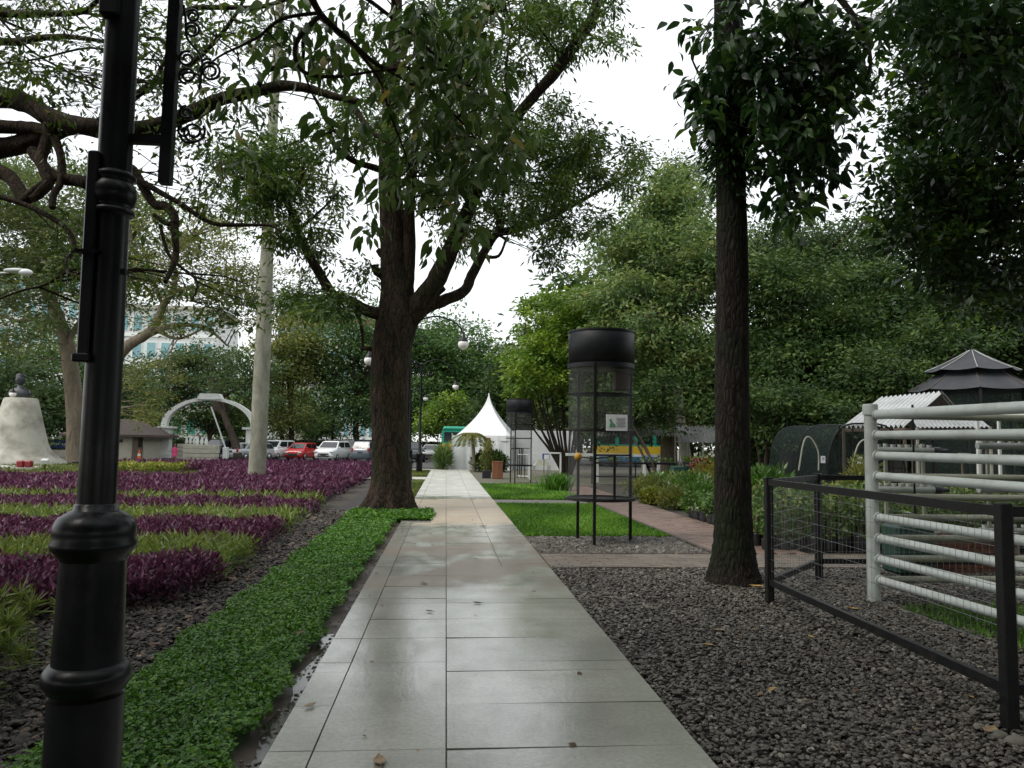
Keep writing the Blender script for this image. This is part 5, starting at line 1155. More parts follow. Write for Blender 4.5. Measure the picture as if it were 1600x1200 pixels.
        b = MB(); b.box((sx * Wc * .42, Lc / 2 - .05, belt - .1), (.18, .12, .32), bev=.04); b.build('tail_light', M['lamp_red'], e)
        b = MB(); b.box((sx * (Wc / 2 + .06), y0 + .25, belt + .05), (.17, .1, .14), bev=.03); b.build('mirror', paint, e)
    b = MB(); b.box((0, -Lc / 2 + .0, pr[0][2] - .03), (Wc * .5, .06, .13), bev=.02); b.build('grille', M['plate'], e)
    b = MB(); b.box((0, -Lc / 2 + .005, .42), (Wc * .55, .05, .13), bev=.02); b.build('air_intake', M['plate'], e)
    b = MB(); b.box((0, -Lc / 2 - .03, .47), (.42, .02, .13)); b.build('number_plate', M['plate'], e); b = MB(); b.box((0, Lc / 2 + .01, .75), (.42, .02, .13)); b.build('number_plate', M['plate'], e)
    return e
def cp_(name, c, r=.25): return mat(name, c, None, r, spec=.6, coat=.6)
K_white = cp_('white_car_paint', (.72, .74, .74)); K_red = cp_('red_car_paint', (.50, .015, .02)); K_dark = cp_('dark_car_paint', (.02, .025, .03)); K_silver = cp_('silver_car_paint', (.32, .34, .35)); K_grey = cp_('grey_blue_car_paint', (.10, .125, .15)); K_black = cp_('black_car_paint', (.01, .012, .014))
def cx(px, Y): return (P(px, 700, Y).x, Y, -.045)
car('white sport utility car with its nose to the flower bed', 'suv', K_white, cx(521, 68), R(-13))
car('small bright red hatchback', 'hatch', K_red, cx(472, 70), R(-15))
car('white people carrier parked next to the red hatchback', 'mpv', K_white, cx(433, 70), R(-17))
car('grey saloon half hidden by the pale palm trunk', 'sedan', K_silver, cx(405, 67), R(-10))
car('dark van with curved roof parked by the white car', 'van', K_black, cx(556, 76), R(-30))
car('white car mostly hidden behind the large white one', 'mpv', K_white, cx(545, 77), R(-24))
car('grey blue car seen from behind next to the big trunk', 'mpv', K_grey, cx(579, 68), R(180 - 18))
car('dark car showing just past the big trunk', 'suv', K_dark, cx(642, 68), R(14))
car('small silver hatchback near the far lamp post', 'hatch', K_silver, cx(675, 76), R(-10))
car('dark saloon parked under the arch', 'mpv', K_dark, cx(347, 66), R(-18))
car('silver saloon seen from behind beside the arch column', 'sedan', K_silver, cx(391, 66), R(150))
car('pale car whose roof shows over the hedge', 'mpv', K_silver, cx(508, 96), R(70))

# coloured bus
def bus(label, x0, x1, Y, z):
    w = x1 - x0; e = empty('bus', ((x0 + x1) / 2, Y, -.05), 0, label, 'bus')
    b = MB(); b.box((0, 0, .65), (w, 2.3, .5), bev=.06); b.build('skirt', M['van_blue'], e)
    b = MB(); b.box((0, 0, 1.25), (w, 2.32, .7)); b.build('side_panel', M['van_yellow'], e)
    b = MB(); b.box((0, 0, 2.1), (w, 2.28, 1.0)); b.build('upper_panel', M['van_green'], e)
    b = MB(); b.box((0, 0, 2.75), (w * .96, 2.3, .35), bev=.12); b.build('roof', M['van_green'], e)
    n = max(2, int(w / 1.3)); cw = w / n
    for k in range(n):
        b = MB(); b.box((-w / 2 + cw * (k + .5), -1.16, 2.12), (cw * .78, .06, .72)); b.build('window', M['glass'], e)
    for k in (-1, 1):
        b = MB(); b.lathe([(.05, -.12), (.4, -.12), (.42, 0), (.4, .12), (.05, .12)], (k * w * .3, -1.05, .42), 18, axis='y'); b.build('wheel', M['tyre'], e)
    return e
bus('green and yellow bus end showing beside the white tent', P(690, 700, 62).x, P(760, 700, 62).x, 62, 0)
bus('green yellow and blue bus glimpsed behind the tall round cage', P(930, 700, 60).x, P(1045, 700, 60).x, 60, 0)

# ================================================================== tent and cloth walls
tc = Vector((P(762, 732, 51).x, 51, -.055)); e = empty('pagoda_tent', tc, R(-13), 'white pagoda tent with a tall pointed roof and draped side', 'tent')
h = 2.55; ze = P(770, 681, 50).z + .05; za = P(763, 614, 51).z + .05
hx = 1.72
b = MB(); n = 14; vs = []; ring_n = 24
def sqp(u, r):
    s = u * 4 % 1; k = int(u * 4) % 4; c_ = [(-1, -1), (1, -1), (1, 1), (-1, 1)]; a, d_ = c_[k], c_[(k + 1) % 4]
    return (a[0] * (1 - s) + d_[0] * s) * r, (a[1] * (1 - s) + d_[1] * s) * r
for i in range(n + 1):
    t = i / n; r = hx * ((1 - t) ** 1.65 * .97 + .03 * (1 - t)) + .02; z = ze + (za - ze) * t
    for k in range(ring_n):
        x, yv = sqp(k / ring_n, r); sag = .06 * math.sin(math.pi * ((k / ring_n * 4) % 1)) * (1 - t); vs.append((x * (1 - sag) - .42 * t * 0, yv * (1 - sag), z))
b.add(vs, [(i * ring_n + k, i * ring_n + (k + 1) % ring_n, (i + 1) * ring_n + (k + 1) % ring_n, (i + 1) * ring_n + k) for i in range(n) for k in range(ring_n)], 0, False); b.build('roof', M['tent'], e)
b = MB(); vs = []
for j, z in enumerate((ze + .02, ze - .32)):
    for k in range(ring_n):
        x, yv = sqp(k / ring_n, hx + .02); vs.append((x, yv, z))
b.add(vs, [(k, (k + 1) % ring_n, ring_n + (k + 1) % ring_n, ring_n + k) for k in range(ring_n)]); b.build('valance', M['tent'], e)
def curtain(nm, p0, p1, z0, z1, m, parent, amp=.05, wav=2.6, nx=60, sag=0.0, swag=0.0):
    p0 = Vector(p0); p1 = Vector(p1); d = (p1 - p0); nrm = Vector((-d.y, d.x, 0)).normalized(); b = MB(); vs = []; nz = 10; L = d.length
    for j in range(nz + 1):
        for i in range(nx + 1):
            u = i / nx; v = j / nz
            w = amp * math.sin(u * L * wav * 2 + .6 * math.sin(u * 9)) * (1 - .5 * v)
            w += swag * math.sin(v * 9 + 6 * abs(u - .4)) * (1 - abs(u - .5) * 2)
            q = p0 + d * u + nrm * w; vs.append((q.x, q.y, z0 + (z1 - z0 - sag * math.sin(math.pi * u)) * v))
    b.add(vs, [(j * (nx + 1) + i, j * (nx + 1) + i + 1, (j + 1) * (nx + 1) + i + 1, (j + 1) * (nx + 1) + i) for j in range(nz) for i in range(nx)], 0, True)
    return b.build(nm, m, parent)
curtain('side_curtain', (-hx, -hx, 0), (hx, -hx, 0), 0, ze, M['cloth'], e, .06, 3.2)
curtain('side_curtain', (hx, -hx, 0), (hx, hx, 0), 0, ze, M['cloth'], e, .03)
curtain('side_curtain', (-hx, hx, 0), (-hx, -hx, 0), 0, ze, M['cloth'], e, .03)
for sx in (-1, 1):
    b = MB(); b.bar((sx * hx, -hx, 0), (sx * hx, -hx, ze), .07); b.build('pole', M['pipe'], e)
sp = P(738, 705, 47.5); e = empty('cloth_screen', (P(722, 732, 48).x, 48, -.05), 0, 'draped white cloth screen hanging in front of the tent side', 'cloth screen')
x0 = P(706, 700, 48).x - e.location.x; x1 = P(742, 700, 48).x - e.location.x
curtain('cloth', (x0, 0, 0), (x1, .3, 0), 0, 2.15, M['tent'], e, .028, 4.5, 90, .12, .02)
for x in (x0, x1):
    b = MB(); b.bar((x, .1, 0), (x, .1, 2.25), .05); b.build('post', M['pipe'], e)
e = empty('cloth_screen', (P(862, 725, 50).x, 50, -.05), 0, 'long plain white screen wall running on from the tent', 'cloth screen')
curtain('cloth', (P(803, 700, 50).x - e.location.x, 0, 0), (P(895, 700, 50).x - e.location.x, 0, 0), 0, P(870, 672, 50).z, M['cloth'], e, .02, 1.5)
b = MB()
for k in range(5): b.bar((P(803, 700, 50).x - e.location.x + k * .9, .1, 0), (P(803, 700, 50).x - e.location.x + k * .9, .1, 2.4), .05)
b.build('posts', M['pipe'], e)
# brown door like panel on tent front
b = MB(); b.box((0, 0, 1.25), (.34, .06, 1.0), bev=.02); tagit(b.build('board', M['wood'], None, (P(762, 700, 48.9).x, 48.9, .2)), 'narrow brown board leaning on the tent front', 'board')

# small palm, bushes, pots, wooden box
def bush(label, loc, rx, rz_, n, L, m, name='bush', cat='bush', wr=.45, stemc=8, up=.3, tintb=0, group=None, big=False):
    loc = Vector(loc); e = empty(name, loc, 0, label, cat, group); b = MB()
    for k in range(stemc):
        a = random.uniform(0, 6.28); b.tube([(0, 0, -.05), (math.cos(a) * rx * .3, math.sin(a) * rx * .3, rz_ * .7), (math.cos(a) * rx * .6, math.sin(a) * rx * .6, rz_ * 1.4)], [.02, .014, .006], 5)
    b.build('stems', M['bark_fardark'], e)
    d = unit(rng.normal(size=(n, 3))); r = rng.random((n, 1)) ** .4; pos = d * r * np.array([rx, rx, rz_]) * rng.uniform(.75, 1.1, (n, 1)); pos[:, 2] = np.abs(pos[:, 2] + rz_ * .9)
    dd = d + rng.normal(0, .5, (n, 3)); dd[:, 2] += up
    leaf_obj('foliage', pos, dd, L * rng.uniform(.7, 1.2, n), L * wr, m, e, kind='stuff', big=big); return e
bush('dark green bush against the white tent', (P(766, 733, 46).x, 46, -.05), 1.1, .62, 3400, .24, M['lf_dark'])
bush('leafy shrub between car park and path end', (P(692, 733, 47.5).x, 47.5, -.05), .42, .75, 900, .5, M['lf_mid'], wr=.12, up=.9)
pbx = Vector((P(738, 735, 45.5).x, 45.5, -.05)); e = empty('small_palm', pbx, 0, 'short leaning palm with drooping fronds in front of the tent', 'palm')
b = MB(); top = Vector((-.05, 0, 2.2)); b.tube([(.1, 0, 0), (.08, 0, .8), (0, 0, 1.6), top], [.14, .11, .09, .07], 10, jit=.05); b.build('trunk', M['bark_far'], e)
pp, dd = [], []
for k in range(9):
    a = k / 9 * 6.28 + .5; L = random.uniform(.8, 1.5)
    for j in range(50):
        u = j / 50; c_ = top + Vector((math.cos(a), math.sin(a), 0)) * L * u + Vector((0, 0, .55 * u - 1.25 * u * u)); 
        for s in (-1, 1): pp.append(c_); dd.append((-math.sin(a) * s + math.cos(a) * .4, math.cos(a) * s + math.sin(a) * .4, -.5))
leaf_obj('fronds', np.array([tuple(q) for q in pp]), np.array(dd), .38, .05, M['lf_olive'], e, kind='stuff')
pb2 = G(760, 747, -.05); e = empty('potted_plant', pb2, 0, 'slim shrub in a dark square pot beside the wooden box', 'potted plant')
b = MB(); b.prism([(-.2, -.2), (.2, -.2), (.2, .2), (-.2, .2)], 0, .36); b.build('pot', M['plastic_dark'], e)
n = 500; pos = np.stack([rng.normal(0, .15, n), rng.normal(0, .15, n), rng.uniform(.4, 1.7, n)], 1); b = MB(); b.tube([(0, 0, .3), (.03, 0, 1.0), (0, 0, 1.6)], [.03, .02, .01], 6); b.build('stem', M['bark_far'], e); leaf_obj('foliage', pos, rng.normal(size=(n, 3)) + np.array([0, 0, .4]), .17, .05, M['lf_olive'], e, kind='stuff')
wb3 = G(777, 748, -.05); e = empty('wooden_box', wb3, 0, 'upright reddish wooden box bin on the bare ground', 'wooden box'); e.scale = (.85, .85, 1)
for k in range(6):
    for f in range(2):
        b = MB(); b.box((-.27 + (k + .5) * .09, -.27 if f == 0 else .27, .4), (.082, .03, .78), bev=.004); b.build('plank', M['wood'], e)
        b = MB(); b.box((-.27 if f == 0 else .27, -.25 + (k + .5) * .083, .4), (.03, .076, .76), bev=.004); b.build('plank', M['wood'], e)
b = MB(); b.box((0, 0, .80), (.60, .60, .03)); b.build('lid', M['wood'], e)

# ================================================================== lamps
def park_lamp(label, base, h, arms, dp=1.0):
    base = Vector(base); e = empty('park_lamp', base, 0, label, 'lamp post')
    b = MB(); b.lathe([(.17, 0), (.17, .9), (.20, .95), (.20, 1.02), (.12, 1.1), (.08, 1.15), (.065, h * .6), (.05, h)], seg=14); b.sphere((0, 0, h + .08), .09, 10, 8); b.lathe([(.1, h - .35), (.1, h - .28)], seg=12); b.build('pole', M['black'], e)
    for (ax, ay, gz, rise) in arms:
        hd = Vector((ax, ay, 0)); s = Vector((0, 0, h - .2)); t = Vector((ax, ay, gz + .35))
        b = MB(); p, r = smooth_path([s, s + hd * .12 + Vector((0, 0, rise * .7)), s + hd * .5 + Vector((0, 0, rise)), Vector((ax * .86, ay * .86, (h + rise) * .62 + gz * .38)), t], [.035, .03, .027, .025, .022], 7); b.tube(p, r, 7)
        # scroll
        sc = []
        for k in range(22):
            a = k / 21 * 7.0; rr = .32 * (1 - k / 26); c_ = s + hd * .2 + Vector((0, 0, -.1)); sc.append(c_ + hd.normalized() * math.cos(a + 1.5) * rr + Vector((0, 0, math.sin(a + 1.5) * rr)))
        b.tube(sc, .016, 6); b.build('arm', M['black'], e)
        b = MB(); b.lathe([(.03, .36), (.05, .28), (.14, .16), (.165, .08)], Vector((ax, ay, gz)), 14); b.build('cap', M['black_rail'], e)
        b = MB(); b.sphere((ax, ay, gz), .18, 18, 12); b.build('globe', M['globe'], e)
    return e
lb = Vector((P(637, 700, 26).x, 26, -.05)); g1 = P(724, 538, 26) - lb; g2 = P(577, 563, 27.5) - lb
park_lamp('curved arm lamp post standing right behind the big trunk', lb, 5.35, [(g1.x, 0, g1.z, .65), (g2.x, 1.5, g2.z, .5)])
lb = Vector((P(655, 735, 44).x, 44, -.05)); g1 = P(712, 604, 44) - lb
park_lamp('tall double arm lamp post at the far end of the path', lb, 5.9, [(g1.x, 0, g1.z, .55), (-g1.x, 0, g1.z, .55)])
lb = Vector((P(640, 735, 60).x, 60, -.05)); g1 = P(665, 623, 60) - lb
park_lamp('most distant lamp post with its globe by the tall pole', lb, 5.5, [(g1.x, 0, g1.z, .5), (-g1.x, 0, g1.z, .5)])
lb = Vector((P(-20, 725, 46).x, 46, -.05)); g1 = P(20, 616, 46) - lb
park_lamp('lamp post beyond the frame edge with a globe beside the bust', lb, 5.6, [(g1.x, 0, g1.z, .5)])
lb = Vector((P(408, 715, 62).x, 62, -.05)); g1 = P(397, 640, 62) - lb
park_lamp('lamp with a small globe behind the pale palm trunk', lb, 5.3, [(g1.x, 0, g1.z, .45)])
# near black lamp post
Yl = 3.0; xb = P(124, 1200, Yl).x
def zl(py, px=150): return P(px, py, Yl).z
lb = Vector((xb + .01, Yl, -.08)); e = empty('lamp_post', lb, 0, 'thick glossy black cast lamp post close beside the path', 'lamp post'); q = lambda py, px=150: zl(py, px) + .08
b = MB(); b.lathe([(.185, 0), (.18, .08), (.14, .16), (.130, .22), (.128, .25), (.1275, .3), (.126, .45), (.125, q(1085))], seg=36); b.build('foot', M['black'], e)
b = MB(); z = q(1050, 130); b.lathe([(.128, z - .06), (.135, z - .045), (.145, z - .03), (.148, z - .005), (.143, z + .012), (.13, z + .03), (.12, z + .036)], seg=40); b.build('lower_ring', M['black'], e)
z2 = q(845, 150)
b = MB(); b.lathe([(.119, z - .02), (.118, z + .03), (.114, z + .2), (.109, z2 - .05), (.109, z2 - .02)], seg=40); b.build('drum', M['black'], e)
b = MB(); b.lathe([(.108, z2 - .07), (.118, z2 - .05), (.142, z2 - .025), (.144, z2 - .005), (.136, z2 + .01), (.14, z2 + .03), (.138, z2 + .055), (.122, z2 + .085), (.09, z2 + .105), (.076, z2 + .112), (.072, z2 + .13), (.066, z2 + .135)], seg=40); b.build('collar', M['black'], e)
z3 = q(305, 190)
b = MB(); b.lathe([(.0655, z2 + .1), (.063, z2 + .6), (.060, z3), (.056, z3 + 1.2), (.052, 5.2)], seg=36); b.build('shaft', M['black'], e)
b = MB(); b.lathe([(.06, z3 - .085), (.078, z3 - .075), (.078, z3 - .062), (.063, z3 - .055), (.073, z3 - .04), (.083, z3 - .012), (.082, z3 + .02), (.068, z3 + .045), (.064, z3 + .05), (.077, z3 + .06), (.077, z3 + .072), (.06, z3 + .085)], seg=40); b.build('knuckle', M['black'], e)
sx_ = P(168, 420, Yl - .06).x - lb.x
b = MB(); b.box((-.048, -.05, (q(245) + q(560)) / 2), (.042, .05, q(245) - q(560)), bev=.006); b.build('cable_cover', M['black'], e)
b = MB(); b.box((-.02, -.055, q(-60, 195)), (.07, .06, q(-160, 195) - q(38, 195)), bev=.006); b.build('switch_box', M['black'], e)
b = MB(); b.box((-.05, -.06, q(562)), (.06, .05, .03), bev=.004); b.box((-.05, -.05, q(400)), (.075, .07, .014)); b.box((.055, -.02, q(425)), (.03, .02, .02)); b.build('clamp', M['black'], e)
vx = P(267, 150, Yl).x - lb.x
b = MB(); b.bar((vx - .005, 0, q(288, 262)), (vx + .012, 0, 4.6), .042, .042); b.build('bracket_upright', M['black'], e)
b = MB(); b.bar((.04, 0, q(219, 240)), (vx, 0, q(219, 240)), .03, .034); b.build('bracket_bar', M['black'], e); b = MB(); b.bar((.04, 0, q(-250, 240)), (vx, 0, q(-250, 240)), .03, .034); b.build('bracket_bar', M['black'], e)
def scroll(cx_, cz, r, turns, a0, w=.007, dirn=1, tail=None):
    pts = []; n = int(turns * 16)
    for k in range(n + 1):
        a = a0 + dirn * k / 16 * 6.28; rr = r * (1 - .62 * k / n); pts.append(Vector((cx_ + math.cos(a) * rr, 0, cz + math.sin(a) * rr)))
    if tail: pts = [Vector((t[0], 0, t[1])) for t in tail] + pts
    b = MB()
    vs = []
    b.tube(pts, w, 7); b.build('scroll', M['black'], e)
def sxz(px, py): p = P(px, py, Yl) - lb; return p.x, p.z
for (px, py, rp, tu, a0, dr) in ((301, 25, 11, 1.4, 2.5, -1), (300, 47, 13, 1.6, 2.6, -1), (292, 92, 13, 1.4, 1.2, 1), (329, 112, 17, 1.8, 3.2, -1), (293, 118, 14, 1.5, 4.6, -1), (291, 176, 11, 1.5, 1.6, 1), (302, 206, 18, 1.6, .6, -1), (288, 205, 10, 1.3, 2.0, 1)):
    x, z = sxz(px, py); scroll(x, z, rp * Yl / FPX, tu, a0, .005, dr)
for pts in ([(287, 8), (290, 30), (291, 55), (300, 70), (312, 84), (316, 100), (314, 118), (311, 140)], [(279, 118), (296, 113), (312, 119), (314, 130)], [(279, 165), (292, 172), (302, 188)], [(280, 212), (290, 222), (304, 222)], [(314, 96), (322, 92), (330, 93)]):
    p, r = smooth_path([Vector((sxz(*q_)[0], 0, sxz(*q_)[1])) for q_ in pts], [.005] * len(pts), 5); b = MB(); b.tube(p, r, 7); b.build('scroll', M['black'], e)

# ================================================================== round cages
def cage(label, loc, rz, card=True):
    e = empty('round_cage', loc, rz, label, 'cage', 'round drum topped cages'); r = .55; zt, zb, zr = 3.50, 2.90, .73
    b = MB(); b.lathe([(r - .01, zb), (r, zb + .0), (r, zt - .02), (r - .02, zt), (.02, zt + .02)], seg=48); b.lathe([(r + .012, zb - .02), (r + .012, zb + .05)], seg=48); b.lathe([(r + .01, zt - .03), (r + .01, zt)], seg=48); b.build('drum_roof', M['drum'], e)
    for a in (R(-111), R(123), R(14)):
        b = MB(); x, y = math.cos(a) * r, math.sin(a) * r; b.bar((x, y, -.05), (x, y, zb + .05), .045); b.build('leg', M['black_rail'], e)
    def ring(z, w, nm, r_=r):
        b = MB(); b.lathe([(r_ - w, z - w / 2), (r_, z - w / 2), (r_, z + w / 2), (r_ - w, z + w / 2), (r_ - w, z - w / 2)], seg=48, smooth=False); b.build(nm, M['black_rail'], e)
    ring(zr, .05, 'floor_ring', r + .02); ring(1.86, .035, 'middle_ring'); ring(2.45, .008, 'wire_ring'); 
    b = MB(); b.lathe([(.02, zr - .01), (r - .03, zr - .01)], seg=40); b.build('floor', M['net'], e)
    b = MB(); b.lathe([(r - .008, zr), (r - .008, zb)], seg=48); b.build('mesh_wall', M['net_cage'], e)
    b = MB(); b.bar((.12, -r + .02, zr), (.12, -r + .02, 1.45), .035); b.bar((-.20, -r + .04, 1.45), (.42, -.36, 1.45), .03); b.build('door_frame', M['black_rail'], e)
    if card:
        b = MB(); b.box((.15, -.55, 1.97), (.36, .012, .26), Matrix.Rotation(R(10), 3, 'Z')); c_ = b.build('card', M['paper'], e)
        b = MB(); rot = Matrix.Rotation(R(10), 3, 'Z')
        for k in range(7): b.box(Vector((.15, -.55, 1.97)) + rot @ Vector((.065, -.009, .075 - k * .022)), (.16 - .03 * (k % 3 == 2), .004, .008), rot)
        b.build('print', M['ink'], c_)
        b = MB(); b.prism([(-.13, -.07), (-.02, -.07), (-.03, -.03), (-.07, .0), (-.10, .06), (-.13, .05), (-.11, .0)], -.002, .002, mat=(Matrix.Translation((.15, -.561, 1.97)) @ rot.to_4x4() @ Matrix(((1, 0, 0, 0), (0, 0, 1, 0), (0, 1, 0, 0), (0, 0, 0, 1))))); b.build('picture', M['ink_green'], c_)
        b = MB(); b.box((.36, .1, 2.68), (.24, .26, .28), bev=.01); nb = b.build('nest_box', M['timber'], e); b = MB(); b.box((.34, .08, 2.85), (.32, .34, .03), Matrix.Rotation(.25, 3, 'Y')); b.build('roof', M['timber'], nb)
        b = MB(); b.sphere((-.43, -.32, 1.42), .065, 16, 10, 0, (1, 1, 1)); b.build('feeder_ball', M['plant_label_yellow'], e)
        b = MB(); b.tube([(-.43, -.30, 1.42), (-.1, 0, 1.38), (.3, .1, 1.44)], .012, 6); b.build('perch', M['black_rail'], e)
    return e
cage('tall round cage on three legs with a white notice card', (2.56, 12.95, -.05), 0)
cage('distant round cage on three legs near the tent', (P(810, 752, 33).x, 33, -.05), 0, False)

# ================================================================== black fence, white pipe pen
def fence(name, label, A, B, ztop=1.27, zbot=.24, posts=(1, 1), pw=.075, wire=True, step=.065, mid=()):
    A = Vector(A); B = Vector(B); e = empty(name, A, 0, label, 'fence'); d = B - A; L = d.length; u = d.normalized()
    for k, s in enumerate(posts):
        if s:
            p = u * (L if k else 0); b = MB(); b.box(p + Vector((0, 0, ztop / 2 - .02)), (pw * s, pw * s, ztop + .10), Matrix.Rotation(math.atan2(u.y, u.x), 3, 'Z'), bev=.006); b.build('post', M['black_rail'], e)
    for m_ in mid:
        b = MB(); b.box(u * m_ + Vector((0, 0, ztop / 2 - .02)), (pw * .8, pw * .8, ztop + .06)); b.build('post', M['black_rail'], e)
    for z in (ztop - .02, zbot):
        b = MB(); b.bar(u * pw * .5 + Vector((0, 0, z)), u * (L - pw * .5) + Vector((0, 0, z)), .045, .06); b.build('rail', M['black_rail'], e)
    if wire:
        b = MB(); n = int(L / step); w = .0013
        for k in range(1, n):
            p = u * (k * L / n); b.tube([p + Vector((0, 0, zbot + .02)), p + Vector((0, 0, ztop - .05))], w, 3, caps=False)
        o = b.build('vertical_wires', M['wire'], e); o['kind'] = 'stuff'
        nz = 9
        for k in range(1, nz):
            b = MB(); z = zbot + (ztop - zbot) * k / nz; b.tube([u * pw * .5 + Vector((0, 0, z)), u * (L - pw * .5) + Vector((0, 0, z))], .0022, 4, caps=False); b.build('wire', M['wire'], e)
    return e
A = Vector((3.32, 7.92, -.05)); Bp = Vector((4.54, 9.35, -.05)); Cc = Vector((3.245, 4.38, -.05))
fence('wire_fence', 'long black railed wire fence running along the gravel', A, Cc, posts=(1, 1.0))
fence('wire_fence', 'short angled black wire fence at the far fence corner', A, Bp, posts=(0, 1.1))
fence('wire_fence', 'black rail fence facing the nursery plants behind the pipes', Bp, Bp + Vector((6.2, -.15, 0)), posts=(0, 1), mid=(3.1,), step=.13)
fence('wire_fence', 'black fence panel turning off at the nearest corner post', Cc, Cc + Vector((2.8, .05, 0)), posts=(0, 1))

pc = Vector((4.53, 8.1, -.05)); e = empty('pipe_pen', pc, 0, 'white horizontal pipe pen with a tall capped corner post', 'pipe fence')
b = MB(); b.lathe([(.068, 0), (.064, 2.06)], seg=24); b.build('post', M['pipe'], e); b = MB(); b.lathe([(.078, 1.97), (.078, 2.07), (.07, 2.085), (.01, 2.09)], seg=24); b.build('cap', M['pipe'], e)
zs = [.235 + .217 * k for k in range(9)]
end = Vector((.32, -4.6, 0))
for k, z in enumerate(zs):
    if k in (): continue
    b = MB(); b.tube([Vector((.03, -.04, z)), Vector((.03, -.04, z)) + end * .5 + Vector((0, 0, -.012)), Vector((.03, -.04, z)) + end], .043 if k < 8 else .052, 18); b.lathe([(.055, -.03), (.055, .05)], (.03, -.06, z), 16, axis='y'); b.build('pipe', M['pipe'], e)
    b = MB(); b.tube([Vector((.05, .0, z - .005)), Vector((2.4, .05, z - .01)), Vector((4.8, .1, z - .005))], .036, 16); b.build('pipe', M['pipe_old'], e)
for p in (end + Vector((.03, 0, 0)), Vector((4.85, .1, 0)), Vector((4.9, -4.6, 0))):
    b = MB(); b.lathe([(.065, 0), (.06, 2.05)], p, 20); b.build('post', M['pipe'], e)
b = MB(); b.lathe([(.012, 0), (.012, 1.2)], (.6, .2, .9), 8); b.build('thin_stay', M['black_rail'], e)

# hydroponic racks behind the pen
def hydro(label, x, yv, L, zs_, n=9, rz=0):
    e = empty('hydroponic_rack', (x, yv, -.05), rz, label, 'plant rack')
    for s in (0, 1):
        b = MB(); b.bar((s * L - (0 if s else 0) + (.15 if s == 0 else -.15), 0, 0), (s * L + (.15 if s == 0 else -.15), 0, zs_[-1] + .1), .04); b.build('leg', M['pipe_old'], e)
    for z in zs_:
        b = MB(); b.tube([(0, 0, z), (L, 0, z)], .05, 14); pi = b.build('grow_pipe', M['pipe'], e)
        b = MB(); b.lathe([(.056, 0), (.056, .1), (.03, .16), (.03, .22)], (L, 0, z), 12, axis='x'); b.build('end_cap', M['plastic_dark'], pi)
        b = MB()
        for k in range(n): b.lathe([(.028, .04), (.038, .085)], ((k + .5) * L / n, 0, z), 8)
        b.build('cups', M['white'], pi)
    return e
hydro('hydroponic pipe rack with small cups behind the pen corner', P(1367, 703, 10.6).x, 10.6, .85, [P(1400, 765, 10.6).z + .05, P(1400, 704, 10.6).z + .05], 8)
hydro('hydroponic pipe rack further along behind the pen', P(1527, 700, 10.9).x, 10.9, 2.4, [.45, P(1560, 765, 10.9).z + .05, P(1560, 697, 10.9).z + .05], 16)
e = empty('brick_planter', (6.7, 9.95, -.05), 0, 'low red brick planter wall seen through the pen', 'planter')
bm_ = MB(); bm_.box((0, 0, 0), (.2, .1, .058), bev=.004); bme = bm_.mesh('brick'); bme.materials.append(M['brick'])
for rr in range(8):
    for c_ in range(8):
        o = bpy.data.objects.new('brick', bme); C.objects.link(o); o.parent = e; o.location = (-.85 + c_ * .21 + (.1 if rr % 2 else 0), 0, .03 + rr * .066)
b = MB(); b.box((0, .02, .27), (1.75, .07, .52)); b.build('mortar', M['concrete'], e)
b = MB(); b.box((0, 0, .35), (.5, .4, .6), bev=.03); tagit(b.build('storage_bin', M['bin_green'], None, (P(1425, 820, 9.6).x, 9.7, -.05)), 'dark green plastic bin behind the pipe pen', 'bin')
e = empty('small_sign', (P(1505, 720, 12.5).x, 12.5, -.05), 0, 'small white notice on a stake behind the pipes', 'sign'); z = P(1505, 714, 12.5).z + .05
b = MB(); b.bar((0, 0, 0), (0, .02, z), .03); b.build('stake', M['timber'], e); b = MB(); b.box((0, -.03, z), (.22, .01, .13)); o = b.build('board', M['paper'], e)
b = MB(); b.box((-.06, -.04, z), (.06, .004, .07)); b.build('print', M['ink'], o)

# corrugated shelter
def corr(name, a, b_, c_, d_, m, parent, n=22, amp=.028, off=Vector((0, 0, 0))):
    """corrugated sheet: ribs run from edge a-b (eave) up to edge d-c (ridge)"""
    a, b_, c_, d_ = [Vector(v) - off for v in (a, b_, c_, d_)]; k = n * 4; vs = []; nrm = (b_ - a).cross(d_ - a).normalized()
    for i in range(k + 1):
        u = i / k; h = nrm * amp * math.sin(u * n * 6.283)
        vs += [a.lerp(b_, u) + h, d_.lerp(c_, u) + h]
    mb = MB(); mb.add(vs, [(2 * i, 2 * i + 2, 2 * i + 3, 2 * i + 1) for i in range(k)], 0, True); mb.add([v - nrm * .006 for v in vs], [(2 * i, 2 * i + 1, 2 * i + 3, 2 * i + 2) for i in range(k)], 0, True)
    return mb.build(name, m, parent)
ea, eb = P(1318, 667, 19.5), P(1413, 666, 18.6); ra, rb = P(1377, 622, 21.3), P(1473, 613, 20.4)
org = Vector((eb.x, eb.y, -.05)); e = empty('corrugated_shelter', org, 0, 'small shelter with a pale corrugated gable roof behind the pipe pen', 'shelter')
fa, fb = ra + (ra - ea) * Vector((1, 1, 1)), rb + (rb - eb); fa = Vector((fa.x, fa.y, ea.z)); fb = Vector((fb.x, fb.y, eb.z))
corr('roof_sheet', ea, eb, rb, ra, M['zinc_white'], e, 13, .055, org); corr('roof_sheet', fb, fa, ra, rb, M['zinc_white'], e, 13, .055, org)
for p in (ea, eb, fa, fb):
    b = MB(); q_ = Vector((p.x, p.y, 0)) - org; b.bar((q_.x, q_.y, 0), (q_.x, q_.y, p.z + .02), .06); b.build('post', M['timber'], e)
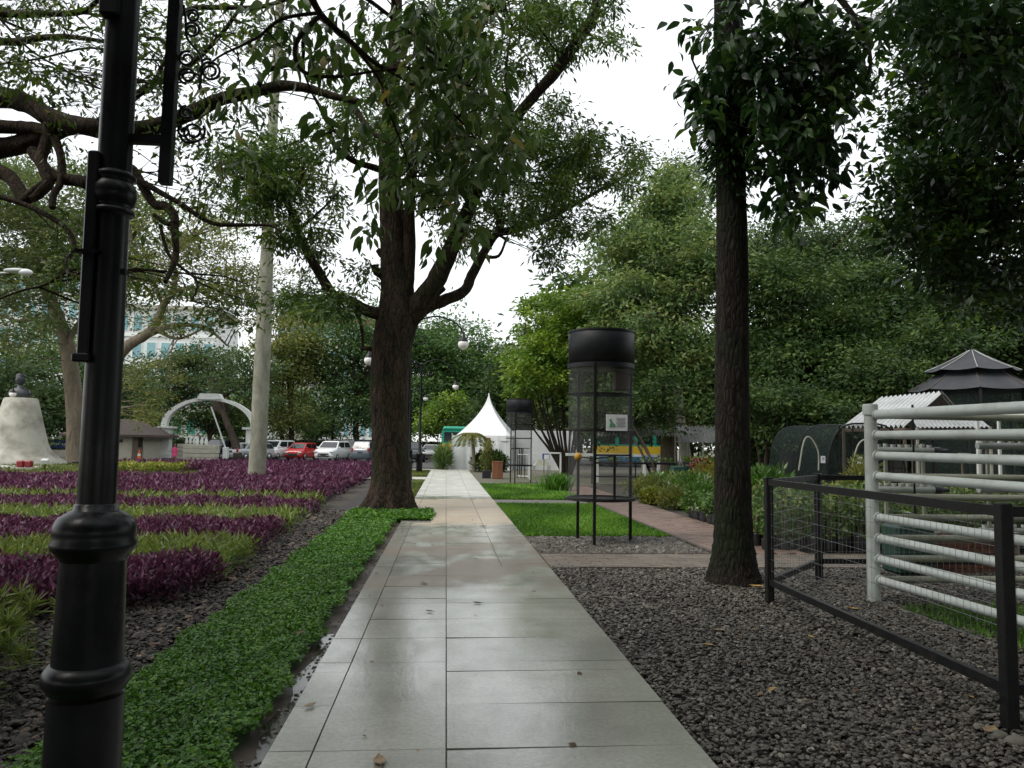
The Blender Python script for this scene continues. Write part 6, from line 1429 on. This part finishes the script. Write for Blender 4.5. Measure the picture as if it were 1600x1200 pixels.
for (p, q_) in ((ea, eb), (fa, fb), (ra, rb), (eb, fb), (ea, fa)):
    b = MB(); b.bar(p - org - Vector((0, 0, .08)), q_ - org - Vector((0, 0, .08)), .05, .08); b.build('beam', M['timber'], e)
ea, eb = P(1433, 668, 17.5), P(1547, 667, 16.8); ra, rb = P(1425, 654, 19.2), P(1530, 653, 18.6); org = Vector((ea.x, ea.y, -.05))
e = empty('corrugated_shelter', org, 0, 'low lean-to roof of dull sheets under the gazebo', 'shelter')
corr('roof_sheet', ea, eb, rb, ra, M['zinc'], e, 16, .025, org)
for p in (ea, eb, ra, rb):
    b = MB(); q_ = p - org; b.bar((q_.x, q_.y, 0), (q_.x, q_.y, q_.z), .05); b.build('post', M['pipe_old'], e)
ea, eb = P(1527, 655, 14.5), P(1680, 652, 14.0); ra, rb = P(1560, 645, 16.2), P(1700, 640, 15.8); org = Vector((ea.x, ea.y, -.05))
e = empty('corrugated_shelter', org, 0, 'cream roofed stall at the frame edge beyond the pen', 'shelter'); corr('roof_sheet', ea, eb, rb, ra, M['pipe_old'], e, 12, .02, org)
for p in (ea, eb, ra, rb):
    b = MB(); q_ = p - org; b.bar((q_.x, q_.y, 0), (q_.x, q_.y, q_.z), .05); b.build('post', M['white'], e)
b = MB(); b.box((1.0, .3, .75), (1.6, .5, .05)); b.build('counter', M['timber'], e)
# long corrugated roof over the nursery benches
for (pa, pb_, pc_, pd, Y0_, Y1_, lab, n) in (((930, 681), (1075, 681), (1062, 660), (930, 660), 35, 36.5, 'long zinc corrugated awning over the seedling benches', 26), ((1062, 692), (1135, 691), (1125, 666), (1055, 666), 33, 34.5, 'lower zinc awning partly hidden by the slender trunk', 14)):
    ea, eb, rb, ra = P(*pa, Y0_), P(*pb_, Y0_), P(*pc_, Y1_), P(*pd, Y1_); org = Vector((ea.x, ea.y, -.05)); e = empty('zinc_awning', org, 0, lab, 'awning'); corr('roof_sheet', ea, eb, rb, ra, M['zinc'], e, n, .045, org)
    for p in (ea, eb, ra, rb, ea.lerp(eb, .5)):
        b = MB(); q_ = p - org; b.bar((q_.x, q_.y, 0), (q_.x, q_.y, q_.z), .05); b.build('post', M['pipe_old'], e)
# gazebo, two tiers
gc = Vector((P(1523, 700, 25).x, 25, -.05)); e = empty('gazebo', gc, 0, 'dark two tiered eight sided gazebo with net walls and a spike', 'gazebo')
def tier(nm, z0, z1, r0, r1, sag, par):
    b = MB(); n = 8; m_ = 8; vs = []
    for i in range(m_ + 1):
        t = i / m_; r = r0 + (r1 - r0) * t
        for k in range(n * 4):
            a = (k / 4 + .35) / n * 6.283; f = k % 4 / 4; poly = math.cos(math.pi / n) / math.cos((f - .5) * 2 * math.pi / n) if True else 1
            rr = r * poly; z = z0 + (z1 - z0) * (t - sag * math.sin(math.pi * t)) + (.05 * math.sin(math.pi * f) * -(1 - t) if f else 0) * (r0 > .5)
            vs.append((math.cos(a) * rr, math.sin(a) * rr, z))
    N_ = n * 4; b.add(vs, [(i * N_ + k, i * N_ + (k + 1) % N_, (i + 1) * N_ + (k + 1) % N_, (i + 1) * N_ + k) for i in range(m_) for k in range(N_)]); o = b.build(nm, M['shade_cloth'], par)
    for k in range(n):
        b = MB(); a = (k + .35) / n * 6.283; q0 = math.cos(math.pi / n) / math.cos(math.pi / n); b.tube([(math.cos(a) * (r0 + (r1 - r0) * t), math.sin(a) * (r0 + (r1 - r0) * t), z0 + (z1 - z0) * (t - sag * math.sin(math.pi * t)) + .012) for t in (0, .25, .5, .75, 1)], .016, 6); b.build('rib', M['roof_brown' if nm == 'lower_roof' else 'zinc'], o)
tz = lambda py: P(1523, py, 25).z + .05
tier('upper_roof', tz(580), tz(548), 1.42, .08, .06, e); tier('lower_roof', tz(611), tz(583), 1.95, 1.0, .02, e)
b = MB(); b.lathe([(.95, tz(586)), (.95, tz(576))], seg=16); b.build('lantern_band', M['shade_cloth'], e); b = MB(); b.lathe([(.05, tz(550)), (.015, tz(540))], seg=8); b.build('spike', M['black_rail'], e)
for k in range(8):
    a = (k + .35) / 8 * 6.283; a2 = a + 6.283 / 8; b = MB(); b.bar((math.cos(a) * 1.8, math.sin(a) * 1.8, 0), (math.cos(a) * 1.8, math.sin(a) * 1.8, tz(612)), .09); b.build('post', M['black_rail'], e)
    b = MB(); b.add([(math.cos(a) * 1.78, math.sin(a) * 1.78, .02), (math.cos(a2) * 1.78, math.sin(a2) * 1.78, .02), (math.cos(a2) * 1.78, math.sin(a2) * 1.78, tz(614)), (math.cos(a) * 1.78, math.sin(a) * 1.78, tz(614))], [(0, 1, 2, 3)]); b.build('net_wall', M['net_green'], e)
# net house
nx0, nx1 = P(1278, 700, 19).x, P(1400, 700, 19).x; org = Vector(((nx0 + nx1) / 2, 19.5, -.05)); e = empty('net_house', org, 0, 'rounded dark green net house with white notices', 'net house'); w = (nx1 - nx0) / 2; zt_ = P(1330, 662, 19).z + .05
b = MB(); vs = []; n = 24
for j, yy in enumerate((-.9, 2.5)):
    for i in range(n + 1):
        a = math.pi * i / n; c_, s_ = math.cos(a), math.sin(a); vs.append((-w * math.copysign(abs(c_) ** .55, c_), yy, zt_ * abs(s_) ** .6))
b.add(vs, [(i, i + 1, n + 2 + i, n + 1 + i) for i in range(n)] + [tuple(range(n, -1, -1)), tuple(range(n + 1, 2 * n + 2))]); b.build('net', M['net_green'], e)
for j, yy in enumerate((-.92, .8, 2.52)):
    b = MB(); b.tube([(-w * math.copysign(abs(math.cos(math.pi * i / n)) ** .55, math.cos(math.pi * i / n)), yy, zt_ * abs(math.sin(math.pi * i / n)) ** .6) for i in range(n + 1)], .022, 6); b.build('hoop', M['black_rail'], e)
for k in range(1, 6):
    x = -w + 2 * w * k / 6; b = MB(); b.bar((x, -.93, 0), (x, -.93, zt_ * .97), .03); b.build('post', M['black_rail'], e)
b = MB(); b.bar((-w, -.94, 1.15), (w, -.94, 1.15), .03); b.build('rail', M['black_rail'], e)
for (px, py, sw, sh) in ((1286, 718, .11, .17), (1344, 719, .13, .17)):
    p = P(px, py, 18.5) - org; b = MB(); b.box((p.x, -1.0, p.z), (sw, .012, sh)); o = b.build('notice', M['paper'], e); b = MB(); b.box((p.x, -1.01, p.z + .02), (sw * .5, .004, sh * .4)); b.build('print', M['ink'], o)
# thin hoop in front of the net house, rails
for (pts, Y_, lab) in (([(1330, 735), (1340, 697), (1353, 687), (1364, 697), (1368, 735)], 17.6, 'thin pale hoop stake in front of the net house'), ([(1248, 735), (1256, 690), (1266, 684), (1278, 705), (1279, 735)], 17.4, 'bent pale hoop beside the net house door')):
    a0 = P(*pts[0], Y_); a0.z = -.05; p, r = smooth_path([P(*q_, Y_) - a0 for q_ in pts], [.018] * 5, 6); b = MB(); b.tube(p, r, 6); tagit(b.build('hoop', M['pipe_old'], None, a0), lab, 'hoop')

# ================================================================== nursery
def bench(label, x0, x1, Y, z, plants, m, group=None):
    e = empty('seedling_bench', ((x0 + x1) / 2, Y, -.05), 0, label, 'bench', group); w = x1 - x0
    b = MB(); b.box((0, 0, z), (w, .9, .07)); b.build('table_top', M['black_rail'], e); b = MB(); b.box((0, 0, z - .55), (w * .96, .8, .03)); b.build('lower_shelf', M['black_rail'], e)
    n = max(2, int(w / 1.2) + 1)
    for k in range(n):
        for s in (-1, 1):
            b = MB(); b.bar((-w / 2 + .05 + k * (w - .1) / (n - 1), s * .4, 0), (-w / 2 + .05 + k * (w - .1) / (n - 1), s * .4, z), .045); b.build('leg', M['black_rail'], e)
    nn = int(w * plants); pos = np.stack([rng.uniform(-w / 2, w / 2, nn), rng.uniform(-.42, .42, nn), z + .03 + rng.random(nn) * .15], 1); d = rng.normal(size=(nn, 3)) * .6; d[:, 2] = 1
    o = leaf_obj('seedlings', pos, d, .12, .05, m, None, kind='stuff', off=(0, 0, 0)); o.location = e.location; tagit(o, 'seedlings in trays on the ' + label.split(' with')[0], 'seedlings')
bench('black nursery bench with sparse seedlings', P(926, 722, 32).x, P(1052, 722, 32).x, 32, P(1000, 722, 32).z, 90, M['lf_fresh'])
bench('black nursery bench with a dense green tray crop', P(1072, 722, 30).x, P(1135, 722, 30).x, 30, P(1100, 722, 30).z, 900, M['lf_fresh'])
def frame(label, pts, Y, r=.035, m='white', posts=()):
    a0 = P(*pts[0], Y); a0.z = -.05; e = empty('pipe_rail', a0, 0, label, 'rail'); b = MB(); b.bar(P(*pts[0], Y) - a0, P(*pts[1], Y) - a0, r * 2); b.build('rail', M[m], e)
    for px in posts: b = MB(); x = P(px, 700, Y).x - a0.x; b.bar((x, 0, 0), (x, 0, P(*pts[0], Y).z + .05), r * 2); b.build('post', M[m], e)
frame('white rail frame between the stems of the fanned tree', [(828, 707), (877, 708)], 36, .035, 'white', (829, 876))
frame('long white rail behind the tall round cage', [(884, 710), (1030, 712)], 34, .06, 'white', (933, 1007, 1029))
frame('dark rail of a low pen in the yard by the white screen', [(797, 701), (815, 701)], 42, .025, 'black_rail', (798, 812, 815))
e = empty('gate_frame', (P(815, 740, 38).x, 38, -.05), 0, 'green and white metal gate standing open near the far cage', 'gate')
for k, m_ in enumerate(('plastic_dark', 'bin_green', 'bin_green', 'white')):
    b = MB(); b.bar((-.2 + k * .16, -.15 * k, 0), (-.2 + k * .16, -.15 * k, 1.15), .045); b.build('bar', M[m_], e)
b = MB(); b.bar((-.2, 0, 1.13), (.28, -.45, 1.13), .04); b.bar((-.2, 0, .1), (.28, -.45, .1), .04); b.build('rail', M['white'], e)
sb = Vector((P(846, 738, 40).x, 40, -.05)); e = empty('covered_table', sb, 0, 'low grey hipped cover on short legs near the fanned stems', 'table'); b = MB(); b.add([(-.42, -.4, .55), (.42, -.4, .55), (.42, .4, .55), (-.42, .4, .55), (-.15, 0, .85), (.2, 0, .85)], [(0, 1, 5, 4), (1, 2, 5), (2, 3, 4, 5), (3, 0, 4), (3, 2, 1, 0)]); b.build('cover', M['pipe_old'], e)
for sx in (-1, 1):
    for sy in (-1, 1): b = MB(); b.bar((sx * .38, sy * .35, 0), (sx * .38, sy * .35, .56), .04); b.build('leg', M['pipe_old'], e)
e = empty('notice_board', (P(854, 720, 37).x, 37, -.05), 0, 'small white notice square hung by the fanned stems', 'sign'); z = P(854, 714, 37).z + .05; b = MB(); b.bar((-.12, .02, 0), (-.12, .02, z + .14), .03); b.build('stake', M['black_rail'], e); b = MB(); b.box((0, 0, z), (.24, .015, .22)); b.build('board', M['paper'], e); b = MB(); b.box((-.03, .01, z + .02), (.34, .012, .28)); b.build('backing', M['blue'], e)
b = MB(); b.box((0, 0, .42), (.75, .55, .85), bev=.04); tagit(b.build('compost_bin', M['bin_green'], None, (P(1063, 745, 30.5).x, 30.5, -.05)), 'dark green bin under the seedling bench by the trunk', 'bin')
# grass clump, bushes in the bed
n = 420; loc = G(871, 768, -.05); e = empty('grass_clump', loc, 0, 'tall spiky grass clump at the lawn edge', 'ornamental grass')
pos = np.stack([rng.normal(0, .2, n), rng.normal(0, .15, n), np.zeros(n)], 1); d = rng.normal(size=(n, 3)) * .3; d[:, 2] = 1; leaf_obj('blades', pos, d, rng.uniform(.4, .75, n), .045, M['lf_cover'], e, kind='stuff', big=True)
B5 = [((1010, 775), 24, .75, .36, 'lf_olive', 'soft olive mound of herbs by the brick path bend'), ((1040, 770), 25, .9, .42, 'lf_fresh', 'pale green herb mound beside the olive one'), ((1022, 782), 21.5, .42, .24, 'lf_yellow', 'variegated yellow plant at the corner of the nursery bed'),
      ((1060, 786), 20, .6, .3, 'lf_olive', 'grey green low plant mat along the brick path'), ((1085, 775), 20.5, .7, .5, 'lf_fresh', 'leafy fresh green bush left of the slender trunk foot'), ((1105, 762), 22, .55, .68, 'lf_yellow', 'taller yellow green bush with red flowers'),
      ((1070, 765), 23.5, .7, .45, 'lf_mid', 'mid green bush behind the herb mounds'), ((1098, 790), 17.5, .5, .42, 'lf_fresh', 'bright leafed bush above the nearest black grow bags')]
for (pp_, Y_, rx, rz_, lm, lab) in B5: bush(lab, (P(pp_[0], pp_[1], Y_).x, Y_, -.05), rx, rz_, 1500, .12, M[lm], name='nursery_bush', stemc=5)
rb_ = Vector((P(1092, 745, 22).x, 21.9, -.05)); e = empty('red_flowers', rb_, 0, 'small red flowers rising out of the yellow green bush', 'flowers')
n = 70; pos = np.stack([rng.normal(0, .22, n), rng.normal(0, .15, n), rng.uniform(1.0, 1.35, n)], 1); leaf_obj('petals', pos, rng.normal(size=(n, 3)), .09, .07, M['red'], e, kind='stuff'); b = MB()
for k in range(12): b.tube([(0, 0, 0), (pos[k, 0], pos[k, 1], pos[k, 2])], .006, 4)
b.build('stems', M['bark_far'], e)
for (px, Y_, rx, rz_, lm, lab, L) in ((1195, 16.0, .75, .62, 'lf_fresh', 'bright green bamboo like bush right of the slender trunk', .2), (1228, 15.5, .35, .45, 'lf_fresh', 'fresh green shrub at the fence corner', .16), (1182, 14.5, .28, .35, 'lf_mid', 'small shrub in the gap by the dark trunk', .12), (1300, 14.2, .8, .5, 'lf_yellow', 'yellowish leafy shrub behind the fence rail', .12), (1355, 14.0, .6, .5, 'lf_yellow', 'second yellowish shrub close to the pen post', .12), (1350, 16.6, .5, .75, 'lf_olive', 'small shrub in front of the net house notice', .14), (1440, 13.2, .6, .42, 'lf_mid', 'leafy row plant seen between the white pipes', .12), (1560, 13.2, .8, .4, 'lf_dark', 'dark leafy plant behind the farther pipes', .12)):
    bush(lab, (P(px, 740, Y_).x, Y_, -.05), rx, rz_, 2200, L, M[lm], name='nursery_bush', wr=.3, stemc=5)
# timber edging by the trunk
b = MB(); b.box((0, 0, .06), (2.6, .06, .16), bev=.01); tagit(b.build('timber_edging', M['wood'], None, (6.85, 13.3, -.05)), 'low reddish timber edge of the nursery bed', 'edging')
# grow bags with plants
def grow_bag(label, group, lm, hp=.45, nl=110, rb=.095, hb_=.23, L=.09):
    e = empty('grow_bag', (0, 0, 0), 0, label, 'potted plant', group)
    b = MB(); prof = [(rb * .86, 0), (rb, .03), (rb * 1.04, hb_ * .5), (rb * .97, hb_ * .9), (rb * 1.02, hb_), (rb * .92, hb_ - .01), (rb * .9, hb_ - .04), (.01, hb_ - .04)]; b.lathe(prof, seg=12)
    b.v = [(x * (1 + random.uniform(-.05, .05)), yv * (1 + random.uniform(-.05, .05)), z) for x, yv, z in b.v]; b.build('bag', M['polybag'], e)
    b = MB()
    for k in range(3): b.tube([(0, 0, hb_ - .05), (random.gauss(0, .04), random.gauss(0, .04), hb_ + hp * .9)], .006, 4)
    b.build('stem', M['bark_far'], e)
    pos = np.stack([rng.normal(0, .075, nl), rng.normal(0, .075, nl), hb_ + rng.random(nl) * hp], 1); d = rng.normal(size=(nl, 3)); d[:, 2] += .2; leaf_obj('foliage', pos, d, L * rng.uniform(.6, 1.3, nl), L * .5, M[lm], e, kind='stuff', big=True)
    return e
protoA = [grow_bag('leafy seedling in a black grow bag, in the block left of the dark trunk', 'grow bags beside the brick path', l, .34) for l in ('lf_fresh', 'lf_mid')]
protoB = [grow_bag('leafy plant in a black grow bag, in the rows behind the wire fence', 'grow bags behind the wire fence', l, h) for l, h in (('lf_fresh', .7), ('lf_mid', .62), ('lf_mid', .78))]
def place(protos, pts):
    used_ = set()
    for k, (x, yv) in enumerate(pts):
        i = k % len(protos); o = protos[i] if i not in used_ else copy_tree(protos[i]); used_.add(i)
        o.location = (x + random.uniform(-.02, .02), yv + random.uniform(-.02, .02), -.055); o.rotation_euler = (R(random.uniform(-4, 4)), R(random.uniform(-4, 4)), random.uniform(0, 6.28)); s = random.uniform(.85, 1.15); o.scale = (s, s, s)
place(protoA, [(5.52 + r_ * .24 , 14.6 + c_ * .23) for c_ in range(13) for r_ in range(3)])
place(protoB, [(5.0 + c_ * .24 + (.12 if r_ % 2 else 0), 11.95 + r_ * .26) for r_ in range(4) for c_ in range(22)])

# ================================================================== fallen leaves
def fallen(label, loc, L, m, rz, curl=.3, cat='fallen leaf'):
    b = MB(); n = 9; vs = []
    for i in range(n):
        u = i / (n - 1); w = L * .27 * math.sin(math.pi * min(1, u * 1.05)) ** .8 * (1 - .25 * u); z = curl * L * (u - .5) ** 2 + .006
        for s in (-1, -.5, 0, .5, 1): vs.append((s * w, (u - .5) * L, z + curl * .6 * L * .3 * s * s * math.sin(3 * u) + .004 * random.random()))
    fs = [(i * 5 + k, i * 5 + k + 1, (i + 1) * 5 + k + 1, (i + 1) * 5 + k) for i in range(n - 1) for k in range(4)]
    b.add(vs, fs, 0, True); b.add([(v[0], v[1], v[2] - .0015) for v in vs], [f[::-1] for f in fs], 0, True)
    b.tube([(0, -L * .5, curl * L * .25 + .006), (0, -L * .72, .006)], .0018, 4)
    o = b.build('fallen_leaf', m, None, loc); o.rotation_euler = (0, 0, rz); return tagit(o, label, cat)
FL = [((593, 1191), .13, 'dead1', .3, 'large curled tan leaf near the bottom of the path', .002), ((485, 1104), .09, 'dead1', -.5, 'tan leaf on the narrow edge tile by the gutter', .002), ((662, 912), .11, 'dead1', .7, 'pale curled leaf on the wet path near its middle', .002), ((746, 943), .09, 'dead4', 1.4, 'flat dark leaf on the path right of the centre joint', .002),
      ((671, 956), .08, 'dead4', 1.2, 'dark twisted leaf scrap left of the centre joint', .002), ((755, 823), .16, 'dead2', 1.5, 'brown leaf on the sandy part of the path', .002), ((1123, 986), .12, 'dead1', 1.2, 'slim pale leaf on the gravel', -.02), ((1106, 1009), .09, 'dead3', .8, 'tan yellow leaf on the gravel below the slim pale one', -.02),
      ((1182, 917), .17, 'dead3', 1.5, 'orange yellow leaf at the foot of the slender dark trunk', -.02), ((1334, 952), .11, 'dead3', .9, 'yellowish leaf just behind the fence bottom rail', -.02), ((1267, 996), .08, 'dead3', .1, 'small yellow leaf on the gravel before the fence', -.02), ((1515, 1090), .07, 'dead3', .2, 'small yellow leaf near the thick corner post', -.02),
      ((1547, 1144), .15, 'dead1', 2.2, 'large bleached leaf at the foot of the thick corner post', -.02), ((241, 1008), .11, 'dead2', 1.3, 'reddish brown leaf on the mulch beside the lamp post', -.02), ((217, 1027), .07, 'dead1', .6, 'pale leaf on the mulch under the reddish brown one', -.02), ((278, 983), .06, 'dead1', 1.5, 'small pale leaf on the mulch near the purple bed corner', -.02),
      ((205, 987), .06, 'dead2', .4, 'small rust leaf close to the lamp post on the mulch', -.02), ((469, 990), .10, 'dead2', -.6, 'brown leaf lying on the green ground cover', .06), ((577, 931), .03, 'dead4', .3, 'tiny dark scrap on the path edge tiles', .002), ((675, 851), .05, 'dead4', .9, 'small dark leaf on the dry stain edge', .002), ((648, 850), .05, 'dead4', .2, 'second small dark leaf beside the pale tile', .002)]
for (pp_, L, m_, rz, lab, z) in FL: fallen(lab, G(pp_[0], pp_[1], z), L, M[m_], rz + random.uniform(-.2, .2))
n = 420; X, Y = scatter(-5.5, 2.6, 6.5, 17, n, 1.3); k = (np.abs(X) > 1.5) | (rng.random(n) < .3); k &= ~((X > -2.05) & (X < -.86)); X, Y = X[k], Y[k]; n = len(X)
Z = np.where((X > PATHL) & (X < PATHR), .003, -.012); dd = rng.normal(size=(n, 3)); dd[:, 2] = .12; nr = rng.normal(size=(n, 3)) * .3; nr[:, 2] = 1
M['litter'] = leafmat('dry_leaf_litter', [(0, (.05, .03, .015)), (.5, (.13, .075, .035)), (.85, (.26, .17, .08)), (1, (.4, .28, .08))], .7, .1)
Lq = rng.uniform(.02, .07, n); o = leaf_obj('leaf_litter', np.stack([X, Y, Z], 1), dd, Lq, Lq * .45, M['litter'], big=True, nrm=nr, tint=rng.random(n)); tagit(o, 'small dry leaf scraps scattered over gravel, mulch and path', 'leaf litter', kind='stuff')
b = MB(); base_ = G(1545, 1130, -.02)
for (x, y_, r_) in ((1560, 1150, .05), (1590, 1160, .06), (1530, 1135, .03)):
    p = G(x, y_, -.03); o = MB(); o.sphere((0, 0, 0), r_, 10, 7, 0, (1.2, .9, .6)); tagit(o.build('rock', M['grout'], None, p), {1560: 'rounded stone lump against the corner post foot', 1590: 'larger stone lump past the corner post', 1530: 'small stone lump before the corner post'}[x], 'rock')
